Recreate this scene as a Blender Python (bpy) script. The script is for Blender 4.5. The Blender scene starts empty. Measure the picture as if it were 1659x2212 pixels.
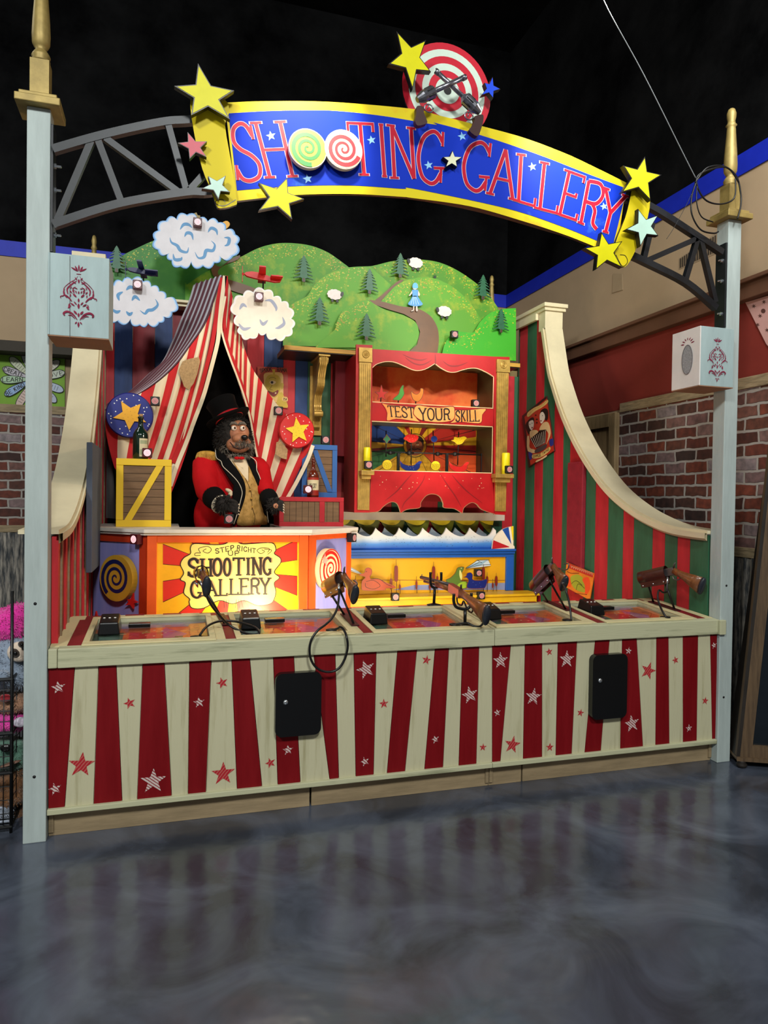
import bpy, bmesh, math, random
import numpy as np
from mathutils import Vector, Matrix
random.seed(7)
scene = bpy.context.scene
COL = scene.collection
V = Vector
# ------------------------------------------------------------------ camera
F_PX, YAW, PITCH, ROLL = 1514.4, .297, -.0157, .014
CAM = np.array([.6317, -3.5327, 1.6])
_cy, _sy = math.cos(YAW), math.sin(YAW)
FW = np.array([_sy*math.cos(PITCH), _cy*math.cos(PITCH), math.sin(PITCH)])
_r0 = np.array([_cy, -_sy, 0.]); _u0 = np.cross(_r0, FW)
RT = math.cos(ROLL)*_r0 + math.sin(ROLL)*_u0
UP = -math.sin(ROLL)*_r0 + math.cos(ROLL)*_u0
cd = bpy.data.cameras.new('camera'); cam = bpy.data.objects.new('camera', cd); COL.objects.link(cam)
cd.sensor_fit = 'HORIZONTAL'; cd.sensor_width = 36; cd.lens = F_PX/1659*36; cd.clip_start = .05
m = Matrix.Identity(4)
for i in range(3):
    m[i][0] = RT[i]; m[i][1] = UP[i]; m[i][2] = -FW[i]; m[i][3] = CAM[i]
cam.matrix_world = m
scene.camera = cam
# ------------------------------------------------------------------ view + world
scene.view_settings.view_transform = 'Standard'; scene.view_settings.look = 'None'
scene.view_settings.gamma = 1; scene.view_settings.use_curve_mapping = False
scene.view_settings.exposure = 0.0
world = bpy.data.worlds.new('world'); scene.world = world; world.use_nodes = True
world.node_tree.nodes['Background'].inputs[0].default_value = (.80, .84, .84, 1)
world.node_tree.nodes['Background'].inputs[1].default_value = .24

def light(kind, loc, power, color=(1, 1, 1), size=.5, size_y=None, target=None, spot=60, blend=.5, name='lamp'):
    l = bpy.data.lights.new(name, kind); l.energy = power; l.color = color
    if kind == 'AREA':
        l.size = size
        if size_y: l.shape = 'RECTANGLE'; l.size_y = size_y
    elif kind == 'SPOT':
        l.spot_size = math.radians(spot); l.spot_blend = blend; l.shadow_soft_size = size
    else: l.shadow_soft_size = size
    o = bpy.data.objects.new(name, l); COL.objects.link(o); o.location = loc
    if target is not None:
        o.rotation_euler = (V(target)-V(loc)).to_track_quat('-Z', 'Y').to_euler()
    return o
# hall lamps high in front of the booth, one added to brighten right wall
for x, y, z, w_, tx, ty in ((-3.2, -6.4, 6.2, 330, -.4, 0), (1.2, -7.0, 6.4, 400, 1.4, 0), (5.6, -6.2, 6.2, 330, 3.6, .2), (3.7, -.9, 4.6, 36, 4.5, 2.0), (-1.8, 1.0, 5.2, 32, -1.6, 4.2)):
    light('AREA', (x, y, z), w_, (.97, 1, .97), .9, .9, (tx, ty, .8), name='hall_and_fill_lamp')
# stage spots fixed above the sign, aimed into the booth
light('SPOT', (1.3, -.7, 4.0), 165, (1, .84, .64), .06, target=(1.15, 1.9, 1.8), spot=46, blend=.6, name='stage_spot')
light('SPOT', (2.7, -.6, 4.0), 125, (1, .88, .70), .06, target=(2.9, 2.3, 1.7), spot=56, blend=.7, name='stage_spot')
light('SPOT', (2.9, -.3, 4.6), 130, (1, .95, .85), .06, target=(2.6, 2.6, 3.1), spot=80, blend=.8, name='stage_spot')
light('SPOT', (3.4, .3, 3.5), 60, (.95, 1, .85), .05, target=(3.45, 2.6, 3.0), spot=70, blend=.8, name='stage_spot')
# low lamps hidden behind the counter, some added as fill
light('AREA', (1.22, 1.0, .78), 9, (1, .84, .5), .12, .1, target=(1.2, 1.30, .96), name='foot_and_fill_light')
light('AREA', (1.95, 1.05, .80), 6, (1, .87, .66), .12, .1, target=(1.9, 1.75, 1.1), name='foot_and_fill_light')
light('AREA', (2.45, 1.5, .60), 4, (1, .84, .45), .4, .1, target=(2.5, 2.4, .95), name='foot_and_fill_light')
light('AREA', (2.8, .80, .80), 10, (1, .86, .62), .5, .12, target=(2.8, 2.4, 2.2), name='foot_and_fill_light')  # unseen fill, added to brighten the cabinet from below
light('SPOT', (2.8, .72, .86), 120, (1, .88, .66), .05, target=(2.82, 2.5, 2.62), spot=34, blend=.6, name='foot_and_fill_light')  # added narrow spot that lifts the cabinet's upper opening
# added fill light in mid-air before the tent, brightening the ringmaster and flaps
light('POINT', (1.35, .85, 2.3), 18, (1, .78, .58), .05, name='tent_fill')

# ------------------------------------------------------------------ pixel helpers
def ray(u, v): return FW + RT*(u-829.5)/F_PX - UP*(v-1106)/F_PX
class Pl:
    """a real plane in the world; P(u,v) says which point of it the photograph shows there"""
    def __init__(s, p, n):
        s.p = np.array(p, float); s.n = np.array(n, float); s.n /= np.linalg.norm(s.n)
        if s.n @ (CAM-s.p) < 0: s.n = -s.n
    def P(s, u, v, off=0.):
        d = ray(u, v); t = ((s.p-CAM) @ s.n)/(d @ s.n)
        return CAM + t*d + s.n*off
def Y(y): return Pl((0, y, 0), (0, -1, 0))
def X(x): return Pl((x, 0, 0), (1, 0, 0))
def Zp(z): return Pl((0, 0, z), (0, 0, 1))
def at(u, v, y, off=0): return Y(y).P(u, v, off)
class Z:
    def __init__(s, ox, oy, k): s.o = (ox, oy); s.k = k
    def __call__(s, *pts): return [(x/s.k+s.o[0], y/s.k+s.o[1]) for x, y in pts]
z1=Z(350,50,2.212); z2=Z(900,180,2.1858); z3=Z(0,0,2.7646); z4=Z(180,440,2.8603); z5=Z(600,500,2.8603)
z6=Z(380,820,4.3658); z7=Z(740,720,4.1475); z8=Z(180,800,5.53)
y1=Z(180,1100,2.765); y2=Z(720,1080,3.4563); y3=Z(1080,620,2.8653); y4=Z(1100,1150,2.9678); y5=Z(0,1280,2.3042)
y6=Z(680,1340,1.6946); y7=Z(0,500,2.4577); y8=Z(0,1300,4.023)
w1=Z(200,1280,4.608); w2=Z(400,1200,7.541); w3=Z(650,1220,8.295); w4=Z(880,1200,6.9125); w5=Z(1120,840,12.29)
w6=Z(550,780,18.433); w7=Z(1560,1150,4.02); w8=Z(850,50,6.1444)

# ------------------------------------------------------------------ materials
def lin(h):
    h = h.lstrip('#'); c = [int(h[i:i+2], 16)/255 for i in (0, 2, 4)]
    return tuple(x/12.92 if x <= .04045 else ((x+.055)/1.055)**2.4 for x in c)+(1,)
MATS = {}
def mat(name, col, rough=.5, metal=0, var=.12, scale=6, stretch=(1, 1, 1), bump=.0, bscale=40, emit=0, col2=None, thr=None,
        trans=0, alpha=1, coat=0, ior=1.45, sheen=0, spec=.5):
    if name in MATS: return MATS[name]
    M = bpy.data.materials.new(name); MATS[name] = M; M.use_nodes = True
    nt = M.node_tree; n = nt.nodes; L = nt.links; b = n['Principled BSDF']
    c = lin(col) if isinstance(col, str) else col
    b.inputs['Roughness'].default_value = rough; b.inputs['Metallic'].default_value = metal
    b.inputs['Transmission Weight'].default_value = trans; b.inputs['Coat Weight'].default_value = coat
    b.inputs['IOR'].default_value = ior; b.inputs['Alpha'].default_value = alpha
    b.inputs['Sheen Weight'].default_value = sheen; b.inputs['Specular IOR Level'].default_value = spec
    tc = n.new('ShaderNodeTexCoord'); mp = n.new('ShaderNodeMapping'); mp.inputs['Scale'].default_value = stretch
    L.new(tc.outputs['Object'], mp.inputs[0])
    if var > 0 or col2:
        nz = n.new('ShaderNodeTexNoise'); nz.inputs['Scale'].default_value = scale; nz.inputs['Detail'].default_value = 6
        nz.inputs['Roughness'].default_value = .65
        L.new(mp.outputs[0], nz.inputs['Vector'])
        cr = n.new('ShaderNodeValToRGB')
        c2 = lin(col2) if col2 else tuple(min(1, x*(1+var)+.02*var) for x in c[:3])+(1,)
        c1 = c if col2 else tuple(x*(1-var) for x in c[:3])+(1,)
        t = thr or (.35, .65)
        cr.color_ramp.elements[0].position = t[0]; cr.color_ramp.elements[1].position = t[1]
        cr.color_ramp.elements[0].color = c1; cr.color_ramp.elements[1].color = c2
        L.new(nz.outputs['Fac'], cr.inputs[0]); L.new(cr.outputs[0], b.inputs['Base Color'])
    else: b.inputs['Base Color'].default_value = c
    if emit:
        b.inputs['Emission Color'].default_value = c; b.inputs['Emission Strength'].default_value = emit
    if bump:
        nb = n.new('ShaderNodeTexNoise'); nb.inputs['Scale'].default_value = bscale; nb.inputs['Detail'].default_value = 4
        L.new(mp.outputs[0], nb.inputs['Vector'])
        bp = n.new('ShaderNodeBump'); bp.inputs['Strength'].default_value = bump; bp.inputs['Distance'].default_value = .01
        L.new(nb.outputs['Fac'], bp.inputs['Height']); L.new(bp.outputs[0], b.inputs['Normal'])
    return M
def pm(name, col, **k):           # sign-writer's paint
    k.setdefault('rough', .42); k.setdefault('var', .07); return mat(name, col, **k)

# ------------------------------------------------------------------ mesh builder
ORG = {}
class B:
    def __init__(s): s.v = []; s.f = []; s.m = []; s.sm = []; s.mats = []; s.uv = {}
    def mi(s, m):
        if m not in s.mats: s.mats.append(m)
        return s.mats.index(m)
    def add(s, vs, fs, m, smooth=False):
        k = len(s.v); s.v += [tuple(map(float, p)) for p in vs]; i = s.mi(m)
        for f in fs: s.f.append([k+j for j in f]); s.m.append(i); s.sm.append(smooth)
        return k
    def box(s, lo, hi, m, shear=None):
        a, b = lo, hi
        vs = [(x, y, z) for z in (a[2], b[2]) for y in (a[1], b[1]) for x in (a[0], b[0])]
        if shear: vs = [shear(p) for p in vs]
        s.add(vs, [(0, 2, 3, 1), (4, 5, 7, 6), (0, 1, 5, 4), (2, 6, 7, 3), (0, 4, 6, 2), (1, 3, 7, 5)], m)
    def bar(s, p, q, w, h, m, up=(0, 0, 1)):
        p, q = V(p), V(q); d = (q-p).normalized(); u = V(up); sd = d.cross(u)
        if sd.length < 1e-5: sd = d.cross(V((1, 0, 0)))
        sd.normalize(); u = sd.cross(d)
        vs = [e+sd*(a*w/2)+u*(b*h/2) for e in (p, q) for a, b in ((-1, -1), (1, -1), (1, 1), (-1, 1))]
        s.add(vs, [(0, 1, 2, 3), (7, 6, 5, 4), (0, 4, 5, 1), (1, 5, 6, 2), (2, 6, 7, 3), (3, 7, 4, 0)], m)
    def tube(s, pts, r, m, n=10, smooth=True, cap=True, flat=None):
        pts = [V(p) for p in pts]; N = len(pts)
        rs = r if isinstance(r, (list, tuple)) else [r]*N
        t0 = (pts[1]-pts[0]).normalized(); a = t0.orthogonal().normalized(); vs = []
        for i, p in enumerate(pts):
            t = (pts[min(i+1, N-1)]-pts[max(i-1, 0)]).normalized()
            a = (a-t*a.dot(t)).normalized(); b = t.cross(a)
            for k in range(n):
                an = 2*math.pi*k/n; vs.append(p+(a*math.cos(an)+b*math.sin(an))*rs[i])
        fs = [(i*n+k, i*n+(k+1) % n, (i+1)*n+(k+1) % n, (i+1)*n+k) for i in range(N-1) for k in range(n)]
        if cap: fs += [tuple(range(n-1, -1, -1)), tuple((N-1)*n+k for k in range(n))]
        s.add(vs, fs, m, smooth)
    def lathe(s, o, ax, prof, m, n=24, smooth=True):
        o = V(o); ax = V(ax).normalized(); a = ax.orthogonal().normalized(); b = ax.cross(a); vs = []
        for r, h in prof:
            for k in range(n):
                an = 2*math.pi*k/n; vs.append(o+ax*h+(a*math.cos(an)+b*math.sin(an))*max(r, 1e-4))
        N = len(prof)
        fs = [(i*n+k, i*n+(k+1) % n, (i+1)*n+(k+1) % n, (i+1)*n+k) for i in range(N-1) for k in range(n)]
        fs += [tuple(range(n-1, -1, -1)), tuple((N-1)*n+k for k in range(n))]
        s.add(vs, fs, m, smooth)
    def ell(s, c, r, m, nu=16, nv=10, rot=None, smooth=True):
        vs = []; c = V(c)
        for i in range(nv+1):
            th = math.pi*i/nv
            for k in range(nu):
                ph = 2*math.pi*k/nu
                p = V((r[0]*math.sin(th)*math.cos(ph), r[1]*math.sin(th)*math.sin(ph), r[2]*math.cos(th)))
                if rot is not None: p = rot @ p
                vs.append(c+p)
        fs = [(i*nu+k, (i+1)*nu+k, (i+1)*nu+(k+1) % nu, i*nu+(k+1) % nu) for i in range(nv) for k in range(nu)]
        s.add(vs, fs, m, smooth)
    def slab(s, front, depth, m, side=None):
        """front = 3D outline, depth = vector to the back face"""
        n = len(front); d = V(depth); fr = [V(p) for p in front]
        s.add(fr, [tuple(range(n))], m)
        if d.length > 0:
            bk = [p+d for p in fr]
            s.add(fr+bk, [(i, i+n, (i+1) % n+n, (i+1) % n) for i in range(n)], side or m)
            s.add(bk, [tuple(range(n-1, -1, -1))], side or m)
    def flat(s, pl, px, m, off=0, th=0, side=None):
        s.slab([pl.P(u, v, off) for u, v in px], -pl.n*th, m, side)
    def poly3(s, pl, P3, m, off=0, th=0, side=None):
        s.slab([V(p)+V(pl.n)*off for p in P3], -pl.n*th, m, side)
    def ribbon(s, P3, n, w, m, off=0, th=0, closed=False, round_=True):
        """stroke of width w (metres, number or list) along 3D points lying on a plane of normal n"""
        n = V(n); P = [V(p)+n*off for p in P3]; N = len(P)
        if N < 2: return
        ws = w if isinstance(w, (list, tuple)) else [w]*N
        L_, R_ = [], []
        for i in range(N):
            if closed: a, c = P[i-1], P[(i+1) % N]
            else: a, c = P[max(i-1, 0)], P[min(i+1, N-1)]
            t1 = (P[i]-a); t2 = (c-P[i])
            if t1.length < 1e-9: t1 = t2
            if t2.length < 1e-9: t2 = t1
            t1 = t1.normalized(); t2 = t2.normalized(); t = (t1+t2)
            if t.length < 1e-4: t = t1
            t.normalize(); sd = n.cross(t).normalized(); k = 1/max(.5, t.dot(t1))
            L_.append(P[i]+sd*ws[i]/2*k); R_.append(P[i]-sd*ws[i]/2*k)
        vs = L_+R_; fs = []
        for i in range(N if closed else N-1):
            j = (i+1) % N; fs.append((i, N+i, N+j, j))
        s.add(vs, fs, m)
        if th:
            d = -n*th
            loop = L_+R_[::-1]
            if closed:
                for lp in (L_, R_[::-1]):
                    k = len(lp); s.add(lp+[p+d for p in lp], [(i, i+k, (i+1) % k+k, (i+1) % k) for i in range(k)], m)
            else:
                k = len(loop); s.add(loop+[p+d for p in loop], [(i, i+k, (i+1) % k+k, (i+1) % k) for i in range(k)], m)
    def line(s, pl, px, wpx, m, off=0, th=0, closed=False):
        """stroke whose width is given in photo pixels at that place, laid on the plane"""
        P = [pl.P(u, v, 0) for u, v in px]
        def wm(w, p): return w*((p-CAM) @ FW)/F_PX
        ws = wpx if isinstance(wpx, (list, tuple)) else [wpx]*len(P)
        s.ribbon(P, pl.n, [wm(a, p) for a, p in zip(ws, P)], m, off, th, closed)
    def grid(s, rows, m, uv=None, smooth=True, closed=False):
        nr, nc = len(rows), len(rows[0]); k = len(s.v)
        vs = [p for r in rows for p in r]
        fs = [(i*nc+j, i*nc+j+1, (i+1)*nc+j+1, (i+1)*nc+j) for i in range(nr-1) for j in range(nc-1)]
        s.add(vs, fs, m, smooth)
        if uv:
            for i in range(nr):
                for j in range(nc): s.uv[k+i*nc+j] = uv[i][j]
    def merge(s, o):
        k = len(s.v); s.v += o.v
        for f, mi, sm in zip(o.f, o.m, o.sm): s.f.append([k+j for j in f]); s.m.append(s.mi(o.mats[mi])); s.sm.append(sm)
    def build(s, name, parent=None, bevel=0, org=None, mods=None, solid=0, subsurf=0):
        a = np.array(s.v)
        if org is None:
            lo, hi = a.min(0), a.max(0); org = ((lo[0]+hi[0])/2, (lo[1]+hi[1])/2, lo[2])
        org = np.array(org, float)
        me = bpy.data.meshes.new(name)
        me.from_pydata([tuple(p) for p in a-org], [], s.f)
        for mm in s.mats: me.materials.append(mm)
        me.polygons.foreach_set('material_index', s.m); me.polygons.foreach_set('use_smooth', s.sm)
        if s.uv:
            ul = me.uv_layers.new(name='UVMap')
            for lp in me.loops: ul.data[lp.index].uv = s.uv.get(lp.vertex_index, (0, 0))
        me.update()
        o = bpy.data.objects.new(name, me); COL.objects.link(o)
        if solid:
            md = o.modifiers.new('solid', 'SOLIDIFY'); md.thickness = solid; md.offset = 0
        if subsurf:
            md = o.modifiers.new('sub', 'SUBSURF'); md.levels = md.render_levels = subsurf
        if bevel:
            md = o.modifiers.new('bevel', 'BEVEL'); md.width = bevel; md.segments = 2; md.limit_method = 'ANGLE'
            md.harden_normals = False
        ORG[o.name] = org
        if parent: o.parent = parent; o.location = V(org-ORG[parent.name])
        else: o.location = V(org)
        return o
def tag(o, label=None, cat=None, group=None, kind=None):
    if label: o['label'] = label
    if cat: o['category'] = cat
    if group: o['group'] = group
    if kind: o['kind'] = kind
    return o
def thing(name, loc, label, cat, group=None):
    o = bpy.data.objects.new(name, None); COL.objects.link(o); o.location = loc; o.empty_display_size = .05
    ORG[o.name] = np.array(loc, float)
    return tag(o, label, cat, group)
def struct(b, name, **k): return tag(b.build(name, **k), kind='structure')
def clone(o, loc=None, rotz=None, label=None, parent=None, rot=None):
    c = o.copy(); COL.objects.link(c)
    if parent: c.parent = parent
    if loc is not None: c.location = loc
    if rotz is not None: c.rotation_euler = (0, 0, rotz)
    if rot is not None: c.rotation_euler = rot
    if label: c['label'] = label
    for ch in o.children: clone(ch, parent=c)
    return c
# ------------------------------------------------------------------ curves
def cr(pts, closed=False, k=6):
    """Catmull-Rom through the points"""
    P = [np.array(p, float) for p in pts]; n = len(P); out = []
    for i in range(n if closed else n-1):
        if closed: a, b, c, d = P[i-1], P[i], P[(i+1) % n], P[(i+2) % n]
        else: a, b, c, d = P[max(i-1, 0)], P[i], P[i+1], P[min(i+2, n-1)]
        for j in range(k):
            t = j/k
            out.append(.5*((2*b)+(c-a)*t+(2*a-5*b+4*c-d)*t*t+(3*b-a-3*c+d)*t**3))
    if not closed: out.append(P[-1])
    return [tuple(p) for p in out]
def circ(c, r, n=32, ry=None, a0=0, a1=2*math.pi, rot=0):
    ry = ry or r; full = abs(a1-a0-2*math.pi) < 1e-6; o = []
    for k in range(n if full else n+1):
        a = a0+(a1-a0)*k/n; x, y = r*math.cos(a), ry*math.sin(a)
        o.append((c[0]+x*math.cos(rot)-y*math.sin(rot), c[1]+x*math.sin(rot)+y*math.cos(rot)))
    return o
def star2(c, r, rot=0, inner=.42, n=5, sx=1):
    return [(c[0]+sx*(r if k % 2 == 0 else r*inner)*math.sin(rot+math.pi*k/n), c[1]+(r if k % 2 == 0 else r*inner)*math.cos(rot+math.pi*k/n)) for k in range(2*n)]
def frame(pl):
    """in-plane axes (right, up) of a plane as the viewer sees them"""
    up = np.array([0, 0, 1.]); up = up-pl.n*(up @ pl.n); up /= np.linalg.norm(up)
    rt = np.cross(up, pl.n); return rt, up
def onpl(pl, c3, pts, off=0):
    rt, up = frame(pl); return [c3+rt*x+up*y+pl.n*off for x, y in pts]
def mpp(p): return ((p-CAM) @ FW)/F_PX      # metres per photo pixel at a point
def tips_star(tips, inner=.42):
    c = np.mean(np.array(tips), 0); o = []
    for i, t in enumerate(tips):
        nx = tips[(i+1) % len(tips)]
        o.append(np.array(t)); mid = (np.array(t)+np.array(nx))/2-c
        o.append(c+mid*inner/.809)
    return o
# ------------------------------------------------------------------ hand lettering
_ = None
G = {
 'A': ([[(0, 0), (.5, 1)], [(.5, 1), (1, 0)], [(.18, .36), (.82, .36)]], [(0, 0), (1, 0)]),
 'B': ([[(.12, 0), (.12, 1)], 'c', [(.12, 1), (.6, 1), (.8, .78), (.6, .54), (.12, .53)], 'c', [(.12, .53), (.7, .5), (.92, .26), (.7, 0), (.12, 0)]], []),
 'C': (['c', [(.92, .76), (.8, .95), (.5, 1), (.2, .86), (.08, .5), (.2, .14), (.5, 0), (.8, .05), (.92, .22)]], []),
 'D': ([[(.12, 0), (.12, 1)], 'c', [(.12, 1), (.6, .96), (.92, .5), (.6, .04), (.12, 0)]], []),
 'E': ([[(.15, 0), (.15, 1)], [(.15, 1), (.9, 1), (.9, .86)], [(.15, .5), (.7, .5), (.7, .58)], [(.15, 0), (.95, 0), (.95, .14)]], [(.08, 0), (.08, 1)]),
 'G': (['c', [(.9, .8), (.72, .96), (.5, 1), (.2, .86), (.06, .5), (.2, .14), (.5, 0), (.72, .04), (.88, .2)], [(.88, .02), (.88, .3)], [(.62, .3), (1, .3)], [(.9, .72), (.9, 1)]], []),
 'H': ([[(.12, 0), (.12, 1)], [(.88, 0), (.88, 1)], [(.12, .5), (.88, .5)]], [(.12, 0), (.88, 0), (.12, 1), (.88, 1)]),
 'I': ([[(.5, 0), (.5, 1)]], [(.5, 0), (.5, 1)]),
 'K': ([[(.15, 0), (.15, 1)], [(.15, .4), (.85, 1)], [(.35, .57), (.92, 0)]], [(.15, 0), (.15, 1)]),
 'L': ([[(.2, 1), (.2, 0)], [(.2, 0), (.95, 0), (.95, .16)]], [(.2, 1), (.1, 0)]),
 'M': ([[(.08, 0), (.12, 1)], [(.12, 1), (.5, .3)], [(.5, .3), (.88, 1)], [(.88, 1), (.92, 0)]], [(.08, 0), (.92, 0)]),
 'N': ([[(.1, 0), (.1, 1)], [(.1, 1), (.9, 0)], [(.9, 0), (.9, 1)]], [(.1, 0), (.9, 1), (.05, 1)]),
 'O': (['o', [(.5, 1), (.82, .86), (.94, .5), (.82, .14), (.5, 0), (.18, .14), (.06, .5), (.18, .86)]], []),
 'P': ([[(.15, 0), (.15, 1)], 'c', [(.15, 1), (.7, 1), (.9, .76), (.7, .5), (.15, .48)]], [(.15, 0)]),
 'R': ([[(.15, 0), (.15, 1)], 'c', [(.15, 1), (.65, 1), (.86, .77), (.65, .54), (.15, .52)], 'c', [(.45, .53), (.68, .38), (.72, .1), (.98, 0)]], [(.15, 0)]),
 'S': (['c', [(.88, .78), (.72, .96), (.48, 1), (.2, .9), (.14, .7), (.32, .56), (.68, .44), (.88, .28), (.8, .08), (.5, 0), (.24, .04), (.1, .2)], [(.88, .72), (.9, .97)], [(.08, .02), (.1, .28)]], []),
 'T': ([[(.5, 0), (.5, 1)], [(.04, .84), (.04, 1), (.96, 1), (.96, .84)]], [(.5, 0)]),
 'U': (['c', [(.1, 1), (.1, .35), (.22, .06), (.5, 0), (.78, .06), (.9, .35), (.9, 1)]], [(.1, 1), (.9, 1)]),
 'V': ([[(.05, 1), (.5, 0), (.95, 1)]], [(.05, 1), (.95, 1)]),
 'W': ([[(.03, 1), (.27, 0)], [(.27, 0), (.5, .8)], [(.5, .8), (.73, 0)], [(.73, 0), (.97, 1)]], [(.03, 1), (.97, 1)]),
 'Y': ([[(.05, 1), (.5, .48)], [(.95, 1), (.5, .48)], [(.5, .48), (.5, 0)]], [(.05, 1), (.95, 1), (.5, 0)]),
 '2': (['c', [(.1, .75), (.3, .98), (.7, .98), (.88, .72), (.5, .35), (.1, 0)], [(.1, 0), (.92, 0)]], []),
 '5': ([[(.85, 1), (.2, 1), (.15, .55)], 'c', [(.15, .55), (.55, .64), (.9, .4), (.75, .05), (.4, -.02), (.1, .12)]], []),
 '¢': (['c', [(.85, .7), (.5, .82), (.15, .5), (.5, .15), (.85, .3)], [(.5, 0), (.5, 1)]], []),
}
def glyph(b, pl, ch, q, w, m, off=.001, th=0, serif=.16, thick=1.0):
    """one letter fitted into the photo quad q = TL,TR,BR,BL on plane pl; w stroke width in px"""
    if ch not in G: return
    st, sf = G[ch]; TL, TR, BR, BL = [np.array(p, float) for p in q]
    def mp(p):
        x, y = p; return tuple((TL*(1-x)+TR*x)*y + (BL*(1-x)+BR*x)*(1-y))
    mode = 'l'; first = True
    for s_ in st:
        if isinstance(s_, str): mode = s_; continue
        pts = s_
        if mode == 'c': pts = cr(pts, False, 5)
        if mode == 'o': pts = cr(pts, True, 5)
        px = [mp(p) for p in pts]
        ww = w
        if mode == 'l' and len(pts) > 1 and abs(pts[0][1]-pts[-1][1]) < .3: ww = w*.7
        b.line(pl, px, ww, m, off, th, closed=(mode == 'o')); off += .00004
        mode = 'l'
    if serif:
        for (x, y) in sf:
            b.line(pl, [mp((x-serif, y)), mp((x+serif, y))], w*.6, m, off, th); off += .00004
def word(b, pl, text, q, w, m, off=.001, th=0, serif=.16, gap=.22, widths=None):
    TL, TR, BR, BL = [np.array(p, float) for p in q]
    ws = [{'I': .45, ' ': .6, 'M': 1.3, 'W': 1.3}.get(c, 1.) for c in text]; tot = sum(ws)+gap*(len(text)-1); x = 0
    for c, wd in zip(text, ws):
        a, e = x/tot, (x+wd)/tot; x += wd+gap
        if c == 'I': mid = (a+e)/2; hw = .5/tot; a, e = mid-hw, mid+hw
        glyph(b, pl, c, [TL+(TR-TL)*a, TL+(TR-TL)*e, BL+(BR-BL)*e, BL+(BR-BL)*a], w, m, off, th, serif)
# ================================================================== ROOM
M_black = pm('ceiling_black', '#040405', rough=1, spec=.05, var=.3, scale=1.2, bump=.1, bscale=3)
M_tan = pm('tan_plaster', '#a58d70', rough=.85, var=.05, scale=2)
M_blue = pm('stripe_blue', '#0a22a8', rough=.6)
M_red = pm('wall_red', '#7a2218', rough=.8, var=.12, scale=1.3)
M_brown = pm('wall_brown', '#5c3a26', rough=.8)
M_trimwood = mat('rough_trim_wood', '#8d7b5e', rough=.8, var=.3, scale=7, stretch=(1, 1, 8), bump=.4, bscale=20)
def brick_mat():
    M = bpy.data.materials.new('faux_brick'); M.use_nodes = True; nt = M.node_tree; n = nt.nodes; L = nt.links; b = n['Principled BSDF']
    tc = n.new('ShaderNodeTexCoord'); sp = n.new('ShaderNodeSeparateXYZ'); ad = n.new('ShaderNodeMath'); ad.operation = 'ADD'
    cb = n.new('ShaderNodeCombineXYZ'); L.new(tc.outputs['Object'], sp.inputs[0])
    L.new(sp.outputs[0], ad.inputs[0]); L.new(sp.outputs[1], ad.inputs[1]); L.new(ad.outputs[0], cb.inputs[0]); L.new(sp.outputs[2], cb.inputs[1])
    nzw = n.new('ShaderNodeTexNoise'); nzw.inputs['Scale'].default_value = 9; L.new(cb.outputs[0], nzw.inputs['Vector'])
    mx = n.new('ShaderNodeMixRGB'); mx.blend_type = 'ADD'; mx.inputs[0].default_value = .03
    L.new(cb.outputs[0], mx.inputs[1]); L.new(nzw.outputs['Color'], mx.inputs[2])
    br = n.new('ShaderNodeTexBrick'); br.inputs['Scale'].default_value = 1; br.inputs['Brick Width'].default_value = .235
    br.inputs['Row Height'].default_value = .092; br.inputs['Mortar Size'].default_value = .011; br.inputs['Mortar Smooth'].default_value = .3
    br.inputs['Color1'].default_value = (0, 0, 0, 1); br.inputs['Color2'].default_value = (1, 1, 1, 1); br.inputs['Mortar'].default_value = (.5, .5, .5, 1)
    br.inputs['Bias'].default_value = 0
    L.new(mx.outputs[0], br.inputs['Vector'])
    rp = n.new('ShaderNodeValToRGB'); e = rp.color_ramp.elements
    cols = ['#2a1c19', '#4f251b', '#743826', '#5c2a1e', '#8a8082', '#6a3a2a', '#33231f']
    e[0].color = lin(cols[0]); e[0].position = 0; e[1].color = lin(cols[-1]); e[1].position = 1
    for i, c in enumerate(cols[1:-1]): q = e.new((i+1)/6); q.color = lin(c)
    L.new(br.outputs['Color'], rp.inputs[0])
    nz = n.new('ShaderNodeTexNoise'); nz.inputs['Scale'].default_value = 22; nz.inputs['Detail'].default_value = 6; L.new(tc.outputs['Object'], nz.inputs['Vector'])
    m2 = n.new('ShaderNodeMixRGB'); m2.blend_type = 'MULTIPLY'; m2.inputs[0].default_value = .7
    L.new(rp.outputs[0], m2.inputs[1]); c2 = n.new('ShaderNodeValToRGB'); c2.color_ramp.elements[0].position = .3; c2.color_ramp.elements[0].color = (.35, .35, .35, 1); c2.color_ramp.elements[1].color = (1.3, 1.2, 1.2, 1); c2.color_ramp.elements[1].position = .7
    L.new(nz.outputs['Fac'], c2.inputs[0]); L.new(c2.outputs[0], m2.inputs[2])
    m3 = n.new('ShaderNodeMixRGB'); L.new(br.outputs['Fac'], m3.inputs[0]); L.new(m2.outputs[0], m3.inputs[1]); m3.inputs[2].default_value = lin('#9a928b')
    L.new(m3.outputs[0], b.inputs['Base Color']); b.inputs['Roughness'].default_value = .8
    bp = n.new('ShaderNodeBump'); bp.invert = True; bp.inputs['Distance'].default_value = .02; bp.inputs['Strength'].default_value = .8
    L.new(br.outputs['Fac'], bp.inputs['Height']); L.new(bp.outputs[0], b.inputs['Normal'])
    return M
M_brick = brick_mat()
M_corr = mat('weathered_tin', '#3c3f42', rough=.55, metal=.3, var=.9, scale=5, stretch=(6, 6, .8), col2='#a39b90', thr=(.42, .62))
XR, YB = 4.5, 4.175
b = B(); b.add([(-9, -12, 0), (9, -12, 0), (9, YB+.1, 0), (-9, YB+.1, 0)], [(0, 1, 2, 3)], None)
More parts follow.
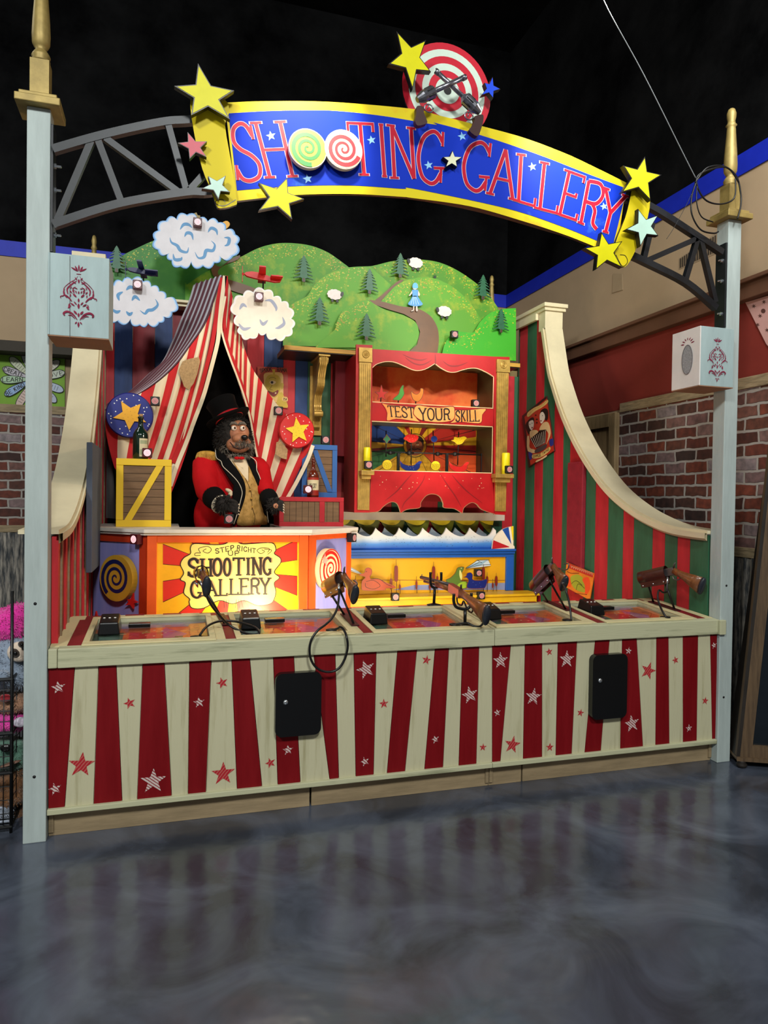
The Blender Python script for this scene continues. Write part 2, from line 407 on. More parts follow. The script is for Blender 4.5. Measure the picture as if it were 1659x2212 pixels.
def floor_mat():
    M = bpy.data.materials.new('epoxy_floor'); M.use_nodes = True; nt = M.node_tree; n = nt.nodes; L = nt.links; b_ = n['Principled BSDF']
    tc = n.new('ShaderNodeTexCoord')
    nz = n.new('ShaderNodeTexNoise'); nz.inputs['Scale'].default_value = 2.1; nz.inputs['Detail'].default_value = 7; nz.inputs['Roughness'].default_value = .55; nz.inputs['Distortion'].default_value = 1.1
    L.new(tc.outputs['Object'], nz.inputs['Vector'])
    r = n.new('ShaderNodeValToRGB'); e = r.color_ramp.elements; e[0].position = .36; e[0].color = lin('#30343d'); e[1].position = .72; e[1].color = lin('#585f6d')
    q = e.new(.54); q.color = lin('#464c59')
    L.new(nz.outputs['Fac'], r.inputs[0]); L.new(r.outputs[0], b_.inputs['Base Color'])
    n2 = n.new('ShaderNodeTexNoise'); n2.inputs['Scale'].default_value = 3.2; n2.inputs['Detail'].default_value = 3; L.new(tc.outputs['Object'], n2.inputs['Vector'])
    bp = n.new('ShaderNodeBump'); bp.inputs['Strength'].default_value = .16; bp.inputs['Distance'].default_value = .05
    L.new(n2.outputs['Fac'], bp.inputs['Height']); L.new(bp.outputs[0], b_.inputs['Normal'])
    r2 = n.new('ShaderNodeMapRange'); r2.inputs[3].default_value = .13; r2.inputs[4].default_value = .26; L.new(n2.outputs['Fac'], r2.inputs[0]); L.new(r2.outputs[0], b_.inputs['Roughness'])
    b_.inputs['Specular IOR Level'].default_value = .75
    return M
b.mats = [floor_mat()]
struct(b, 'floor')
b = B(); b.box((-9, -12, 7.0), (9, YB+.2, 7.1), M_black); struct(b, 'ceiling')
b = B(); b.box((-9, YB, 0), (XR, YB+.1, 4.05), M_tan); b.box((-9, YB, 4.05), (XR, YB+.1, 7), M_black); wb = struct(b, 'wall_back')
b = B(); b.box((XR, -12, 0), (XR+.1, YB+.1, 4.05), M_tan); b.box((XR, -12, 4.05), (XR+.1, YB+.1, 7), M_black)
b.box((XR-.004, -12, 2.45), (XR, YB, 3.03), M_red); wr = struct(b, 'wall_right')
# brown soffit moulding between tan and red
b = B(); b.box((XR-.07, -12, 3.03), (XR, YB, 3.15), M_brown); b.box((XR-.10, -12, 3.14), (XR, YB, 3.17), M_brown); struct(b, 'trim_1', bevel=.006)
b = B(); b.box((XR-.012, -12, 3.95), (XR-.001, YB, 4.10), M_blue); b.box((-9, YB-.012, 3.95), (XR-.012, YB-.001, 4.10), M_blue); struct(b, 'trim_2')
b = B(); b.box((XR-.03, -3, 2.42), (XR-.001, 1.86, 2.5), M_trimwood); b.box((XR-.03, -3, 1.24), (XR-.001, YB, 1.31), M_trimwood)
struct(b, 'trim_3', bevel=.003)
b = B(); b.box((-6, YB-.03, 2.42), (XR-.03, YB-.001, 2.5), M_trimwood); b.box((-6, YB-.03, 1.24), (XR-.03, YB-.001, 1.31), M_trimwood)
struct(b, 'trim_4', bevel=.003)
b = B(); b.box((XR-.018, -3, 1.31), (XR-.001, 2.0, 2.42), M_brick); b.build('brick_cladding', wr)
b = B(); b.box((-6, YB-.018, 1.31), (XR-.03, YB-.001, 2.42), M_brick); b.build('brick_cladding', wb)
def corrugated(p0, p1, z0, z1_, nrm, par):
    b = B(); p0, p1 = V(p0), V(p1); L_ = (p1-p0).length; d = (p1-p0)/L_; n = V(nrm); N = int(L_/.0125); r0, r1 = [], []
    for i in range(N+1):
        p = p0+d*(L_*i/N)+n*(.008+.008*math.sin(i*2*math.pi/6)); r0.append((p.x, p.y, z0)); r1.append((p.x, p.y, z1_))
    b.grid([r0, r1], M_corr); b.build('corrugated_cladding', par)
corrugated((-6, YB-.014, 0), (XR-.04, YB-.014, 0), 0.0, 1.24, (0, -1, 0), wb)
corrugated((XR-.014, 2.0, 0), (XR-.014, -3, 0), 0.0, 1.24, (-1, 0, 0), wr)
# soffit above the green wall poster on the far left
b = B(); b.box((-9, YB-.25, 2.98), (-.2, YB-.001, 3.08), pm('soffit_dark', '#39332b', rough=.8)); struct(b, 'trim_5')
# wooden door standing against the red wall
M_doorw = mat('door_pine', '#7d6747', rough=.7, var=.25, scale=5, stretch=(3, 3, .6), bump=.2)
b = B(); b.box((XR-.045, 1.87, 0), (XR-.02, 2.75, 2.42), M_doorw); dr = struct(b, 'door_1')
b = B()
for yy, w in ((1.87, .09), (2.66, .09)): b.box((XR-.07, yy, 0), (XR-.045, yy+w, 2.42), M_doorw)
for zz in (2.30, 1.2, .0): b.box((XR-.07, 1.96, zz), (XR-.045, 2.66, zz+.12), M_doorw)
b.build('door_frame', dr, bevel=.003)
# vent grille and access plate on the tan wall
pr_ = X(XR-.002)
q = [pr_.P(*p) for p in z2((1238, 828), (1425, 700), (1425, 800), (1238, 880))]
b = B(); b.slab(q, (.003, 0, 0), pm('tan_metal', '#8f7c65', rough=.5)); vt = tag(b.build('vent_grille', org=q[3]), 'tan louvred vent grille high on the tan wall behind the right post', 'vent')
b = B(); q = [np.array(p) for p in q]
for i in range(17):
    t0 = .04+i*.055
    a = q[0]*(1-t0)+q[1]*t0; c = q[3]*(1-t0)+q[2]*t0; e_ = (q[1]-q[0])*.022
    b.slab([a*.9+c*.1, (a+e_)*.9+(c+e_)*.1, (a+e_)*.1+(c+e_)*.9, a*.1+c*.9], (.002, 0, 0), pm('slot_dark', '#3a3027'))
    b.v[-12:] = [(x-.004, y, z) for x, y, z in b.v[-12:]]
b.build('louvre_slats', vt)
b = B(); pp = cr(z2((926, 985), (930, 905), (972, 905), (975, 975)), True, 3)
b.flat(pr_, z2((925, 990), (928, 900), (972, 902), (975, 975)), pm('plate_tan', '#a08a6e'), off=.004, th=.004)
tag(b.build('access_plate'), 'small blank cover plate on the tan wall left of the sign end', 'plate')
# pale scratch marks on the red wall
# pink spotted poster at the upper right
b = B(); pk = X(XR-.012)
b.flat(pk, z2((1552, 1035), (1700, 990), (1700, 1290), (1650, 1230)), pm('poster_pink', '#c99a94', rough=.6), th=.004)
for (u, v) in z2((1592, 1052), (1640, 1032), (1622, 1098), (1655, 1165), (1610, 1140)):
    b.flat(pk, star2((u, v), 5.5, .3, .35, 6), pm('paw_brown', '#5a3634'), off=.001)
b.flat(pk, circ(z2((1637, 1075))[0], 5, 12), pm('paw_brown', '#5a3634'), off=.001)
tag(b.build('wall_poster'), 'pink poster with small dark printed motifs on the right wall beyond the right post', 'poster')
# green poster with lettered petals on the far left wall
gp = Y(YB-.02); M_g = pm('poster_green', '#6f9a1c', rough=.6); M_ink = pm('ink_black', '#15110f', rough=.6)
b = B(); b.flat(gp, [(-60, 756), (140, 768), (140, 880), (-60, 872)], M_g, th=.01)
c0 = (72, 820)
pet = [(-1.9, '#b3b9b0', None), (-2.38, '#b9bfa0', None), (2.1, '#c0a59a', None), (-1.2, '#a9b6a8', None), (1.5, '#9aa07c', None), (1.1, '#a98f9b', None), (-.62, '#b9b3a4', None), (.78, '#9fa7bb', None), (.36, '#a3b0c4', None), (-.22, '#b0b8a8', 'LOVE'), (2.64, '#7d9cc4', 'BE KIND'), (-2.79, '#a7a0a8', 'CREATE'), (3.13, '#8fae8c', 'LEARN')]
for ip, (a, c, t) in enumerate(pet):
    dx, dy = math.cos(a), math.sin(a); nx, ny = -dy, dx; o_ = .002+ip*.0012
    out = [(c0[0]+dx*r+nx*w, c0[1]+dy*r+ny*w) for r, w in ((10, 2), (28, 6), (48, 8.5), (63, 7), (70, 0), (63, -7), (48, -8.5), (28, -6), (10, -2))]
    out = cr(out, True, 3); b.flat(gp, out, pm('petal'+c, c), off=o_); b.line(gp, out, 1.4, M_ink, off=o_+.0004, closed=True)
    if t:
        s = -1 if dx < 0 else 1
        def tp(r, w): return (c0[0]+dx*r+nx*w*s, c0[1]+dy*r+ny*w*s)
        r0, r1 = (67, 22) if dx < 0 else (22, 67)
        word(b, gp, t, [tp(r0, -4.5), tp(r1, -4.5), tp(r1, 4.5), tp(r0, 4.5)], 1.5, M_ink, off=o_+.0006, serif=0)
    else:
        for k in range(6): b.line(gp, [(c0[0]+dx*(26+k*6)+nx*w, c0[1]+dy*(26+k*6)+ny*w) for w in (-5, 5)], .7, M_ink, off=o_+.0005)
tag(b.build('petal_poster'), 'bright green poster of a flower with lettered petals on the far left wall', 'poster')
# thin cable hanging from the ceiling with its coils on the right post
b = B(); hp = Y(-.06)
def pxs(pl, pts, k=6): return [tuple(pl.P(u, v)) for u, v in cr(pts, False, k)]
wire_ = pxs(hp, [(1296, -60), (1304, 0), (1390, 160), (1478, 336), (1503, 385)]); w0 = wire_[0]
b.tube([(w0[0]-.25, w0[1], 6.999), (w0[0]-.14, w0[1], (w0[2]+7)/2)]+wire_, .003, pm('wire_grey', '#6f7376'), 6)
M_cable = mat('black_cable', '#0b0b0c', rough=.35, var=0)
b.tube(pxs(hp, z2((1315, 470), (1370, 400), (1450, 392), (1510, 440), (1530, 520), (1530, 580), (1515, 640))), .005, M_cable, 6)
b.tube(pxs(hp, z2((1505, 450), (1500, 540), (1440, 570), (1370, 555), (1330, 500), (1325, 440), (1390, 405), (1470, 400), (1522, 470))), .005, M_cable, 6)
b.tube(pxs(hp, z2((1318, 470), (1298, 540), (1300, 620), (1340, 690), (1400, 708), (1425, 700))), .005, M_cable, 6)
b.tube(pxs(hp, z2((1325, 475), (1322, 560), (1345, 630), (1400, 655))), .004, M_cable, 6)
b.tube(pxs(hp, z2((1322, 475), (1260, 600), (1210, 690), (1180, 735))), .0015, M_cable, 5)
tag(b.build('hanging_cable'), 'thin cable dropping from the ceiling and coiled beside the right post top', 'cable')

# ================================================================== POSTS
M_post = mat('whitewashed_post', '#a6b1ae', rough=.6, var=.10, scale=3, stretch=(5, 5, .7), bump=.12, bscale=12)
M_gold = mat('gold_paint', '#958048', rough=.5, metal=.35, var=.22, scale=9)
M_raw = mat('raw_side_wood', '#a48a60', rough=.7, var=.15, scale=5, stretch=(6, 6, 1))
M_hole = pm('bolt_hole', '#101010', rough=.5)
PH = 3.363
def spindle(b, cx, cy, z0, s=1.0, block=True):
    if block: b.box((cx-.04*s, cy-.04*s, z0), (cx+.04*s, cy+.04*s, z0+.17*s), M_gold); z0 += .17*s
    pr = [(.036, 0), (.040, .012), (.036, .024), (.041, .036), (.036, .05), (.030, .062), (.022, .075), (.030, .09), (.038, .11), (.040, .16), (.037, .24), (.030, .36), (.026, .44), (.024, .455), (.033, .468), (.024, .48), (.022, .50), (.027, .53), (.028, .56), (.020, .59), (.010, .60)]
    b.lathe((cx, cy, z0), (0, 0, 1), [(r*s, h*s*.80) for r, h in pr], M_gold, 20)
def post(x, side, label):
    t = thing('wooden_post', (x+.049, .049, 0), label, 'post', 'front posts of the booth')
    b = B(); b.box((x, 0, 0), (x+.098, .098, PH), M_post); b.build('post_shaft', t, bevel=.004)
    b = B(); b.box((x-.045, -.045, PH), (x+.143, .143, PH+.035), M_gold); b.box((x-.03, -.03, PH+.035), (x+.128, .128, PH+.055), M_gold); b.build('post_cap', t, bevel=.004)
    b = B(); spindle(b, x+.049, .049, PH+.055); b.build('spindle_finial', t)
    return t
tl = post(0, 0, 'tall pale blue-grey wooden post with gold spindle at the left end of the booth')
tr = post(3.902, 1, 'tall pale blue-grey wooden post with gold spindle at the right end of the booth')
for t, x, hs in ((tl, 0, z1), (tr, 3.902, z1)):
    pts = [(76, 1304), (74, 1678)] if x == 0 else [(1569, 1265), (1563, 1506)]
    for (u, v) in pts:
        p = at(u, v, 0); b = B(); b.lathe((p[0], -.0015, p[2]), (0, 1, 0), [(.007, 0), (.007, .004)], M_hole, 12); b.build('bolt_hole', t)
for x, z0_, z1_, lb in ((.017, 3.28, 3.76, 'small gold turned spindle rising behind the left speaker box'), (3.622, 3.40, 3.815, 'small gold turned spindle at the right end of the painted hills')):
    b = B(); b.box((x-.03, 2.72, 2.9), (x+.03, 2.78, z0_), M_post); k = z1_-z0_
    s = k/.48; pr = [(.036, 0), (.041, .036), (.030, .062), (.022, .075), (.030, .09), (.038, .11), (.037, .24), (.028, .40), (.024, .455), (.033, .468), (.022, .50), (.028, .54), (.020, .585), (.010, .60)]
    b.lathe((x, 2.75, z0_), (0, 0, 1), [(r*.75, h*s*.8) for r, h in pr], M_gold, 16)
    tag(b.build('spindle_finial'), lb, 'finial')

# ================================================================== TRUSS ARCH
M_steel = mat('black_steel', '#15181d', rough=.4, metal=.2, var=.25, scale=6)
tr_ = thing('arch_truss', (1.95, 0, 3.2), 'black steel truss arch spanning between the two posts', 'arch')
py = Y(0.0)
def chord(pts, name):
    b = B(); P = [py.P(u, v) for u, v in cr(pts, False, 5)]
    b.ribbon(P, (0, -1, 0), .036, M_steel, off=.018, th=.036)
    P2 = [V(p)+V((0, .018, 0)) for p in P]; b.ribbon(P2[::-1], (0, 1, 0), .036, M_steel)
    b.build(name, tr_)
chord(z3((318, 898), (560, 828), (790, 772), (1000, 732), (1140, 722))+[(560, 246), (740, 250), (1080, 325), (1250, 395), (1330, 425)]+z2((1090, 578), (1320, 722), (1440, 800)), 'top_chord')
chord(z3((318, 1345), (700, 1225), (1100, 1155), (1250, 1150))+[(560, 398), (740, 400), (1000, 440), (1200, 495), (1300, 522)]+z2((1010, 812), (1080, 845), (1270, 942), (1412, 1062)), 'bottom_chord')
def web(p, q):
    b = B(); a, c = py.P(*p), py.P(*q); b.bar(a, c, .03, .03, M_steel, up=(0, 1, 0)); b.build('web_bar', tr_)
for p, q in [((345, 1320), (545, 850)), ((585, 840), (735, 1235)), ((630, 830), (1085, 1165)), ((1005, 750), (1115, 1150)), ((1115, 1160), (1240, 1020))]:
    web(*z3(p, q))
for p, q in [((1080, 840), (1320, 735)), ((1070, 830), (1110, 660)), ((1262, 945), (1325, 730)), ((1335, 730), (1408, 1035))]:
    web(*z2(p, q))
# end plates and bolts
M_bolt = mat('zinc_bolt', '#c8ccd0', rough=.25, metal=.9, var=0)
for x0, sx, vs in ((.098, 1, z3((1, 990), (1, 1133), (1, 1402))), (3.902, -1, z2((1, 838), (1, 935), (1, 1090)))):
    b = B(); zt, zb = (3.30, 2.72) if sx > 0 else (3.22, 2.70)
    b.box((min(x0, x0+sx*.012), .005, zb), (max(x0, x0+sx*.012), .09, zt), M_steel); b.build('end_plate', tr_, bevel=.002)
    for _u, v in vs:
        z = at(112 if sx > 0 else 1560, v, .03)[2]
        b = B(); b.lathe((x0+sx*.012, .03, z), (sx, 0, 0), [(.012, 0), (.012, .010), (.006, .010), (.006, .03), (.002, .032)], M_bolt, 8, False); b.build('bolt', tr_)

# ================================================================== SIGN
sg = thing('arched_sign', (1.95, -.05, 2.9), 'blue arched sign with yellow border reading shooting gallery, above the booth', 'sign')
M_sblue = mat('sign_blue', '#0830b4', rough=.6, spec=.15, col2='#3a78c8', thr=(.62, .80), scale=3.5)
M_syel = mat('sign_yellow', '#d9c412', rough=.5, spec=.25, col2='#dd8e1c', thr=(.58, .76), scale=3)
M_sred = pm('sign_red', '#b80f2e', spec=.2); M_swht = pm('sign_white', '#dcc3cc', spec=.2); M_edge = mat('dark_edge', '#1a1613', rough=.35, metal=.3, var=.2)
M_yel = pm('star_yellow', '#d9d20a', spec=.25); M_pale = pm('star_pale', '#b9dccb'); M_lblue = pm('small_star_blue', '#8cc4ea')
ps = Y(-.05)
outer_top = z1((300, 380), (480, 373), (800, 376), (1200, 410))+z2((100, 150), (300, 200), (500, 255), (700, 330), (850, 400), (992, 470))
in_top = z1((318, 432), (480, 422), (640, 418), (830, 420), (1060, 445), (1300, 485))+z2((90, 188), (310, 248), (560, 332), (800, 425), (992, 498))
in_bot = z1((358, 800), (620, 780), (900, 776), (1150, 792))+z2((-30, 495), (300, 562), (500, 612), (700, 682), (855, 745), (925, 772))
out_bot = z1((355, 850), (620, 822), (900, 816), (1150, 830))+z2((-30, 540), (250, 580), (500, 650), (700, 715), (850, 775), (940, 815))
b = B(); b.flat(ps, cr(outer_top)+cr(out_bot)[::-1], M_syel, th=.022, side=M_edge)
b.flat(ps, cr(in_top)+cr(in_bot)[::-1], M_sblue, off=.0015)
for c, r in ((z1((520, 540))[0], 11), (z1((1000, 560))[0], 10), (z1((695, 745))[0], 11), (z1((1433, 542))[0], 10), (z1((1273, 680))[0], 10), (z2((545, 395))[0], 10), (z2((883, 582))[0], 9)):
    b.flat(ps, [(u, 2*c[1]-v) for u, v in star2(c, r, -.2)], M_lblue, off=.003)
b.build('sign_panel', sg)
for nm, pts, curl in (('scroll_end', z1((135, 375), (180, 365), (300, 378), (318, 440), (300, 500), (330, 680), (355, 850), (345, 878), (275, 893), (255, 870), (235, 810), (190, 700), (150, 520)), z1((350, 852), (300, 880), (262, 875), (255, 858), (285, 850), (300, 862))),
                 ('scroll_end', z2((1015, 480), (1060, 505), (1092, 560), (1070, 680), (1025, 790), (985, 862), (955, 868), (930, 820), (925, 770), (975, 640), (1000, 540)), z2((930, 815), (960, 868), (985, 850), (975, 820), (950, 815)))):
    b = B(); b.flat(ps, cr(pts, True, 3), M_syel, off=.02, th=.02, side=M_edge)
    b.line(ps, cr(curl), 1.5, M_edge, off=.021); b.build(nm, sg)
LET = [('S', z1((312, 482), (432, 482), (500, 750), (352, 758))), ('H', z1((428, 478), (582, 472), (640, 732), (498, 738))),
 ('T', z1((880, 478), (1010, 484), (1030, 726), (900, 724))), ('I', z1((1015, 484), (1075, 490), (1095, 736), (1030, 730))),
 ('N', z1((1085, 490), (1200, 505), (1215, 745), (1098, 740))), ('G', z1((1220, 518), (1355, 522), (1345, 770), (1212, 762))),
 ('G', z2((222, 278), (362, 285), (336, 515), (205, 498))), ('A', z2((398, 312), (440, 318), (452, 548), (345, 522))),
 ('L', z2((468, 335), (590, 352), (560, 582), (460, 552))), ('L', z2((578, 372), (700, 398), (665, 615), (560, 588))),
 ('E', z2((705, 412), (802, 448), (755, 648), (660, 615))), ('R', z2((795, 458), (905, 488), (850, 690), (760, 655))),
 ('Y', z2((885, 495), (992, 535), (930, 715), (850, 690)))]
for ch, q in LET:
    if ch == 'A': q = [(q[0][0]-18, q[0][1]-4), (q[1][0]+18, q[1][1]+4), q[2], q[3]]
    b = B(); glyph(b, ps, ch, q, 10.4, M_swht, off=.003, serif=.21); glyph(b, ps, ch, q, 7.8, M_sred, off=.0045, serif=.175)
    b.build('sign_letter', sg)
M_green = pm('swirl_green', '#0f742f'); M_lime = pm('swirl_lime', '#cccc22'); M_cream = pm('cream_paint', '#ddd2b4')
M_crim = pm('swirl_crimson', '#a8182a')
def spiral(b, pl, c3, r, turns, m, wfrac=.5, off=.002, a0=0, rev=1, sy=1.0):
    N = int(turns*28); pts, ws = [], []
    for i in range(N+1):
        t = i/N; rr = r*(.04+.80*t); a = a0+rev*turns*2*math.pi*t
        pts.append((rr*math.cos(a), sy*rr*math.sin(a))); ws.append(r/turns*wfrac*(.35+.65*t))
    b.ribbon(onpl(pl, c3, pts), pl.n, ws, m, off)
def swirl(c, r, mbg, mfg, y, par, name, a0, th=.04, side=M_cream, turns=2.4, rev=1, wf=.5, rim=None):
    pl = Y(y) if not isinstance(y, Pl) else y; c3 = pl.P(*c); R_ = r*mpp(c3); b = B()
    b.poly3(pl, onpl(pl, c3, circ((0, 0), R_, 40)), side, th=th)
    b.poly3(pl, onpl(pl, c3, circ((0, 0), R_*.95, 40)), mbg, off=.0015)
    if rim: b.ribbon(onpl(pl, c3, circ((0, 0), R_*.95, 40)), pl.n, R_*.06, rim, off=.003, closed=True)
    spiral(b, pl, c3, R_, turns, mfg, wf, off=.003, a0=a0, rev=rev)
    return b.build(name, par)
swirl(z1((697, 598))[0], 42, M_lime, M_green, -.10, sg, 'swirl_disc', 1.2, turns=2.6, th=.028, wf=.6)
swirl(z1((868, 603))[0], 42, M_cream, M_crim, -.102, sg, 'swirl_disc', 2.2, turns=2.6, th=.028, wf=.56)
def big_star(tips, m, y, par, th=.03, inset=.90, name='star'):
    pl = Y(y); P = [pl.P(*t) for t in tips_star(tips)]
    if name == 'star' and len(P) != 10: return
    b = B(); b.poly3(pl, P, M_edge, th=th); c = sum(P)/len(P)
    b.poly3(pl, [c+(p-c)*inset for p in P], m, off=.0015)
    return b.build(name, par)
STARS = [(z1((172, 192), (345, 322), (325, 460), (140, 440), (58, 300)), M_yel, -.13), (z1((1120, 38), (1262, 80), (1285, 232), (1197, 318), (1082, 195)), M_yel, -.15),
 (z1((598, 738), (680, 840), (622, 938), (462, 895), (462, 762)), M_yel, -.12), (z1((122, 520), (215, 565), (213, 640), (132, 648), (75, 572)), pm('star_rose', '#c22440'), -.11),
 (z1((220, 730), (305, 728), (325, 808), (270, 842), (190, 790)), M_pale, -.12), (z1((1580, 255), (1618, 315), (1582, 360), (1525, 345), (1540, 285)), pm('star_blue', '#0a48e0'), -.10),
 (z1((1388, 608), (1435, 640), (1410, 688), (1355, 688), (1342, 640)), pm('star_cream', '#dfe0bd'), -.085), (z2((1078, 345), (1157, 432), (1105, 555), (968, 515), (975, 388)), M_yel, -.12),
 (z2((1045, 592), (1140, 622), (1142, 720), (1055, 772), (985, 690)), M_pale, -.12), (z2((872, 702), (972, 745), (970, 870), (845, 880), (790, 778)), M_yel, -.12)]
for t, m_, y_ in STARS: big_star(t, m_, y_, sg)
# bullseye with two crossed revolvers
M_bred = pm('target_red', '#c4122c'); M_bwht = pm('target_white', '#cfe0d0'); M_iron = mat('gun_metal', '#8a8a92', rough=.28, metal=.85, var=.35, scale=30); M_grip = mat('grip_brown', '#3a1d1c', rough=.4)
pb = Y(-.029); c3 = pb.P(*z1((1, 1))[0]) if 0 else pb.P(*w8((712, 905))[0]); RB = .252
b = B()
for i, (f, m_) in enumerate(((1, M_bred), (.86, M_bwht), (.715, M_bred), (.565, M_bwht), (.42, M_bred), (.27, M_bwht), (.085, M_hole))):
    b.poly3(pb, onpl(pb, c3, circ((0, 0), RB*f, 48)), m_, off=.0012*i, th=.010 if i == 0 else 0, side=M_edge)
b.build('bullseye', sg)
def revolver(muz, fr, cy_end, guard, grip, y):
    pl = Y(y); g = lambda p: V(pl.P(*w8(p)[0])); b = B()
    a, c, d = g(muz), g(fr), g(cy_end); ax = (d-a).normalized()
    b.tube([a, c], .012, M_iron, 12); b.tube([a+V((0, 0, .012)), c+V((0, 0, .012))], .004, M_iron, 6)
    b.tube([a-ax*.001, a+ax*.02], .0145, M_iron, 12); o = b.build('revolver', sg)
    b = B(); b.lathe(c, ax, [(.012, -.01), (.022, 0), (.03, .006), (.03, (d-c).length*.75), (.026, (d-c).length*.85), (.015, (d-c).length*1.15)], M_iron, 14, False)
    for k in range(7):
        an = k*.9; sd = ax.cross(V((0, 1, 0))); oo = (sd*math.cos(an)+V((0, 1, 0))*math.sin(an))*.0285
        b.tube([c+oo+ax*.01, c+oo+ax*(d-c).length*.55], .0045, M_hole, 6)
    b.build('cylinder', o)
    b = B(); gc = g(guard); b.tube([gc+V((math.cos(t)*.024, 0, math.sin(t)*.02)) for t in np.linspace(0, 6.28, 16)], .0035, M_iron, 6)
    b.tube([gc+V((0, 0, .018)), gc+V((-.006, 0, -.004))], .003, M_iron, 6); b.tube([d, d+ax*.02+V((0, 0, .02))], [.007, .004], M_iron, 8); b.build('trigger_guard', o)
    b = B(); b.flat(pl, cr(w8(*grip), True, 3), M_grip, off=.014, th=.03); b.build('grip', o, bevel=.004)
revolver((955, 715), (540, 905), (350, 1015), (468, 1130), ((300, 1120), (390, 1130), (390, 1200), (432, 1310), (425, 1350), (310, 1378), (275, 1310), (290, 1220)), -.15)
revolver((560, 632), (935, 985), (1120, 1165), (1000, 1232), ((1060, 1255), (1165, 1230), (1180, 1290), (1155, 1400), (1100, 1518), (992, 1440), (1040, 1370), (1065, 1300)), -.14)
# ================================================================== SHOOTING COUNTER (two units)
M_cw = mat('antique_cream_wood', '#b5b493', rough=.55, col2='#7f8163', thr=(.54, .74), scale=2.8, stretch=(.7, 3, 9), bump=.12, bscale=14)
M_cv = mat('cream_board', '#bbb696', rough=.55, col2='#948c66', thr=(.52, .80), scale=2.8, stretch=(8, 3, .6), bump=.12, bscale=14)
M_cr = mat('oxblood_board', '#72030c', rough=.6, spec=.2, var=.12, scale=2.5, stretch=(5, 3, .6), bump=.10, bscale=14)
M_pine = mat('bare_pine', '#8d7a5c', rough=.7, var=.22, scale=4, stretch=(.6, 4, 4), bump=.1)
M_cwd = mat('deck_cream', '#c9bd90', rough=.5, col2='#a8a079', thr=(.55, .8), scale=3, stretch=(3, 1, 3), bump=.1)
M_crd = mat('deck_red', '#7c1a1f', rough=.5, var=.2, scale=5)
M_blk = mat('black_plastic', '#0c0c0d', rough=.28, var=0); M_blkm = mat('black_matte', '#111112', rough=.5, var=0)
def deckz(y): return .893+.05/.62*y
py0 = Y(.02)
red_t = [104,162,213,251,308,355,409,457,500,539,590,634.5,677,724,764,813,859,901,940,970,999,1035,1063.3,1104,1134,1171,1205,1246.5,1286,1317,1344,1375,1418,1444,1475,1508,1534,1549]
red_b = [104,140,202,264,296,371,406,445,512,566,600,649,712,732,768.5,807,836,875,917,957,991,1029,1063.3,1081,1130,1171,1200.5,1235,1263,1298,1340,1389,1416,1446,1475.5,1505,1538.6,1548]
cols = [0,1,0,1,0,1,0,1,0,1,0,1,0,1,0,1,0,1,0,1,0,1]+[0,1]*8
SEAM = 2.368
STAR_F = [(126,1485,15,'w'),(119,1704,14,'w'),(176,1652,28,'r'),(280,1519,13,'r'),(331,1687,28,'w'),(430,1517,12.5,'w'),(480,1475,13,'r'),(482,1671,26,'r'),(584,1648,12,'r'),(622,1620,12,'w'),
(790,1446,22,'w'),(788,1645,11,'w'),(829,1520,11,'r'),(921,1425.5,11,'r'),(940,1597,10,'w'),(1014.6,1501,20,'w'),(1043,1614,9,'r'),(1081,1427,19,'w'),(1074,1539,9,'w'),(1106.6,1608.5,20,'r'),(1152,1505,20,'w'),(1186,1408,9,'r'),(1187.5,1614,10,'r'),(1224,1424,20,'w'),(1253.6,1539.5,9,'r'),(1357.5,1406,9,'w'),(1364.5,1563,20,'w'),(1400,1449,20,'r'),(1459,1426,9,'r'),(1488,1573,9,'w'),(1523,1513.5,9,'r'),(1542,1394,8,'w')]
def hatchmat(name, ca, cb, sc, ang):
    M = mat(name, ca, rough=.6, var=0); nt = M.node_tree; n = nt.nodes; L = nt.links; bs = n['Principled BSDF']; tc = n.new('ShaderNodeTexCoord'); mp = n.new('ShaderNodeMapping'); mp.inputs['Rotation'].default_value = (0, ang, 0)
    wv = n.new('ShaderNodeTexWave'); wv.inputs['Scale'].default_value = sc; wv.inputs['Distortion'].default_value = 1.5; wv.inputs['Detail Scale'].default_value = 3; L.new(tc.outputs['Object'], mp.inputs[0]); L.new(mp.outputs[0], wv.inputs['Vector'])
    rp = n.new('ShaderNodeValToRGB'); rp.color_ramp.elements[0].position = .22; rp.color_ramp.elements[0].color = lin(cb); rp.color_ramp.elements[1].position = .42; rp.color_ramp.elements[1].color = lin(ca)
    L.new(wv.outputs['Fac'], rp.inputs[0]); L.new(rp.outputs[0], bs.inputs['Base Color']); return M
M_stw = hatchmat('worn_white_star', '#c4b5ae', '#8a3038', 26, .9)
M_str = hatchmat('worn_red_star', '#a60f20', '#b05a50', 24, -.7)
M_play = {k: pm('print_'+k, c, rough=.5, var=.2, scale=20) for k, c in dict(o='#e0662c', p='#b8588c', g='#4f7460', y='#c9963a', r='#c8242c', v='#9a8fa8', c='#d9c8a0', k='#241a1c').items()}
M_glass = mat('clear_pane', '#ffffff', rough=.04, var=0, trans=1, ior=1.12)
X0s = [.27+.717*k for k in range(5)]; RW = .56
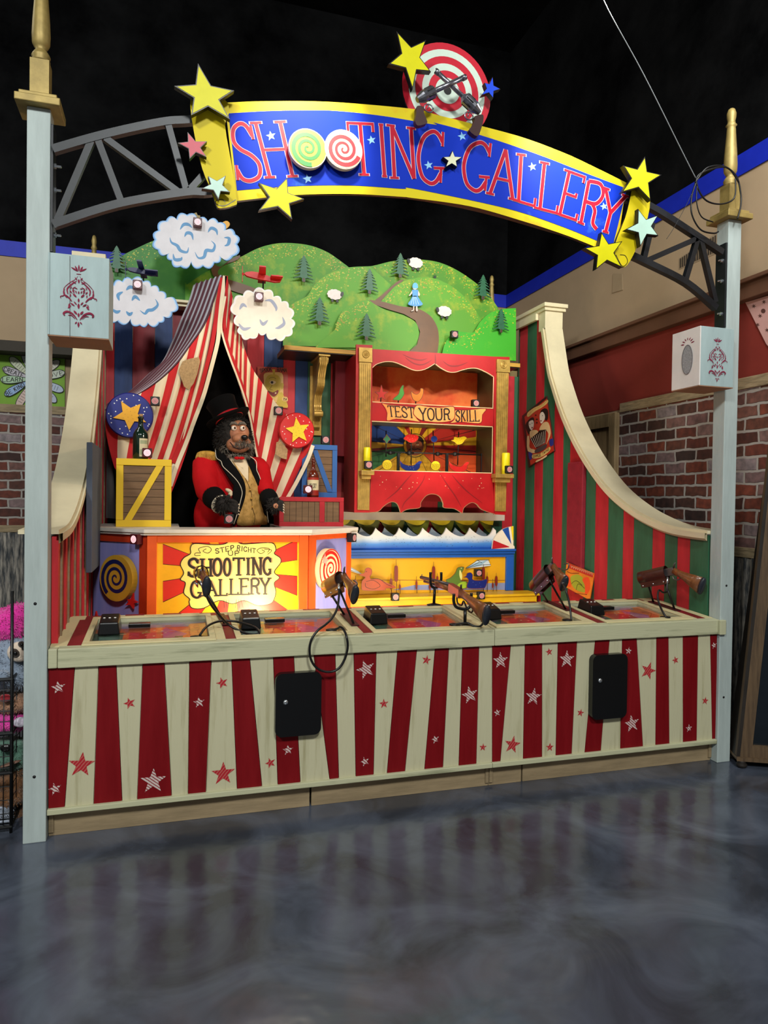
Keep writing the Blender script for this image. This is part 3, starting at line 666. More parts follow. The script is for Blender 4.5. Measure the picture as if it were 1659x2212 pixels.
def counter_unit(xa, xb, stations, label, front_idx):
    t = thing('shooting_counter', ((xa+xb)/2, .3, 0), label, 'counter')
    i0, i1 = front_idx
    b = B(); zt, zb = .812, .146
    for k in range(i0, i1):
        def xz(u, top):
            # the board edge photographed at u on the panel plane, at height zt / zb
            uu = u
            p = py0.P(uu, 1450 if top else 1700)
            d = ray(uu, 1447-(uu-104)*.0525 if top else 1745-(uu-104)*.106); s_ = (.02-CAM[1])/d[1]; return (CAM+s_*d)[0]
        a, c, d_, e_ = xz(red_t[k], 1), xz(red_t[k+1], 1), xz(red_b[k+1], 0), xz(red_b[k], 0)
        g = .0014; a += g; e_ += g; c -= g; d_ -= g
        b.slab([(e_, .02, zb), (d_, .02, zb), (c, .02, zt), (a, .02, zt)], (0, .018, 0), M_cr if cols[k] == 0 else M_cv)
    b.box((xa+.003, .0385, zb), (xb-.003, .0445, zt), M_cv)
    for u, v, r, c in STAR_F:
        p = py0.P(u, v)
        if not (xa < p[0] < xb): continue
        R_ = r*mpp(p)*1.0
        b.poly3(py0, onpl(py0, p, star2((0, 0), R_, random.uniform(-.35, .35), .40)), M_stw if c == 'w' else M_str, off=.0015)
    b.build('front_panel', t)
    if xa < 1:
        b = B(); b.box((xa+.001, .002, .803), (xa+.040, .055, .893), M_cw); b.build('rail_end_block', t, bevel=.004)
    b = B(); b.box((xa+(.042 if xa < 1 else .001), 0, .803), (xb-.001, .055, .893), M_cw, shear=lambda p: (p[0], p[1], p[2]+(.004 if p[1] > .03 and p[2] > .85 else 0))); b.build('front_rail', t, bevel=.004)
    if xa > 1: b = B(); b.box((3.885, -.022, .803), (3.93, -.0015, .893), M_cw); b.build('rail_end_block', t, bevel=.004)
    b = B(); b.box((xa+.001, 0, .12), (xb-.001, .05, .146), M_cw); b.build('bottom_rail', t, bevel=.003)
    # kick board and carcass
    xk = 1.35 if xa < 1 else 2.58
    for k0, k1 in ((xa+.001, xk-.005), (xk+.005, xb-.001)): b = B(); b.box((k0, .055, 0), (k1, .075, .10), M_pine); b.build('kick_board', t, bevel=.002)
    b = B(); b.box((xa+.002, .60, .02), (xb-.002, .62, deckz(.6)-.02), M_pine)
    for x in (xa+.002, xb-.022): b.box((x, .045, .02), (x+.02, .60, .80), M_pine)
    b.box((xa+.03, .06, .74), (xb-.03, .59, .75), M_pine); b.build('carcass', t)
    # striped deck boards showing between the frames and at the rear edge
    b = B(); sh = lambda p: (p[0], p[1], deckz(p[1])+p[2])
    x = xa+.002; k = 0
    xs = [xa+.002]
    while xs[-1] < xb-.002: xs.append(min(xs[-1]+.1, xb-.002))
    for k in range(len(xs)-1):
        m_ = M_crd if k % 2 else M_cwd; e_ = random.uniform(-.012, .008)
        b.box((xs[k], .545, -.016), (xs[k+1]-.001, .625+e_, 0), m_, shear=sh)
    for j in range(len(stations)+1):
        if j == 0: a, c = xa+.002, X0s[stations[0]]-.02
        elif j == len(stations): a, c = X0s[stations[-1]]+RW+.02, xb-.002
        else: a, c = X0s[stations[j-1]]+RW+.02, X0s[stations[j]]-.02
        n = max(1, round((c-a)/.06)); w = (c-a)/n
        for q in range(n): b.box((a+q*w, .055, -.016), (a+(q+1)*w-.001, .545, 0), M_crd if q % 2 else M_cwd, shear=sh)
    b.build('deck_boards', t)
    for s_ in stations:
        x0 = X0s[s_]; x1 = x0+RW; f = .03
        b = B()
        b.box((x0-f, .03, .0005), (x1+f, .085, .008), M_cwd, shear=sh); b.box((x0-f, .535, .0005), (x1+f, .57, .008), M_cwd, shear=sh)
        b.box((x0-f, .0855, .0005), (x0, .5345, .008), M_cwd, shear=sh); b.box((x1, .0855, .0005), (x1+f, .5345, .008), M_cwd, shear=sh)
        b.build('station_frame', t, bevel=.002)
        b = B()
        for lo, hi in (((x0-.018, .068, -.04), (x1+.018, .084, 0)), ((x0-.018, .536, -.04), (x1+.018, .552, 0)), ((x0-.018, .0845, -.04), (x0-.001, .5355, 0)), ((x1+.001, .0845, -.04), (x1+.018, .5355, 0))):
            b.box(lo, hi, M_cw, shear=sh)
        b.build('well_lining', t)
        # printed playfield under the glass
        b = B(); rnd = random.Random(s_+3); zz = -.032
        P = lambda fx, fy, dz=0: (x0+RW*fx, .085+.45*fy, deckz(.085+.45*fy)+zz+dz)
        b.add([P(0, 0), P(1, 0), P(1, 1), P(0, 1)], [(0, 1, 2, 3)], M_play['o'])
        dz = .0008
        def patch(pts, m_):
            b.add([P(x_, y_, patch.z) for x_, y_ in pts], [tuple(range(len(pts)))], M_play[m_]); patch.z += .0002
        patch.z = .001
        patch([(0, .78), (1, .78), (1, 1), (0, 1)], 'v'); patch([(.62, .05), (1, .05), (1, .9), (.8, .6)], 'y'); patch([(.7, .05), (.85, .9), (1, .95), (1, .5)], 'o')
        patch([(.45, .1), (.62, .05), (.82, .45), (.62, .75)], 'p'); patch([(.3, .3), (.6, .25), (.6, .55), (.3, .6)], 'r'); patch([(0, .3), (.25, .3), (.25, .6), (0, .6)], 'g')
        patch(circ((.14, .14), .11, 14, ry=.10), 'c'); patch([(.08, .05), (.4, .04), (.42, .2), (.1, .22)], 'g'); patch([(.1, .07), (.38, .06), (.39, .18), (.12, .19)], 'c')
        for _i in range(9):
            a_, c_ = rnd.uniform(.02, .85), rnd.uniform(.1, .85); w_ = rnd.uniform(.03, .1); patch([(a_, c_), (a_+w_, c_), (a_+w_, c_+w_*.6), (a_, c_+w_*.6)], rnd.choice('rpvgcoy'))
        for _i in range(8):
            an = _i*math.pi/4; patch(circ((.52+.1*math.cos(an), .5+.13*math.sin(an)), .012, 8, ry=.015), 'c')
        for _i in range(14):
            a_, c_ = rnd.uniform(.02, .9), rnd.uniform(.05, .9); L_, w_ = rnd.uniform(.05, .18), .006; an = rnd.choice((0, .2, 1.2, -.5)); dx, dy = L_*math.cos(an), L_*math.sin(an)
            if 0 < a_+dx < 1 and 0 < c_+dy < 1: patch([(a_, c_), (a_+dx, c_+dy), (a_+dx+w_, c_+dy+w_*1.5), (a_+w_, c_+w_*1.5)], rnd.choice('kck'))
        b.build('playfield_print', t)
        b = B(); b.box((x0+.0005, .085, -.020), (x1-.0005, .535, -.017), M_glass, shear=sh); b.build('glass_pane', t)
    # black cabinet door with its lock
    xa_d, xb_d = (1.150, 1.385) if xa < 1 else (2.985, 3.220)
    zc0, zc1 = (.400, .722) if xa < 1 else (.345, .722)
    b = B(); r = .035; pts = []
    for cx, cz, a0 in ((xb_d-r, zc1-r, 0), (xa_d+r, zc1-r, math.pi/2), (xa_d+r, zc0+r, math.pi), (xb_d-r, zc0+r, 1.5*math.pi)):
        pts += [(cx+r*math.cos(a0+k*math.pi/12), -.022, cz+r*math.sin(a0+k*math.pi/12)) for k in range(7)]
    b.slab(pts[::-1], (0, .04, 0), M_blk); d = b.build('access_door', t, bevel=.006)
    lx, lz = (at(617, 1517, -.022) if xa < 1 else at(1296, 1470, -.022))[[0, 2]]
    b = B(); b.lathe((lx, -.022, lz), (0, -1, 0), [(.013, 0), (.013, .004), (.009, .008), (.003, .009)], M_bolt, 14); b.build('lock', d)
    return t
counter_unit(.10, SEAM, [0, 1, 2], 'long left unit of the striped shooting counter with three glazed play wells', (0, 22))
counter_unit(SEAM, 3.90, [3, 4], 'short right unit of the striped shooting counter with two glazed play wells', (22, 37))
# small left return boards of the counter rail
for k in range(5):
    x0 = X0s[k]
    pos = ['beside the left end of the booth', 'second from the left, behind the looped cables', 'middle one, in front of the pond panel', 'fourth from the left, behind the rifle butt', 'rightmost, in front of the striped side wall'][k]
    t = thing('card_reader', (x0+.075, .40, deckz(.40)-.017), 'black card reader box on the counter well, '+pos, 'card reader', 'card readers on the counter')
    b = B(); z0 = deckz(.34)-.027; yb_ = .30
    pr_f = [(x0+.018, .27, z0), (x0+.125, .27, z0), (x0+.125, .27, z0+.065), (x0+.018, .27, z0+.065)]
    # wedge body with a sloping top
    ya, yb2 = .27, .43; zA, zB = deckz(ya)-.0165, deckz(yb2)-.0165
    vs = [(x0+.018, ya, zA), (x0+.125, ya, zA), (x0+.125, yb2, zB), (x0+.018, yb2, zB), (x0+.026, ya+.008, zA+.062), (x0+.117, ya+.008, zA+.062), (x0+.117, yb2-.02, zB+.077), (x0+.026, yb2-.02, zB+.077)]
    b.add(vs, [(0, 3, 2, 1), (0, 1, 5, 4), (1, 2, 6, 5), (2, 3, 7, 6), (3, 0, 4, 7), (4, 5, 6, 7)], M_blk); rb_ = b.build('reader_body', t, bevel=.006)
    b = B()
    for j in range(3): b.ell((x0+.045+j*.026, .345, (zA+.062+zB+.077)/2+.001), (.007, .007, .003), pm('led_white', '#e8e4dc', rough=.3), 8, 4)
    b.build('button', rb_)
    b = B(); b.box((x0+.16, .38, deckz(.42)-.0145), (x0+.27, .43, deckz(.42)+.006), M_blk); tag(b.build('display_module', bevel=.003), 'flat black display beside the card reader, '+pos, 'display', 'displays on the counter')

# ================================================================== SIDE WALLS
def wallpaint(n, c, **k): return mat(n, c, rough=.55, var=.18, scale=3, stretch=(3, 3, .6), bump=.1, bscale=18, **k)
W_red = wallpaint('board_red', '#b5202a'); W_grn = wallpaint('board_green', '#2c5f42'); W_mar = wallpaint('board_maroon', '#7d1220'); W_blu = wallpaint('board_blue', '#17386f')
W_gap = pm('board_gap', '#7d6c45')
M_trim = mat('cream_trim', '#d3c6a4', rough=.5, var=.05, scale=6)
pxw = X(3.9)
curve_px = y3((285, 258), (320, 500), (345, 600), (400, 770), (470, 930), (560, 1090), (680, 1250), (820, 1370), (960, 1450), (1100, 1500), (1285, 1527))
cv = [pxw.P(u, v) for u, v in cr(curve_px, False, 5)]
cyz = [(p[1], p[2]) for p in cv]; cyz[-1] = (.10, cyz[-1][1])
def ztop(y):
    if y >= cyz[0][0]: return 3.35
    for (a, za), (c, zc) in zip(cyz, cyz[1:]):
        if c <= y <= a: return zc+(za-zc)*(y-c)/(a-c+1e-9)
    return cyz[-1][1]
# board edges read on the right wall along v = 1180
us = [y3((x, 1560))[0][0] for x in (60, 103, 150, 207, 258, 325, 382, 425, 522, 588, 668, 762, 828, 945, 1022, 1100, 1178, 1292)]
ys = [pxw.P(u, 1165)[1] for u in us]
ccol = [W_grn, W_red, W_grn, W_red, W_grn, W_red, W_grn, W_red, W_grn, W_red, W_grn, W_red, W_grn, W_red, W_grn, W_red, W_grn]
b = B()
for k in range(len(ccol)):
    ya, yb2 = min(ys[k], 2.70), max(ys[k+1], .10)
    n = 4; top = [(ya+(yb2-ya)*i/n) for i in range(n+1)]
    pts = [(3.9, yb2+.002, 0), (3.9, ya-.001, 0)]+[(3.9, (y if 0 < i < n else (y-.001 if i == 0 else y+.002)), ztop(y)-.01) for i, y in enumerate(top)]
    b.slab(pts, (.02, 0, 0), ccol[k])
b.slab([(3.925, .10, 0), (3.925, 2.7, 0), (3.925, 2.7, 3.34)]+[(3.925, y, z-.02) for y, z in cyz], (.02, 0, 0), W_gap)
wallR = thing('side_wall', (3.93, 1.4, 0), 'red and green striped side wall with a sweeping cream top edge, right side of the booth', 'side wall'); b.build('striped_boards', wallR)
def coping(par, x0, x1, inner):
    b = B(); rows = [[], [], [], []]
    for i, (y, z) in enumerate(cyz):
        t = V((0, cyz[min(i+1, len(cyz)-1)][0]-cyz[max(i-1, 0)][0], cyz[min(i+1, len(cyz)-1)][1]-cyz[max(i-1, 0)][1])).normalized()
        n = V((0, -t.z, t.y)); n = n if n.y < 0 or n.z > 0 else -n
        if n.z < 0: n = -n
        n = V((0, -abs(n.y), abs(n.z)))
        p = V((0, y, z))
        for r, (dx, dn) in zip(rows, ((x0, 0), (x0, .02), (x1, .02), (x1, 0))): r.append(tuple(p+V((dx, 0, 0))+n*dn))
    b.grid(rows+[rows[0]], M_trim, smooth=False)
    for e in (0, -1): b.add([r[e] for r in rows], [(0, 1, 2, 3)], M_trim)
    b.build('curved_coping', par)
    b = B(); rows = [[], [], [], []]       # small moulding on the inner face
    s = -1 if inner == x0 else 1
    for i, (y, z) in enumerate(cyz):
        t = V((0, cyz[min(i+1, len(cyz)-1)][0]-cyz[max(i-1, 0)][0], cyz[min(i+1, len(cyz)-1)][1]-cyz[max(i-1, 0)][1])).normalized(); n = V((0, -abs(t.z), abs(t.y))); p = V((0, y, z))
        for r, (dx, dn) in zip(rows, ((inner, .0), (inner+s*.018, .006), (inner+s*.018, -.03), (inner, -.045))): r.append(tuple(p+V((dx, 0, 0))+n*dn))
    b.grid(rows+[rows[0]], M_trim, smooth=False); b.build('edge_moulding', par)
    b = B(); y0, z0 = cyz[0]
    b.box((x0, y0-.02, 3.18), (x1, y0+.10, 3.35), M_trim); b.box((x0-.015, y0-.04, 3.35), (x1+.02, 2.80, 3.38), M_trim); b.box((x0-.03, y0-.06, 3.38), (x1+.03, 2.80, 3.415), M_trim)
    b.box((inner-(.0 if s > 0 else .03), y0+.10, 3.29), (inner+(.03 if s > 0 else 0), 2.8, 3.35), M_trim)
    b.build('top_cap', par, bevel=.004)
coping(wallR, 3.88, 4.06, 3.88)
M_pad = mat('red_pad', '#861224', rough=.75, var=.15, scale=12, bump=.3, bscale=30)
b = B(); q0, q1 = pxw.P(1232, 1000), pxw.P(1264, 1215)
b.box((3.86, q1[1], .9), (3.8995, q0[1]-.02, q0[2]), M_pad); b.build('upright_board', wallR, bevel=.008)
# left side wall, seen almost edge-on
wallL = thing('side_wall', (.10, 1.4, 0), 'red and dark striped side wall with cream curved top edge, left side of the booth', 'side wall')
b = B(); W_lred = wallpaint('board_bright_red', '#c2242c')
ylist = list(np.arange(.10, 2.70, .13))+[2.70]; LC = [W_lred, W_gap, W_lred, W_mar]
for k in range(len(ylist)-1):
    ya, yb2 = ylist[k], ylist[k+1]
    pts = [(.12, ya+.001, 0), (.12, yb2-.002, 0), (.12, yb2-.002, ztop(yb2)-.012), (.12, ya+.001, ztop(ya)-.012)]
    b.slab(pts, (-.02, 0, 0), LC[k % 4] if False else (W_lred if k % 2 == 0 else W_mar))
    b.box((.1195, ya+.0, 0), (.1212+.008, ya+.012, ztop(ya)-.03), M_pine if k % 2 else W_lred)
b.slab([(.098, .10, 0), (.098, 2.7, 0), (.098, 2.7, 3.34)]+[(.098, y, z-.02) for y, z in cyz], (-.02, 0, 0), W_gap)
b.build('striped_boards', wallL)
coping(wallL, -.045, .13, .13)
b = B(); b.box((.150, 1.04, 1.14), (.185, 1.57, 1.93), mat('slate_cloth', '#4b5362', rough=.8, var=.08)); tag(b.build('slate_panel', bevel=.004), 'slate grey flat panel fixed to the left side wall beside the swirl panel', 'panel')

# ================================================================== BACK WALL OF THE STAGE
b = B()
pb27 = Y(2.70)
edges = [(150, W_mar), (215, W_red), (247, W_blu), (286, W_mar), (334, W_blu), (372, W_mar), (420, W_blu), (450, W_mar), (533, W_red), (570, W_blu), (612, W_red), (638, W_blu), (665, W_grn), (715, W_red), (730, W_mar), (752, W_grn), (800, W_red), (850, W_grn), (905, W_red), (950, W_grn), (1000, W_red), (1050, W_grn), (1090, W_red), (1112, W_grn)]
xs = [pb27.P(u, 800)[0] for u, _c in edges]+[3.9]
for (u, c), xa, xb in zip(edges, xs, xs[1:]):
    xa = max(xa, .12)
    if xb > xa: b.box((xa+.001, 2.70, 0), (xb-.001, 2.72, 3.2 if xb < 1.6 else 2.84), c)
b.box((.10, 2.722, 0), (3.9, 2.74, 2.9), W_gap)
backW = tag(b.build('back_wall_panel', bevel=.001), 'back wall of vertical blue, red and green painted boards behind the tent and puppet cabinet', 'back wall')
b = B(); zl = at(390, 655, 2.6)[2]
b.box((.12, 2.56, zl-.035), (1.50, 2.699, zl), M_trim); b.box((.12, 2.53, zl-.01), (1.50, 2.699, zl+.012), M_trim)
tag(b.build('picture_shelf', bevel=.003), 'narrow white moulding shelf on the back wall left of the tent peak', 'shelf')
# the shelf under the hills and its corbel
M_ply = mat('ply_edge', '#c79a3a', rough=.5, col2='#a8792a', thr=(.4, .6), scale=3, stretch=(1, 1, 30))
M_dark = pm('shelf_underside_shade', '#1c1610')  # dark sheet below the hill shelf, its shade put into the colour
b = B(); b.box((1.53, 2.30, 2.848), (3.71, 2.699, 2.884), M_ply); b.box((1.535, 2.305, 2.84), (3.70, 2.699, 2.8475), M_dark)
sh_ = tag(b.build('hill_shelf', bevel=.002), 'thick gold-edged shelf carrying the painted green hills', 'shelf')
M_gilt = mat('gilt', '#b39148', rough=.4, metal=.4, var=.25, scale=14)
b = B(); cx = Y(2.4).P(697, 770)[0]; t_ = thing('scroll_corbel', (cx, 2.6, 2.2), 'gold scrolled corbel bracket under the shelf left of the puppet cabinet', 'bracket')
b.box((cx-.055, 2.675, 2.18), (cx+.055, 2.699, 2.80), M_gilt); b.build('back_plate', t_, bevel=.004)
b = B()
prof = cr([(2.676, 2.84), (2.34, 2.84), (2.34, 2.80), (2.36, 2.76), (2.40, 2.72), (2.44, 2.66), (2.45, 2.60), (2.50, 2.56), (2.56, 2.52), (2.585, 2.44), (2.56, 2.38), (2.59, 2.33), (2.63, 2.30), (2.64, 2.25), (2.676, 2.22)][1:-1], False, 4)
prof = [(2.676, 2.84)]+prof+[(2.676, 2.22)]
b.slab([(cx-.032, y, z) for y, z in prof], (.064, 0, 0), M_gilt)
for yy, zz, rr in ((2.375, 2.80, .035), (2.56, 2.36, .028)): b.lathe((cx-.04, yy, zz), (1, 0, 0), [(rr, 0), (rr, .08)], M_gilt, 16)
for dx in (-.016, 0, .016): b.tube([(cx+dx, y-.004, z) for y, z in prof[2:-3]], .005, M_gilt, 6)
b.box((cx-.05, 2.32, 2.822), (cx+.05, 2.69, 2.839), M_gilt); b.build('scroll', t_, bevel=.002)

# ================================================================== RINGMASTER'S COUNTER
st = thing('stage_counter', (1.02, 1.5, 0), 'three-sided painted counter with white top in front of the ringmaster bear', 'counter')
M_org = pm('trim_orange', '#d95316'); M_orr = pm('trim_red_orange', '#b03010'); M_white = pm('top_white', '#d8d0c4', rough=.4)
A_, B_, C_, D_ = (.135, 1.659), (.494, 1.30), (1.557, 1.30), (1.965, 1.708)
zc = 1.372
b = B()
o = .05
top = [(.135, 1.667-o*1.2, zc), (.494-.02, 1.30-o, zc), (1.557+.02, 1.30-o, zc), (1.965+.06, 1.708-.02, zc), (2.04, 2.35, zc), (1.435, 2.35, zc), (1.435, 1.66, zc), (.70, 1.66, zc), (.70, 2.35, zc), (.135, 2.35, zc)]
b.slab([(x, y, zc+.022) for x, y, z in top], (0, 0, -.022), M_white)
b.slab([(x, y+.018, zc-.0005) for x, y, z in top], (0, 0, -.016), M_white); b.build('counter_top', st, bevel=.003)
def panel(p, q, matr, name):
    p, q = V((p[0], p[1], 0)), V((q[0], q[1], 0)); d = (q-p).normalized(); n = V((d.y, -d.x, 0))
    b = B(); b.slab([p+V((0, 0, .1)), q+V((0, 0, .1)), q+V((0, 0, zc-.018)), p+V((0, 0, zc-.018))], -n*.02, matr)
    return b, Pl(tuple(p), tuple(n)), p, q, d, n
M_sunr = pm('sun_red', '#cf2a1c'); M_suny = pm('sun_yellow', '#eea916'); M_plaq = mat('plaque_buff', '#e9cf6a', rough=.5, var=.08); M_ink2 = pm('ink_brown', '#23130d', rough=.5)
b, plc, p, q, d, n = panel(B_, C_, M_suny, 'c')
# rays
cR = plc.P(505, 1262)
cpx = (500, 1232)
box = [352, 1157, 642, 1340]
def clip(poly):
    def cl(P, f, g):
        out = []
        for i in range(len(P)):
            a, c = P[i-1], P[i]; fa, fc = f(a), f(c)
            if (fa >= 0) != (fc >= 0):
                t = fa/(fa-fc); out.append((a[0]+(c[0]-a[0])*t, a[1]+(c[1]-a[1])*t))
            if fc >= 0: out.append(c)
        return out
    for f in (lambda p: p[0]-box[0], lambda p: box[2]-p[0], lambda p: p[1]-box[1], lambda p: box[3]-p[1]):
        if poly: poly = cl(poly, f, None)
    return poly
for k in range(12):
    a0 = k*math.pi/6+.09; a1 = a0+math.pi/12*1.05
    pg = clip([cpx, (cpx[0]+500*math.cos(a0), cpx[1]+500*math.sin(a0)), (cpx[0]+500*math.cos(a1), cpx[1]+500*math.sin(a1))])
    if len(pg) > 2: b.flat(plc, pg, M_sunr, off=.001)
    for a in (a0, a1):
        L2 = clip([cpx, (cpx[0]+500*math.cos(a-.004), cpx[1]+500*math.sin(a-.004)), (cpx[0]+500*math.cos(a+.004), cpx[1]+500*math.sin(a+.004))])
        if len(L2) > 2: b.flat(plc, L2, M_ink2, off=.0014)
plq = y1((892, 172), (940, 205), (1010, 205), (1125, 200), (1150, 240), (1140, 265), (1175, 290), (1178, 320), (1140, 375), (1172, 408), (1140, 440), (1150, 490), (1140, 535), (1115, 565), (1040, 575), (960, 545), (890, 565), (810, 545), (720, 590), (650, 590), (632, 555), (635, 535), (600, 500), (610, 440), (580, 420), (600, 380), (580, 330), (600, 290), (640, 265), (640, 230), (665, 205), (780, 212), (850, 205))
b.flat(plc, cr(plq, True, 4), M_plaq, off=.002); b.line(plc, cr(plq, True, 4), 1.8, M_ink2, off=.003, closed=True)
for s_ in (((700, 260), (690, 235), (740, 222), (765, 240), (745, 262), (715, 250), (735, 236)), ((1100, 258), (1110, 235), (1060, 232), (1038, 248), (1060, 265), (1082, 252), (1065, 242)), ((700, 262), (670, 262), (668, 276), (700, 275)), ((1100, 270), (1125, 245), (1080, 238))):
    b.line(plc, cr(y1(*s_)), 1.2, M_ink2, off=.003)
for (x0, x1, y0, y1_) in ((780, 915, 235, 225), (925, 1040, 222, 235)): pass
word(b, plc, 'STEP', y1((785, 238), (900, 215), (903, 242), (790, 265)), 1.7, M_ink2, off=.003, serif=.12)
word(b, plc, 'RIGHT', y1((918, 216), (1030, 236), (1030, 262), (915, 245)), 1.7, M_ink2, off=.003, serif=.12)
word(b, plc, 'UP', y1((862, 252), (932, 250), (934, 274), (864, 276)), 1.7, M_ink2, off=.003, serif=.12)
hl = pm('letter_shadow', '#b98a5a')
for off_, m_, dx in ((.0028, hl, 3), (.0036, M_ink2, 0)):
    for ch, x0, x1, yy0, yy1 in (('S', 405, 430, 1207, 1245), ('H', 434, 458, 1208, 1244), ('O', 460, 479, 1207, 1243), ('O', 483, 498, 1207, 1243), ('T', 503, 528, 1206, 1242), ('I', 527, 545, 1206, 1241), ('N', 545, 565, 1205, 1242), ('G', 568, 586, 1205, 1241)):
        glyph(b, plc, ch, [(x0+dx, yy0), (x1+dx, yy0), (x1+dx, yy1), (x0+dx, yy1)], 5.6, m_, off=off_, serif=.24)
    for ch, x0, x1, yy0, yy1 in (('G', 411, 436, 1255, 1291), ('A', 440, 468, 1254, 1287), ('L', 472, 491, 1252, 1286), ('L', 495, 515, 1251, 1284), ('E', 518, 538, 1250, 1284), ('R', 540, 562, 1250, 1283), ('Y', 562, 583, 1249, 1283)):
        glyph(b, plc, ch, [(x0+dx, yy0), (x1+dx, yy0), (x1+dx, yy1), (x0+dx, yy1)], 4.8, m_, off=off_, serif=.22)
for x_, x2_ in ((790, 805), (815, 835), (850, 850), (940, 935), (965, 985), (990, 1030)):
    b.line(plc, y1((x_*.5+445+(0), 540), (x2_*.5+440, 590)), 1, M_ink2, off=.003)
b.build('sunburst_panel', st)
b = B(); nn = V(plc.n)
for x0, x1, z0, z1_ in ((.494, .555, .1, zc-.018), (1.495, 1.557, .1, zc-.018)): b.box((x0, 1.282, z0), (x1, 1.2995, z1_), M_org)
b.box((.5555, 1.284, zc-.065), (1.4945, 1.2995, zc-.018), M_org); b.build('panel_trim', st, bevel=.002)
# side panels with swirl discs
M_lav = mat('lavender_paint', '#7d80c4', rough=.5, col2='#9a92c8', thr=(.3, .7), scale=2, stretch=(6, 6, .6)); M_navy = pm('swirl_navy', '#141b52'); M_och = pm('swirl_ochre', '#c99b2c')
M_sw2 = pm('swirl_cream', '#f0d2a0'); M_swr = pm('swirl_red', '#cc2018')
b, plL, p, q, d, n = panel(A_, B_, M_lav, 'l'); b.build('side_panel', st)
b = B(); b.slab([q-d*.058+V((0, 0, .1)), q+V((0, 0, .1)), q+V((0, 0, zc-.018)), q-d*.058+V((0, 0, zc-.018))], n*.012, M_orr); b.slab([p+V((0, 0, zc-.07)), q-d*.059+V((0, 0, zc-.07)), q-d*.059+V((0, 0, zc-.018)), p+V((0, 0, zc-.018))], n*.012, M_orr); b.build('panel_trim', st)
def swirl3(pl, c, off, r_, mbg, mfg, par, a0, th, turns, wf, rim=None, tilt=0):
    c3 = pl.P(*c, off); pl2 = Pl(c3, pl.n); return swirl(c, r_/mpp(c3), mbg, mfg, pl2, par, 'swirl_disc', a0, th=th, side=mbg, turns=turns, wf=wf, rim=rim)
swirl3(plL, (250, 1249), .05, .155, M_och, M_navy, st, .3, .045, 2.6, .52)
for tips, m_ in ((y1((318, 498), (345, 553), (318, 592), (268, 572), (282, 535)), M_swr), (y1((95, 605), (125, 650), (105, 690), (80, 680), (70, 640)), M_swr)):
    P = [plL.P(*t, .03) for t in tips_star(tips, .42)]; b = B(); b.poly3(plL, P, m_, th=.012); b.build('star', st)
b, plR, p, q, d, n = panel(C_, D_, M_lav, 'r'); b.build('side_panel', st)
b = B(); 
for s0, s1 in ((0, .09), ((q-p).length-.055, (q-p).length)):
    b.slab([p+d*s0+V((0, 0, .1)), p+d*s1+V((0, 0, .1)), p+d*s1+V((0, 0, zc-.018)), p+d*s0+V((0, 0, zc-.018))], n*.012, M_org)
b.slab([p+d*.091+V((0, 0, zc-.055)), p+d*((q-p).length-.056)+V((0, 0, zc-.055)), p+d*((q-p).length-.056)+V((0, 0, zc-.018)), p+d*.091+V((0, 0, zc-.018))], n*.012, M_org); b.build('panel_trim', st)
swirl3(plR, (714, 1229), .05, .150, M_sw2, M_swr, st, 1.0, .045, 3.2, .5, rim=M_swr)
P = [plR.P(*t, .055) for t in tips_star(y1((1405, 262), (1430, 300), (1418, 345), (1390, 320), (1388, 290)), .42)]; b = B(); b.poly3(plR, P, pm('star_pink', '#d99a8c'), th=.012); b.build('star', st)
# ================================================================== PAINTED HILLS
def hillmat(n, base, hi, thr=(.55, .75)): return mat(n, base, rough=.5, col2=hi, thr=thr, scale=5.5)
H_dk = hillmat('hill_deep', '#347a28', '#4f9030', (.45, .8)); H_md = hillmat('hill_mid', '#4f8e1c', '#9aa81e', (.50, .74)); H_lt = hillmat('hill_light', '#5a9a22', '#a9ac20', (.52, .76))
H_br = hillmat('hill_bright', '#37a41a', '#7db41e', (.55, .8)); H_ed = pm('hill_edge', '#3b7420'); M_path = pm('path_brown', '#6b4423', var=.12)
hills = thing('painted_hills', (2.0, 2.55, 2.884), 'large green cut-out hills with yellow speckles and a brown path above the booth', 'backdrop')
def hill(pts, y, m, th=.018, smooth=True, name='hill_panel', sp=None):
    b = B(); P_ = [Y(y).P(u, v) for u, v in pts]; P_ = [np.array([max(p[0], .155), p[1], p[2]]) for p in P_]; P_ = [np.array([p[0], p[1], max(p[2], 2.8855)]) if p[0] > 1.50 else p for p in P_]; b.poly3(Y(y), P_, m, th=th, side=H_ed)
    if sp:       # sponge-dabbed highlights hugging the crest
        rnd = random.Random(len(pts)*7+int(y*1000)); crest, n_ = sp
        for k in range(n_):
            i = rnd.random()*(len(crest)-1.001); j = int(i); f = i-j
            u = crest[j][0]*(1-f)+crest[j+1][0]*f; v = crest[j][1]*(1-f)+crest[j+1][1]*f
            dpt = abs(rnd.gauss(0, 16))+3; v += dpt; u += rnd.uniform(-3, 3)
            r = rnd.uniform(.7, 2.4); a0 = rnd.random()*6
            b.flat(Y(y), [(u+r*math.cos(a0+t)*rnd.uniform(.5, 1.2), v+r*math.sin(a0+t)*rnd.uniform(.4, 1)) for t in (0, 1.3, 2.5, 3.8, 5)], rnd.choice([M_dab, M_dab2, M_dab3]), off=.0008+.0000015*k)
    return b.build(name, hills)
M_dab = pm('dab_yellow', '#bcae22'); M_dab2 = pm('dab_lime', '#9fb32a'); M_dab3 = pm('dab_gold', '#a98f20')
c1 = cr(z4((40, 470), (140, 400), (240, 322), (330, 275), (440, 226), (560, 190), (700, 200), (820, 260), (970, 330)))
hill(c1+[(520, 650), (200, 648)], 2.66, H_dk, sp=(c1, 240))
c2 = cr([(505, 560)]+z4((970, 330), (1080, 275), (1180, 248), (1280, 243), (1400, 258), (1500, 295), (1570, 340), (1640, 392)))
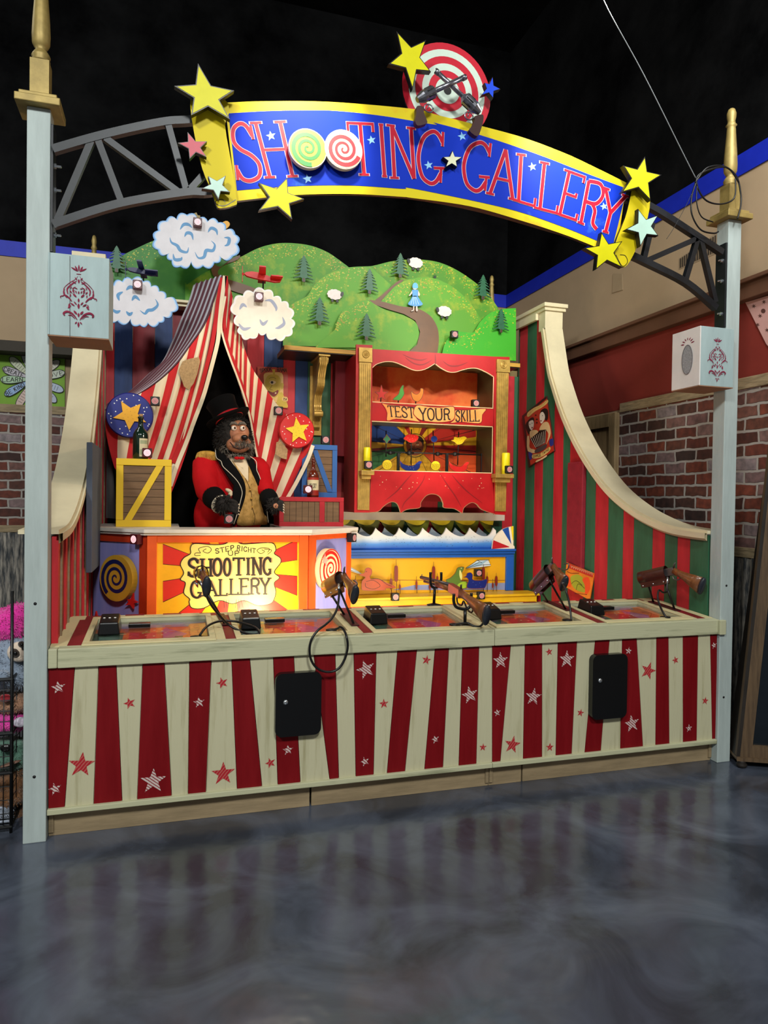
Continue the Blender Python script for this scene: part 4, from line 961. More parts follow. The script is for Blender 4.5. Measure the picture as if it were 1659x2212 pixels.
hill(c2+[(770, 640), (700, 740), (640, 700), (600, 652), (400, 648), (400, 610)]+cr(z4((640, 500), (760, 420), (860, 380), (960, 345)))[:-1], 2.635, H_md, sp=(c2, 330))
b = B(); b.flat(Y(2.62), cr(z4((800, 375), (850, 390), (900, 350), (965, 318), (955, 345), (880, 375), (835, 410), (850, 450), (1000, 500), (1090, 540), (1080, 575), (900, 530), (800, 440)), True, 3), M_path, th=.004); b.build('winding_path', hills)
c4 = cr(z5((430, 225), (570, 215), (700, 185), (800, 174), (900, 175), (1000, 192), (1100, 235), (1200, 300), (1290, 375), (1360, 470)))
hill(c4+z5((1400, 700), (430, 700)), 2.60, H_md, sp=(c4, 300))
c3 = cr(z5((60, 470), (100, 440), (180, 400), (215, 345), (270, 290), (340, 250), (440, 222), (570, 215)))
hill(z5((32, 706), (35, 560))+c3+z5((700, 330), (640, 440), (560, 560), (430, 712)), 2.55, H_lt, sp=(c3, 260))
c5 = cr(z5((630, 440), (680, 385), (730, 335), (800, 300), (880, 284), (960, 288), (1060, 330), (1150, 400), (1230, 500), (1270, 600)))
hill(c5+z5((1270, 760), (640, 745)), 2.52, H_lt, sp=(c5, 260))
b = B(); b.flat(Y(2.535), cr(z5((778, 300), (745, 305), (690, 350), (640, 395), (602, 428), (640, 436), (690, 378), (740, 332)), True, 3), M_path, th=.004); b.build('winding_path', hills)
c6 = cr(z5((235, 712), (300, 650), (352, 605), (368, 550), (400, 490), (450, 455), (510, 432), (560, 422)))
c6b = cr(z5((600, 450), (680, 490), (780, 520), (850, 560), (872, 620), (860, 680), (815, 735)))
hill(c6+c6b+z5((815, 745), (235, 722)), 2.49, H_lt, sp=(c6, 230))
hill(z5((238, 718), (290, 660), (330, 625), (380, 612), (520, 718)), 2.475, H_lt)
b = B(); b.flat(Y(2.505), cr(z5((552, 422), (640, 432), (760, 462), (860, 475), (940, 520), (985, 590), (995, 670), (985, 760)), False)+z5((800, 750), (860, 700), (880, 620), (850, 550), (780, 510), (680, 480), (600, 452)), M_path, th=.004); b.build('winding_path', hills)
c8 = cr(z5((1015, 760), (1030, 700), (1065, 645), (1110, 620), (1180, 625), (1215, 618), (1250, 560), (1310, 505), (1390, 480), (1472, 474)))
hill(c8+z5((1472, 800), (1015, 760)), 2.46, H_br, sp=(c8, 110))

# trees
M_tree = pm('tree_green', '#1f5c3c', var=.2, scale=20); M_tedge = pm('tree_edge', '#0e2a1e'); M_trunk = pm('trunk_brown', '#4a2f1f')
TR = [(z4((205, 258), (205, 420)), 2.60, 'left edge of the hills beside the speaker box', .95), (z5((160, 145), (160, 308)), 2.58, 'on the middle hill above the left sheep', 1), (z5((575, 230), (567, 382)), 2.50, 'on the second hill, just left of the upper path', 1),
 (z5((762, 132), (757, 282)), 2.55, 'on the crest beside the topmost sheep', 1), (z5((265, 405), (258, 575)), 2.50, 'below the left sheep', 1), (z5((541, 503), (548, 668)), 2.44, 'lowest one, on the front hill above the puppet cabinet', 1),
 (z5((1274, 266), (1268, 418)), 2.55, 'on the right slope near the gold spindle', 1), (z5((1383, 476), (1380, 622)), 2.42, 'at the far right end of the hills', 1)]
def tree_shape():
    L_ = [(0, 1)]
    lv = [(.93, .10), (.83, .17), (.72, .24), (.60, .30), (.47, .34), (.33, .38), (.19, .42)]
    R_ = []
    for k, (y, w) in enumerate(lv): R_ += [(w*.38, y+.02), (w*.95, y-.085), (w, y-.075 if k else y-.06), (w*.93, y-.10), (w*.36, y-.045)]
    R_ += [(.07, .12), (.07, 0)]
    return [(0, 1)]+R_+[(-x, y) for x, y in R_[::-1]]
for i, (q, y, where, s) in enumerate(TR):
    pl = Y(y); p0, p1 = pl.P(*q[1]), pl.P(*q[0]); h = p1[2]-p0[2]; t_ = thing('pine_tree_cutout', tuple(p0), 'dark green cut-out pine tree '+where, 'tree', 'cut-out pine trees on the hills')
    b = B(); b.poly3(pl, [p0+np.array([x*h*.95, 0, yy*h]) for x, yy in tree_shape()], M_tree, th=.012, side=M_tedge)
    rnd = random.Random(i)
    b.build('foliage', t_); b = B(); b.poly3(pl, [p0+np.array([x*h, -.002, yy*h]) for x, yy in ((-.05, -.02), (.06, -.02), (.04, .12), (-.04, .12))], M_trunk, th=.01); b.build('trunk', t_)
# sheep
M_wool = pm('wool_white', '#e3d6cf', var=.08, scale=40); M_face = pm('sheep_black', '#1b1a1a')
for (c, hd, y, where) in ((z5((352, 392))[0], 1, 2.52, 'grazing on the left hill, facing right'), (z5((852, 196))[0], -1, 2.58, 'on the topmost crest beside a pine tree'), (z5((1030, 496))[0], -1, 2.49, 'to the right of the girl and the path')):
    pl = Y(y); c3 = pl.P(*c); k = mpp(c3); t_ = thing('sheep_cutout', tuple(c3-np.array([0, 0, 15*k])), 'white woolly cut-out sheep '+where, 'sheep', 'cut-out sheep on the hills')
    out = []
    for j in range(44):
        a = j*2*math.pi/44; rr = 1+.10*abs(math.sin(a*5.5)); out.append((15.5*rr*math.cos(a), 10.5*rr*math.sin(a)+1))
    b = B(); b.poly3(pl, onpl(pl, c3, [(x*k, yy*k) for x, yy in out]), M_wool, th=.012); b.build('fleece', t_)
    b = B(); b.poly3(pl, onpl(pl, c3, [(x*k, yy*k) for x, yy in circ((hd*16, 3), 3.4, 12, ry=5.5, rot=-hd*.3)], .004), M_face, th=.01); b.build('face', t_)
    for lx in (-5, 6):
        b = B(); b.poly3(pl, onpl(pl, c3, [(x*k, yy*k) for x, yy in ((lx-2, -9), (lx+1.5, -9), (lx+3, -15), (lx-3, -15))], .001), M_face, th=.01); b.build('leg', t_)
# girl in a blue dress
pl = Y(2.485); M_drs = pm('dress_blue', '#4f94cf', var=.15, scale=30); M_skin = pm('doll_skin', '#d9c6b8'); M_hatb = pm('hood_blue', '#5fb0d8'); M_apr = pm('apron_pale', '#b7d6ea')
g3 = pl.P(*z5((848, 492))[0]); gt = thing('girl_cutout', tuple(g3), 'small cut-out of a girl in a pale blue dress and bonnet standing on the path', 'figure')
b = B(); b.flat(pl, cr(z5((835, 400), (862, 400), (880, 425), (895, 452), (850, 462), (806, 450), (820, 425)), True, 3), M_drs, th=.012)
b.flat(pl, z5((830, 360), (868, 360), (866, 402), (834, 402)), M_drs, th=.012)
for x in (822, 838, 855, 872): b.line(pl, z5((845+(x-848)*.3, 404), (x, 452)), 1, M_apr, off=.001)
b.build('dress', gt)
b = B()
for nm_, p in (('arm', ((830, 365), (818, 385), (810, 395), (818, 398), (832, 380))), ('arm', ((868, 365), (880, 388), (874, 400), (868, 395), (866, 378))), ('leg', ((838, 455), (846, 455), (842, 488), (826, 494), (826, 488), (836, 484))), ('leg', ((854, 455), (862, 455), (866, 490), (858, 494), (854, 486)))): b = B(); b.flat(pl, z5(*p), M_skin, off=-.001, th=.01); b.build(nm_, gt)
b = B(); b.flat(pl, circ(z5((848, 345))[0], 5.2, 14), M_skin, off=.0, th=.01); b.build('head', gt)
b = B(); b.flat(pl, cr(z5((832, 345), (836, 325), (848, 317), (862, 325), (866, 348), (856, 352), (842, 352)), True, 3), M_hatb, off=.003, th=.012); b.build('bonnet', gt)
# little grass tuft
b = B(); b.flat(Y(2.57), z5((965, 288), (962, 268), (968, 282), (972, 260), (974, 282), (980, 264), (978, 288)), M_tedge, th=.006); b.build('grass_tuft', hills)

# ================================================================== CLOUDS AND TOY PLANES
M_cl = [pm('cloud_rim', '#5f97d2'), pm('cloud_pale', '#a9c8e8'), pm('cloud_white', '#cfccd2')]; M_curl = pm('cloud_curl', '#3f82b4'); M_curl2 = pm('cloud_curl_grey', '#8b90a4')
def cloud(bumps, y, curls, label, cm=M_cl, curl=M_curl, stop=None):
    """bumps = notch points; each pair is joined by a round lobe bulging outward"""
    pl = Y(y); n = len(bumps); c = np.mean(np.array(bumps), 0); out = []
    for i in range(n):
        a, d = np.array(bumps[i]), np.array(bumps[(i+1) % n]); m_ = (a+d)/2; h = (d-a); L_ = np.linalg.norm(h); nn = np.array([h[1], -h[0]])/L_
        if nn @ (m_-c) < 0: nn = -nn
        for k in range(7):
            t = k/7; out.append(tuple(a+h*t+nn*L_*.36*math.sin(math.pi*t)**.8))
    t_ = thing('cloud_cutout', tuple(pl.P(*c)), label, 'cloud', 'cut-out clouds')
    b = B(); b.flat(pl, out, cm[0], th=.018)
    for j, s in enumerate((.965, .93)):
        b.flat(pl, [tuple(c+(np.array(p)-c)*s-(c-np.array(p))*0) for p in out], cm[j+1], off=.001*(j+1))
    for cu in curls:
        P_ = cr(cu, False, 6); N = len(P_); b.line(pl, P_, [max(.9, 7.0*math.sin(math.pi*(i+.5)/N)) for i in range(N)], curl, off=.003)
    b.build('cloud_panel', t_); b = B(); b.bar(pl.P(c[0], c[1], -.0185), Y(2.634 if y > 2.1 else 2.699).P(c[0], c[1]), .03, .03, M_blkm); b.build('mount_arm', t_); return t_
cloud(z4((440, 222), (462, 165), (510, 105), (575, 95), (640, 68), (705, 100), (770, 108), (835, 115), (880, 165), (940, 190), (950, 250), (925, 325), (850, 325), (810, 365), (740, 385), (665, 362), (600, 388), (545, 350), (520, 310), (460, 285)), 2.20,
      [z4((598, 160), (620, 130), (650, 130), (672, 150)), z4((625, 205), (640, 182), (668, 188), (678, 225)), z4((535, 210), (545, 240), (580, 260), (600, 290), (640, 300), (650, 270)), z4((690, 300), (710, 335), (745, 330), (760, 290), (800, 290), (812, 255), (790, 230)), z4((770, 178), (790, 152), (820, 165), (828, 195)), z4((870, 210), (900, 215), (895, 250), (872, 262)), z4((555, 310), (565, 345), (600, 345), (610, 330))], 'largest white cut-out cloud with blue curls, floating highest above the hills')
cloud(z4((120, 640), (140, 560), (185, 500), (240, 480), (300, 468), (370, 480), (420, 510), (470, 540), (510, 590), (580, 615), (550, 670), (500, 700), (470, 735), (400, 740), (350, 750), (290, 715), (210, 725), (150, 700)), 2.05,
      [z4((245, 545), (215, 565), (222, 600)), z4((265, 535), (290, 515), (325, 530)), z4((300, 600), (320, 575), (350, 600)), z4((445, 590), (460, 625), (430, 655), (400, 660), (380, 680), (350, 660)), z4((265, 665), (285, 685), (305, 670)), z4((175, 650), (205, 670), (230, 660))], 'white cut-out cloud half hidden behind the left speaker box, under the dark blue toy plane')
cloud(z4((930, 610), (985, 570), (1050, 548), (1120, 535), (1175, 575), (1225, 605), (1270, 640), (1285, 710), (1290, 770), (1250, 820), (1190, 832), (1130, 800), (1080, 790), (1030, 830), (975, 810), (965, 760), (945, 690)), 1.95,
      [z4((965, 655), (985, 625), (1010, 640)), z4((1120, 600), (1160, 600), (1190, 640), (1190, 665)), z4((1090, 715), (1110, 745), (1140, 720)), z4((1230, 700), (1240, 740), (1210, 765), (1185, 770)), z4((960, 740), (990, 775), (1035, 765))], 'creamy white cut-out cloud right of the tent peak, under the red toy plane', curl=M_curl2, cm=[pm('cloud_ivory_rim', '#d9d4d4'), pm('cloud_ivory', '#e6dcd2'), pm('cloud_ivory2', '#d8ccba')])
def toyplane(c, y, col, mirror, label, L_=68, dark=None):
    pl = Y(y); c3 = pl.P(*c); k = mpp(c3); t_ = thing('toy_plane', tuple(c3), label, 'toy plane', 'toy planes over the tent')
    o = [(-1, .05), (-.92, .22), (-.6, .33), (-.2, .30), (.3, .10), (.62, -.02), (.68, .12), (.82, .28), (.98, .22), (1, -.32), (.7, -.40), (.3, -.34), (-.1, -.30), (-.5, -.22), (-.85, -.12)]
    P_ = onpl(pl, c3, [(x*L_/2*k, yy*L_/2*k*.62) for x, yy in o]); b = B(); b.poly3(pl, P_, col, th=.03); b.build('fuselage', t_, bevel=.004)
    b = B(); w = L_*k*.5; b.slab([V(c3)+V((-.30*w, -.14, .035)), V(c3)+V((.05*w, -.14, .035)), V(c3)+V((.35*w, .20, .015)), V(c3)+V((-.1*w, .20, .015))], (0, 0, -.010), col); b.build('wing', t_)
    b = B(); e = V(c3)+V((.85*w, 0, .0)); b.slab([e+V((-.06, -.06, 0)), e+V((.03, -.06, 0)), e+V((.03, .08, 0)), e+V((-.06, .08, 0))], (0, 0, -.008), col); b.build('tailplane', t_)
    b = B(); n0 = V(c3)+V((-w*1.01, .015, .005)); b.lathe(n0, (-1, 0, 0), [(.012, 0), (.010, .012), (.002, .018)], dark or col, 10); b.slab([n0+V((-.01, -.005, .06)), n0+V((-.01, .007, .06)), n0+V((-.01, .012, -.06)), n0+V((-.01, -.010, -.06))], (-.004, 0, 0), dark or col); b.build('propeller', t_)
    b = B(); b.tube([V(c3)+V((.01, .012, -.01)), V(c3)+V((.011, .055, -.03)), V(c3)+V((.012, .06, -.20))], .006, M_blkm, 8); b.build('rod', t_)
M_rpl = pm('plane_red', '#c01810'); M_bpl = pm('plane_navy', '#141c4c')
toyplane(z4((1108, 448))[0], 1.93, M_rpl, 0, 'red wooden toy plane on a rod above the right-hand cloud', 78)
toyplane(z4((360, 415))[0], 2.03, M_bpl, 0, 'dark blue wooden toy plane on a rod above the left-hand cloud', 58)
t_ = thing('toy_plane', tuple(Y(2.3).P(*z4((860, 140))[0])), 'yellow toy plane wing showing from behind the highest cloud', 'toy plane', 'toy planes over the tent')
b = B(); b.flat(Y(2.3), cr(z4((780, 190), (840, 130), (880, 106), (903, 118), (900, 140), (860, 172), (800, 220)), True, 3), pm('plane_yellow', '#e0a014'), th=.012); b.build('wing', t_, bevel=.003)
b = B(); p = Y(2.3).P(*z4((800, 200))[0]); b.box((p[0]-.015, 2.3125, p[2]-.015), (p[0]+.015, 2.634, p[2]+.015), M_blkm); b.build('mount_arm', t_)
b = B(); b.flat(Y(2.28), cr(z4((690, 95), (684, 62), (700, 55), (706, 70), (722, 75), (716, 98)), True, 3), pm('plane_ochre', '#8a7430'), th=.012); b.build('tail_fin', t_)

# ================================================================== TEST-YOUR-SKILL CABINET
M_cbr = pm('cabinet_red', '#a90f15', var=.1); M_cbd = pm('cabinet_dark_red', '#8d1218'); M_olive = pm('cabinet_olive', '#4a4226'); M_edgec = pm('cabinet_edge', '#d9bf92')
cab = thing('puppet_cabinet', (2.8, 2.3, 1.4), 'red puppet theatre cabinet with gold fluted pilasters and a TEST YOUR SKILL banner', 'cabinet')
yc = 2.15; pc = Y(yc)
def px_(x, y): return pc.P(*z7((x, y))[0])
val = cr(z7((268, 308), (310, 275), (390, 254), (470, 260), (560, 297), (640, 330), (700, 332), (760, 312), (826, 272)))+cr(z7((830, 272), (880, 310), (950, 345), (1010, 348), (1070, 330), (1140, 314), (1210, 316), (1290, 350), (1352, 388)))
apr = cr(z7((238, 1606), (320, 1595), (370, 1548), (430, 1512), (480, 1520), (505, 1560), (518, 1608)))+cr(z7((525, 1608), (580, 1578), (690, 1562), (702, 1515), (750, 1455), (810, 1440), (870, 1462), (900, 1520), (910, 1562), (1000, 1572), (1070, 1612)))+cr(z7((1074, 1610), (1090, 1560), (1150, 1518), (1200, 1530), (1250, 1580), (1365, 1620)))
b = B()
b.flat(pc, z7((268, 140), (1352, 208))+val[::-1], M_cbr, th=.02, side=M_edgec)
b.flat(pc, z7((122, 100), (268, 105), (262, 800), (236, 1606), (105, 1605)), M_cbr, th=.022); b.flat(pc, z7((1352, 208), (1497, 212), (1465, 1628), (1358, 1622)), M_cbr, th=.022)
b.flat(pc, z7((266, 622), (1352, 678), (1350, 832), (262, 782)), M_cbr, th=.02, side=M_edgec)
b.flat(pc, z7((258, 1228), (1342, 1254), (1362, 1620))+apr[::-1], M_cbr, th=.02, side=M_edgec)
for s_ in (z7((268, 614), (1350, 672)), z7((262, 788), (1345, 838)), z7((260, 1228), (1338, 1252)), z7((1352, 390), (1346, 672)), z7((1344, 838), (1336, 1252))): b.line(pc, s_, 1.6, M_edgec, off=.001)
b.line(pc, val, 1.2, M_edgec, off=.001); b.line(pc, apr, 1.2, pm('apron_edge', '#9a6a4a'), off=.001)
M_fold = pm('curtain_fold', '#7f1016')       # painted drapery folds
for f in (((620, 1262), (560, 1330), (480, 1420), (380, 1500)), ((740, 1270), (710, 1340), (640, 1430), (560, 1510), (530, 1570)), ((880, 1268), (940, 1360), (1010, 1460), (1065, 1560)), ((980, 1270), (1040, 1340), (1120, 1420), (1250, 1520)), ((540, 190), (620, 225), (700, 240), (760, 225)), ((560, 215), (640, 270), (720, 280), (800, 240)), ((900, 250), (960, 290), (1040, 290), (1120, 260)), ((830, 180), (832, 265), (826, 270))):
    P_ = cr(z7(*f)); N = len(P_); b.line(pc, P_, [.6+2.2*math.sin(math.pi*i/(N-1)) for i in range(N)], M_fold, off=.0012)
rnd = random.Random(5)
for k in range(26):
    u, v = rnd.uniform(330, 1280), rnd.uniform(1275, 1400); b.flat(pc, circ(z7((u, v))[0], rnd.uniform(.5, 1.1), 6), M_edgec, off=.0015)
b.build('front_frame', cab)
xl, xr = px_(268, 700)[0], px_(1350, 700)[0]; xo0, xo1 = px_(118, 700)[0], px_(1485, 700)[0]
zt_, z1a, z1b, z2a = px_(268, 200)[2]+.02, px_(268, 618)[2], px_(262, 785)[2], px_(260, 1228)[2]
zb_ = px_(260, 1606)[2]
b = B()
for x0, x1 in ((xo0, xo0+.018), (xo1-.018, xo1)): b.box((x0, yc+.023, zb_+.0), (x1, 2.54, zt_-.01), M_cbd)
for x0, x1 in ((xl-.02, xl-.002), (xr+.002, xr+.02)): b.box((x0, yc+.023, z2a-.02), (x1, 2.50, zt_-.02), M_olive)
for zz in (zt_-.035, z1a-.018, z2a-.018): b.box((xl-.001, yc+.021, zz), (xr+.001, 2.50, zz+.016), M_cbd if zz != zt_-.035 else M_olive)
b.box((xl-.001, yc+.021, z1b), (xr+.001, 2.50, z1b+.014), M_olive)
b.box((xo0+.02, 2.52, zb_+.1), (xo1-.02, 2.539, zt_-.02), M_cbd); b.build('carcass', cab)
M_orp = mat('sunset_orange', '#f0521a', rough=.5, col2='#ff8a3a', thr=(.4, .65), scale=2.2)
b = B(); b.box((xl-.001, 2.501, z1a-.02), (xr+.001, 2.515, zt_-.03), M_orp); b.build('upper_back', cab)
# lower back painting with rays and a moustached face
pbk = Y(2.50); M_cy = pm('ray_yellow', '#d9a420', var=.12); M_cb = pm('ray_blue', '#1f3f86'); M_cg = pm('ray_green', '#2f6a34'); M_cred = pm('ray_red', '#b02a22'); M_co = pm('ray_orange', '#e0531f'); M_cm = pm('ray_maroon', '#7a1c1a')
b = B(); b.box((xl-.001, 2.501, z2a-.02), (xr+.001, 2.515, z1b-.001), M_cy)
bx = [tuple(z7((262, 1))[0])[0], z7((1, 815))[0][1], z7((1182, 1))[0][0], z7((1, 1250))[0][1]]
cc = z7((648, 1005))[0]
box = [z7((262, 0))[0][0], z7((0, 815))[0][1], z7((1195, 0))[0][0], z7((0, 1262))[0][1]]
for a0, a1, m_ in ((185, 225, M_cb), (240, 252, M_cred), (292, 305, M_cm), (322, 352, M_cred), (150, 172, M_cg), (8, 45, M_co), (0, 8, M_cred), (172, 176, M_cm)):
    a0, a1 = math.radians(a0), math.radians(a1)
    pg = clip([cc, (cc[0]+400*math.cos(a0), cc[1]+400*math.sin(a0)), (cc[0]+400*math.cos(a1), cc[1]+400*math.sin(a1))])
    if len(pg) > 2: b.flat(pbk, pg, m_, off=.001)
for k in range(18):
    a = k*math.pi/9+.1; pg = clip([cc, (cc[0]+400*math.cos(a-.006), cc[1]+400*math.sin(a-.006)), (cc[0]+400*math.cos(a+.006), cc[1]+400*math.sin(a+.006))])
    if len(pg) > 2: b.flat(pbk, pg, M_ink2, off=.0013)
M_fsk = pm('face_tan', '#8d4a2c')
b.flat(pbk, circ(cc, 25, 28), M_cy, off=.002); b.line(pbk, circ(cc, 25, 28), 1.2, M_ink2, off=.0023, closed=True)
b.flat(pbk, circ(cc, 19, 24, ry=22), M_fsk, off=.003)
b.flat(pbk, cr(z7((570, 990), (575, 940), (620, 915), (690, 920), (725, 960), (720, 1010), (700, 970), (650, 950), (600, 970)), True, 3), M_ink2, off=.0035)
for x in (612, 672): b.line(pbk, z7((x-16, 985), (x+12, 982)), 1.6, M_ink2, off=.004); b.flat(pbk, circ(z7((x, 1000))[0], 2.4, 10, ry=1.5), M_edgec, off=.0038); b.flat(pbk, circ(z7((x, 1000))[0], 1.1, 8), M_ink2, off=.0042)
b.line(pbk, cr(z7((590, 1045), (620, 1035), (645, 1045), (670, 1035), (700, 1045))), 2.2, M_ink2, off=.004); b.line(pbk, z7((643, 1000), (636, 1030), (652, 1032)), 1, M_ink2, off=.004)
b.build('painted_back', cab)
# banner
M_ban = mat('banner_orange', '#e8a058', rough=.5, col2='#e07a2c', thr=(.45, .75), scale=6)
b = B()
for pts, of in ((((350, 625), (420, 640), (655, 665), (640, 705), (665, 765), (695, 795), (600, 782), (480, 768), (398, 785), (398, 720), (380, 670)), .003), (((1000, 692), (1100, 688), (1282, 675), (1252, 730), (1240, 803), (1150, 805), (1060, 796), (960, 806), (1000, 770)), .003), (((662, 645), (760, 656), (870, 664), (985, 655), (1002, 695), (1000, 760), (958, 790), (850, 800), (750, 790), (690, 775), (650, 745), (632, 710)), .006)):
    q = cr(z7(*pts), True, 3); b.flat(pc, q, M_ban, off=of, th=.002); b.line(pc, q, 1.6, M_fold, off=of+.0006, closed=True)
word(b, pc, 'TEST', z7((400, 650), (635, 668), (645, 760), (412, 745)), 2.8, M_ink2, off=.0055, gap=.12)
word(b, pc, 'YOUR', z7((680, 672), (962, 680), (965, 775), (690, 780)), 3.2, M_ink2, off=.008, gap=.12)
word(b, pc, 'SKILL', z7((1010, 695), (1218, 692), (1225, 788), (1010, 790)), 2.8, M_ink2, off=.0055, gap=.15)
b.build('banner', cab)
# pilasters
def pil(x0t, x1t, x0b, x1b, yt, ym, yb, ros, name='pilaster'):
    b = B(); q = z7((x0t, ym), (x1t, ym+6), (x1b, yb+3), (x0b, yb)); P_ = [pc.P(*p) for p in q]
    b.slab([V(p)+V((0, -.014, 0)) for p in P_], (0, .013, 0), M_gilt)
    for k in range(6):
        t = (k+.5)/6; a = V(P_[0]).lerp(V(P_[1]), t); c = V(P_[3]).lerp(V(P_[2]), t)
        b.bar(a+V((0, -.016, -.012)), c+V((0, -.016, .012)), (P_[1][0]-P_[0][0])/11, .008, M_gilt, up=(0, 1, 0))
    o = b.build(name, cab)
    b = B(); q = [pc.P(*p) for p in z7((x0t-4, yt), (x1t+8, yt+7), (x1t+8, ym+2), (x0t-4, ym-4))]; b.slab([V(p)+V((0, -.022, 0)) for p in q], (0, .021, 0), M_gilt)
    c = V(pc.P(*z7(ros)[0]))+V((0, -.022, 0)); b.lathe(c, (0, -1, 0), [(.032, 0), (.032, .006), (.026, .009), (.024, .003), (.018, .003), (.016, .009), (.011, .009), (.010, .004), (.006, .004), (.004, .012), (.001, .013)], M_gilt, 24)
    b.build('rosette_block', cab, bevel=.002)
pil(146, 252, 130, 236, 130, 262, 1580, (203, 192)); pil(1378, 1482, 1362, 1456, 235, 352, 1592, (1432, 287))
# shooting figures, top row
M_out = pm('figure_outline', '#7a3a1a')
def cutfig(pts, y, m_, name, label, cat, group, smooth=True, out=M_out, rod=None, th=.008, extra=None):
    pl = Y(y); q = cr(pts, True, 4) if smooth else pts; P_ = [pl.P(*p) for p in q]; c = np.mean(P_, 0)
    t_ = thing(name, (c[0], y, min(p[2] for p in P_)), label, cat, group)
    b = B(); b.poly3(pl, P_, m_, th=th, side=out); b.line(pl, q, .9, out, off=.0008, closed=True)
    if extra: extra(b, pl)
    b.build('figure_plate', t_)
    if rod:
        b = B(); a, d = pl.P(*rod[0], -.012), pl.P(*rod[1], -.012); b.tube([a, d], .005, M_blkm, 8); b.build('rod', t_)
    return t_
GR1 = 'target figures on the upper cabinet shelf'; GR2 = 'rotating target figures in the lower cabinet opening'
cutfig([p for p in z7(*[(348+62*math.sin(k*math.pi/5)*(1 if k % 2 == 0 else .42), 545-(85 if k == 0 else 66)*math.cos(k*math.pi/5)*(1 if k % 2 == 0 else .42)) for k in range(10)])], 2.33, pm('fig_red', '#d4261a'), 'star_target', 'red star target standing at the left of the upper cabinet shelf', 'target', GR1, smooth=False, rod=z7((348, 570), (345, 612)))
cutfig(z7((452, 590), (500, 545), (515, 500), (535, 468), (548, 470), (545, 500), (552, 540), (535, 575), (510, 600), (480, 598)), 2.33, pm('fig_green', '#4aa53a'), 'parrot_target', 'green parrot target on the upper cabinet shelf', 'target', GR1, rod=z7((505, 590), (502, 620)))
cutfig(z7((615, 520), (640, 540), (670, 545), (695, 520), (700, 495), (722, 500), (722, 540), (705, 585), (675, 612), (640, 600), (622, 570)), 2.33, pm('fig_orange', '#ec8a20'), 'rooster_target', 'orange rooster target on the upper cabinet shelf', 'target', GR1, rod=z7((662, 600), (658, 628)))
# rotating rod with figures, lower opening
b = B(); pr2 = Y(2.33); a, d = pr2.P(*z7((262, 1058))[0]), pr2.P(*z7((1250, 1090))[0]); b.tube([a, (a[0]+d[0])*.5*np.array([1, 0, 0])+np.array([0, a[1], (a[2]+d[2])/2]), d], .006, M_blkm, 8)
for x, y in ((430, 1070), (600, 1072), (855, 1080), (1010, 1082)):
    c = pr2.P(*z7((x, y))[0]); b.lathe((c[0]-.04, c[1], c[2]), (1, 0, 0), [(.008, 0), (.010, .02), (.018, .022), (.018, .05), (.010, .055), (.009, .08)], M_blkm, 12)
for x in (500, 935, 1242):
    c = pr2.P(*z7((x, 1075))[0]); w = .011 if x < 1200 else .004; b.box((c[0]-w, c[1]-.01, z2a-.001), (c[0]+w, c[1]+.012, c[2]+(.0)), M_blkm)
tag(b.build('target_axle'), 'black horizontal axle with collars and posts inside the lower cabinet opening', 'axle')
def dots(n, c, r, m_):
    def f(b, pl):
        rr = random.Random(n)
        for k in range(n):
            an = k*2.4; q = r*math.sqrt((k+.5)/n)*.85; b.flat(pl, circ((c[0]+q*math.cos(an), c[1]+q*math.sin(an)), .55, 6), m_, off=.001)
    return f
M_fb = pm('fig_blue', '#0f2a7a'); M_fy = pm('fig_yellow', '#e8c81c'); M_fr = pm('fig_scarlet', '#d8201a')
cutfig(z7((365, 950), (385, 925), (395, 905), (410, 925), (430, 950), (412, 965), (395, 990), (380, 965)), 2.32, pm('fig_teal', '#2f6e4e'), 'bird_target', 'small dull green winged target at the left of the axle', 'target', GR2, rod=z7((393, 870), (393, 1105)))
c_ = z7((615, 942))[0]
cutfig(z7((548, 945), (570, 915), (600, 905), (650, 908), (680, 925), (672, 955), (640, 978), (600, 978), (575, 962)), 2.32, M_fr, 'bird_target', 'bright red rounded target above the axle, over the painted face', 'target', GR2, rod=z7((622, 858), (618, 1190)), extra=dots(9, c_, 12, M_edgec))
cutfig(circ(z7((820, 948))[0], 7.2, 18), 2.32, M_fb, 'disc_target', 'small dark blue disc target above the axle', 'target', GR2, smooth=False, rod=z7((815, 870), (824, 1140)))
cutfig(z7((970, 960), (995, 950), (1000, 928), (1045, 932), (1090, 922), (1115, 940), (1095, 960), (1070, 990), (1030, 998), (1000, 975)), 2.32, M_fy, 'bird_target', 'yellow winged target above the axle on the right', 'target', GR2, rod=z7((1045, 880), (1035, 1180)), extra=dots(12, z7((1045, 960))[0], 10, M_ink2))
cutfig(circ(z7((400, 1178))[0], 11, 24), 2.25, M_fy, 'disc_target', 'yellow disc target with dark holes, lower left of the cabinet opening', 'target', GR2, smooth=False, extra=dots(14, z7((400, 1178))[0], 10, M_ink2))
cutfig(circ(z7((833, 1187))[0], 10.5, 24), 2.25, M_fy, 'disc_target', 'yellow disc target with dark holes, between the blue and the red bird', 'target', GR2, smooth=False, extra=dots(14, z7((833, 1187))[0], 9, M_ink2))
def bird(x0, x1, y0, y1_): f = lambda a, c: (x0+(x1-x0)*a, y0+(y1_-y0)*c); return z7(f(0, .0), f(.12, .25), f(.3, .42), f(.6, .45), f(.75, .2), f(.88, .02), f(1, .12), f(.92, .35), f(.88, .7), f(.7, .98), f(.35, 1), f(.12, .75), f(.02, .5))
cutfig(bird(515, 712, 1142, 1235), 2.24, M_fb, 'bird_target', 'dark blue bird target on the cabinet floor', 'target', GR2, extra=dots(6, z7((620, 1195))[0], 10, M_edgec))
cutfig(bird(955, 1135, 1148, 1242), 2.24, M_fr, 'bird_target', 'red bird target on the cabinet floor', 'target', GR2)
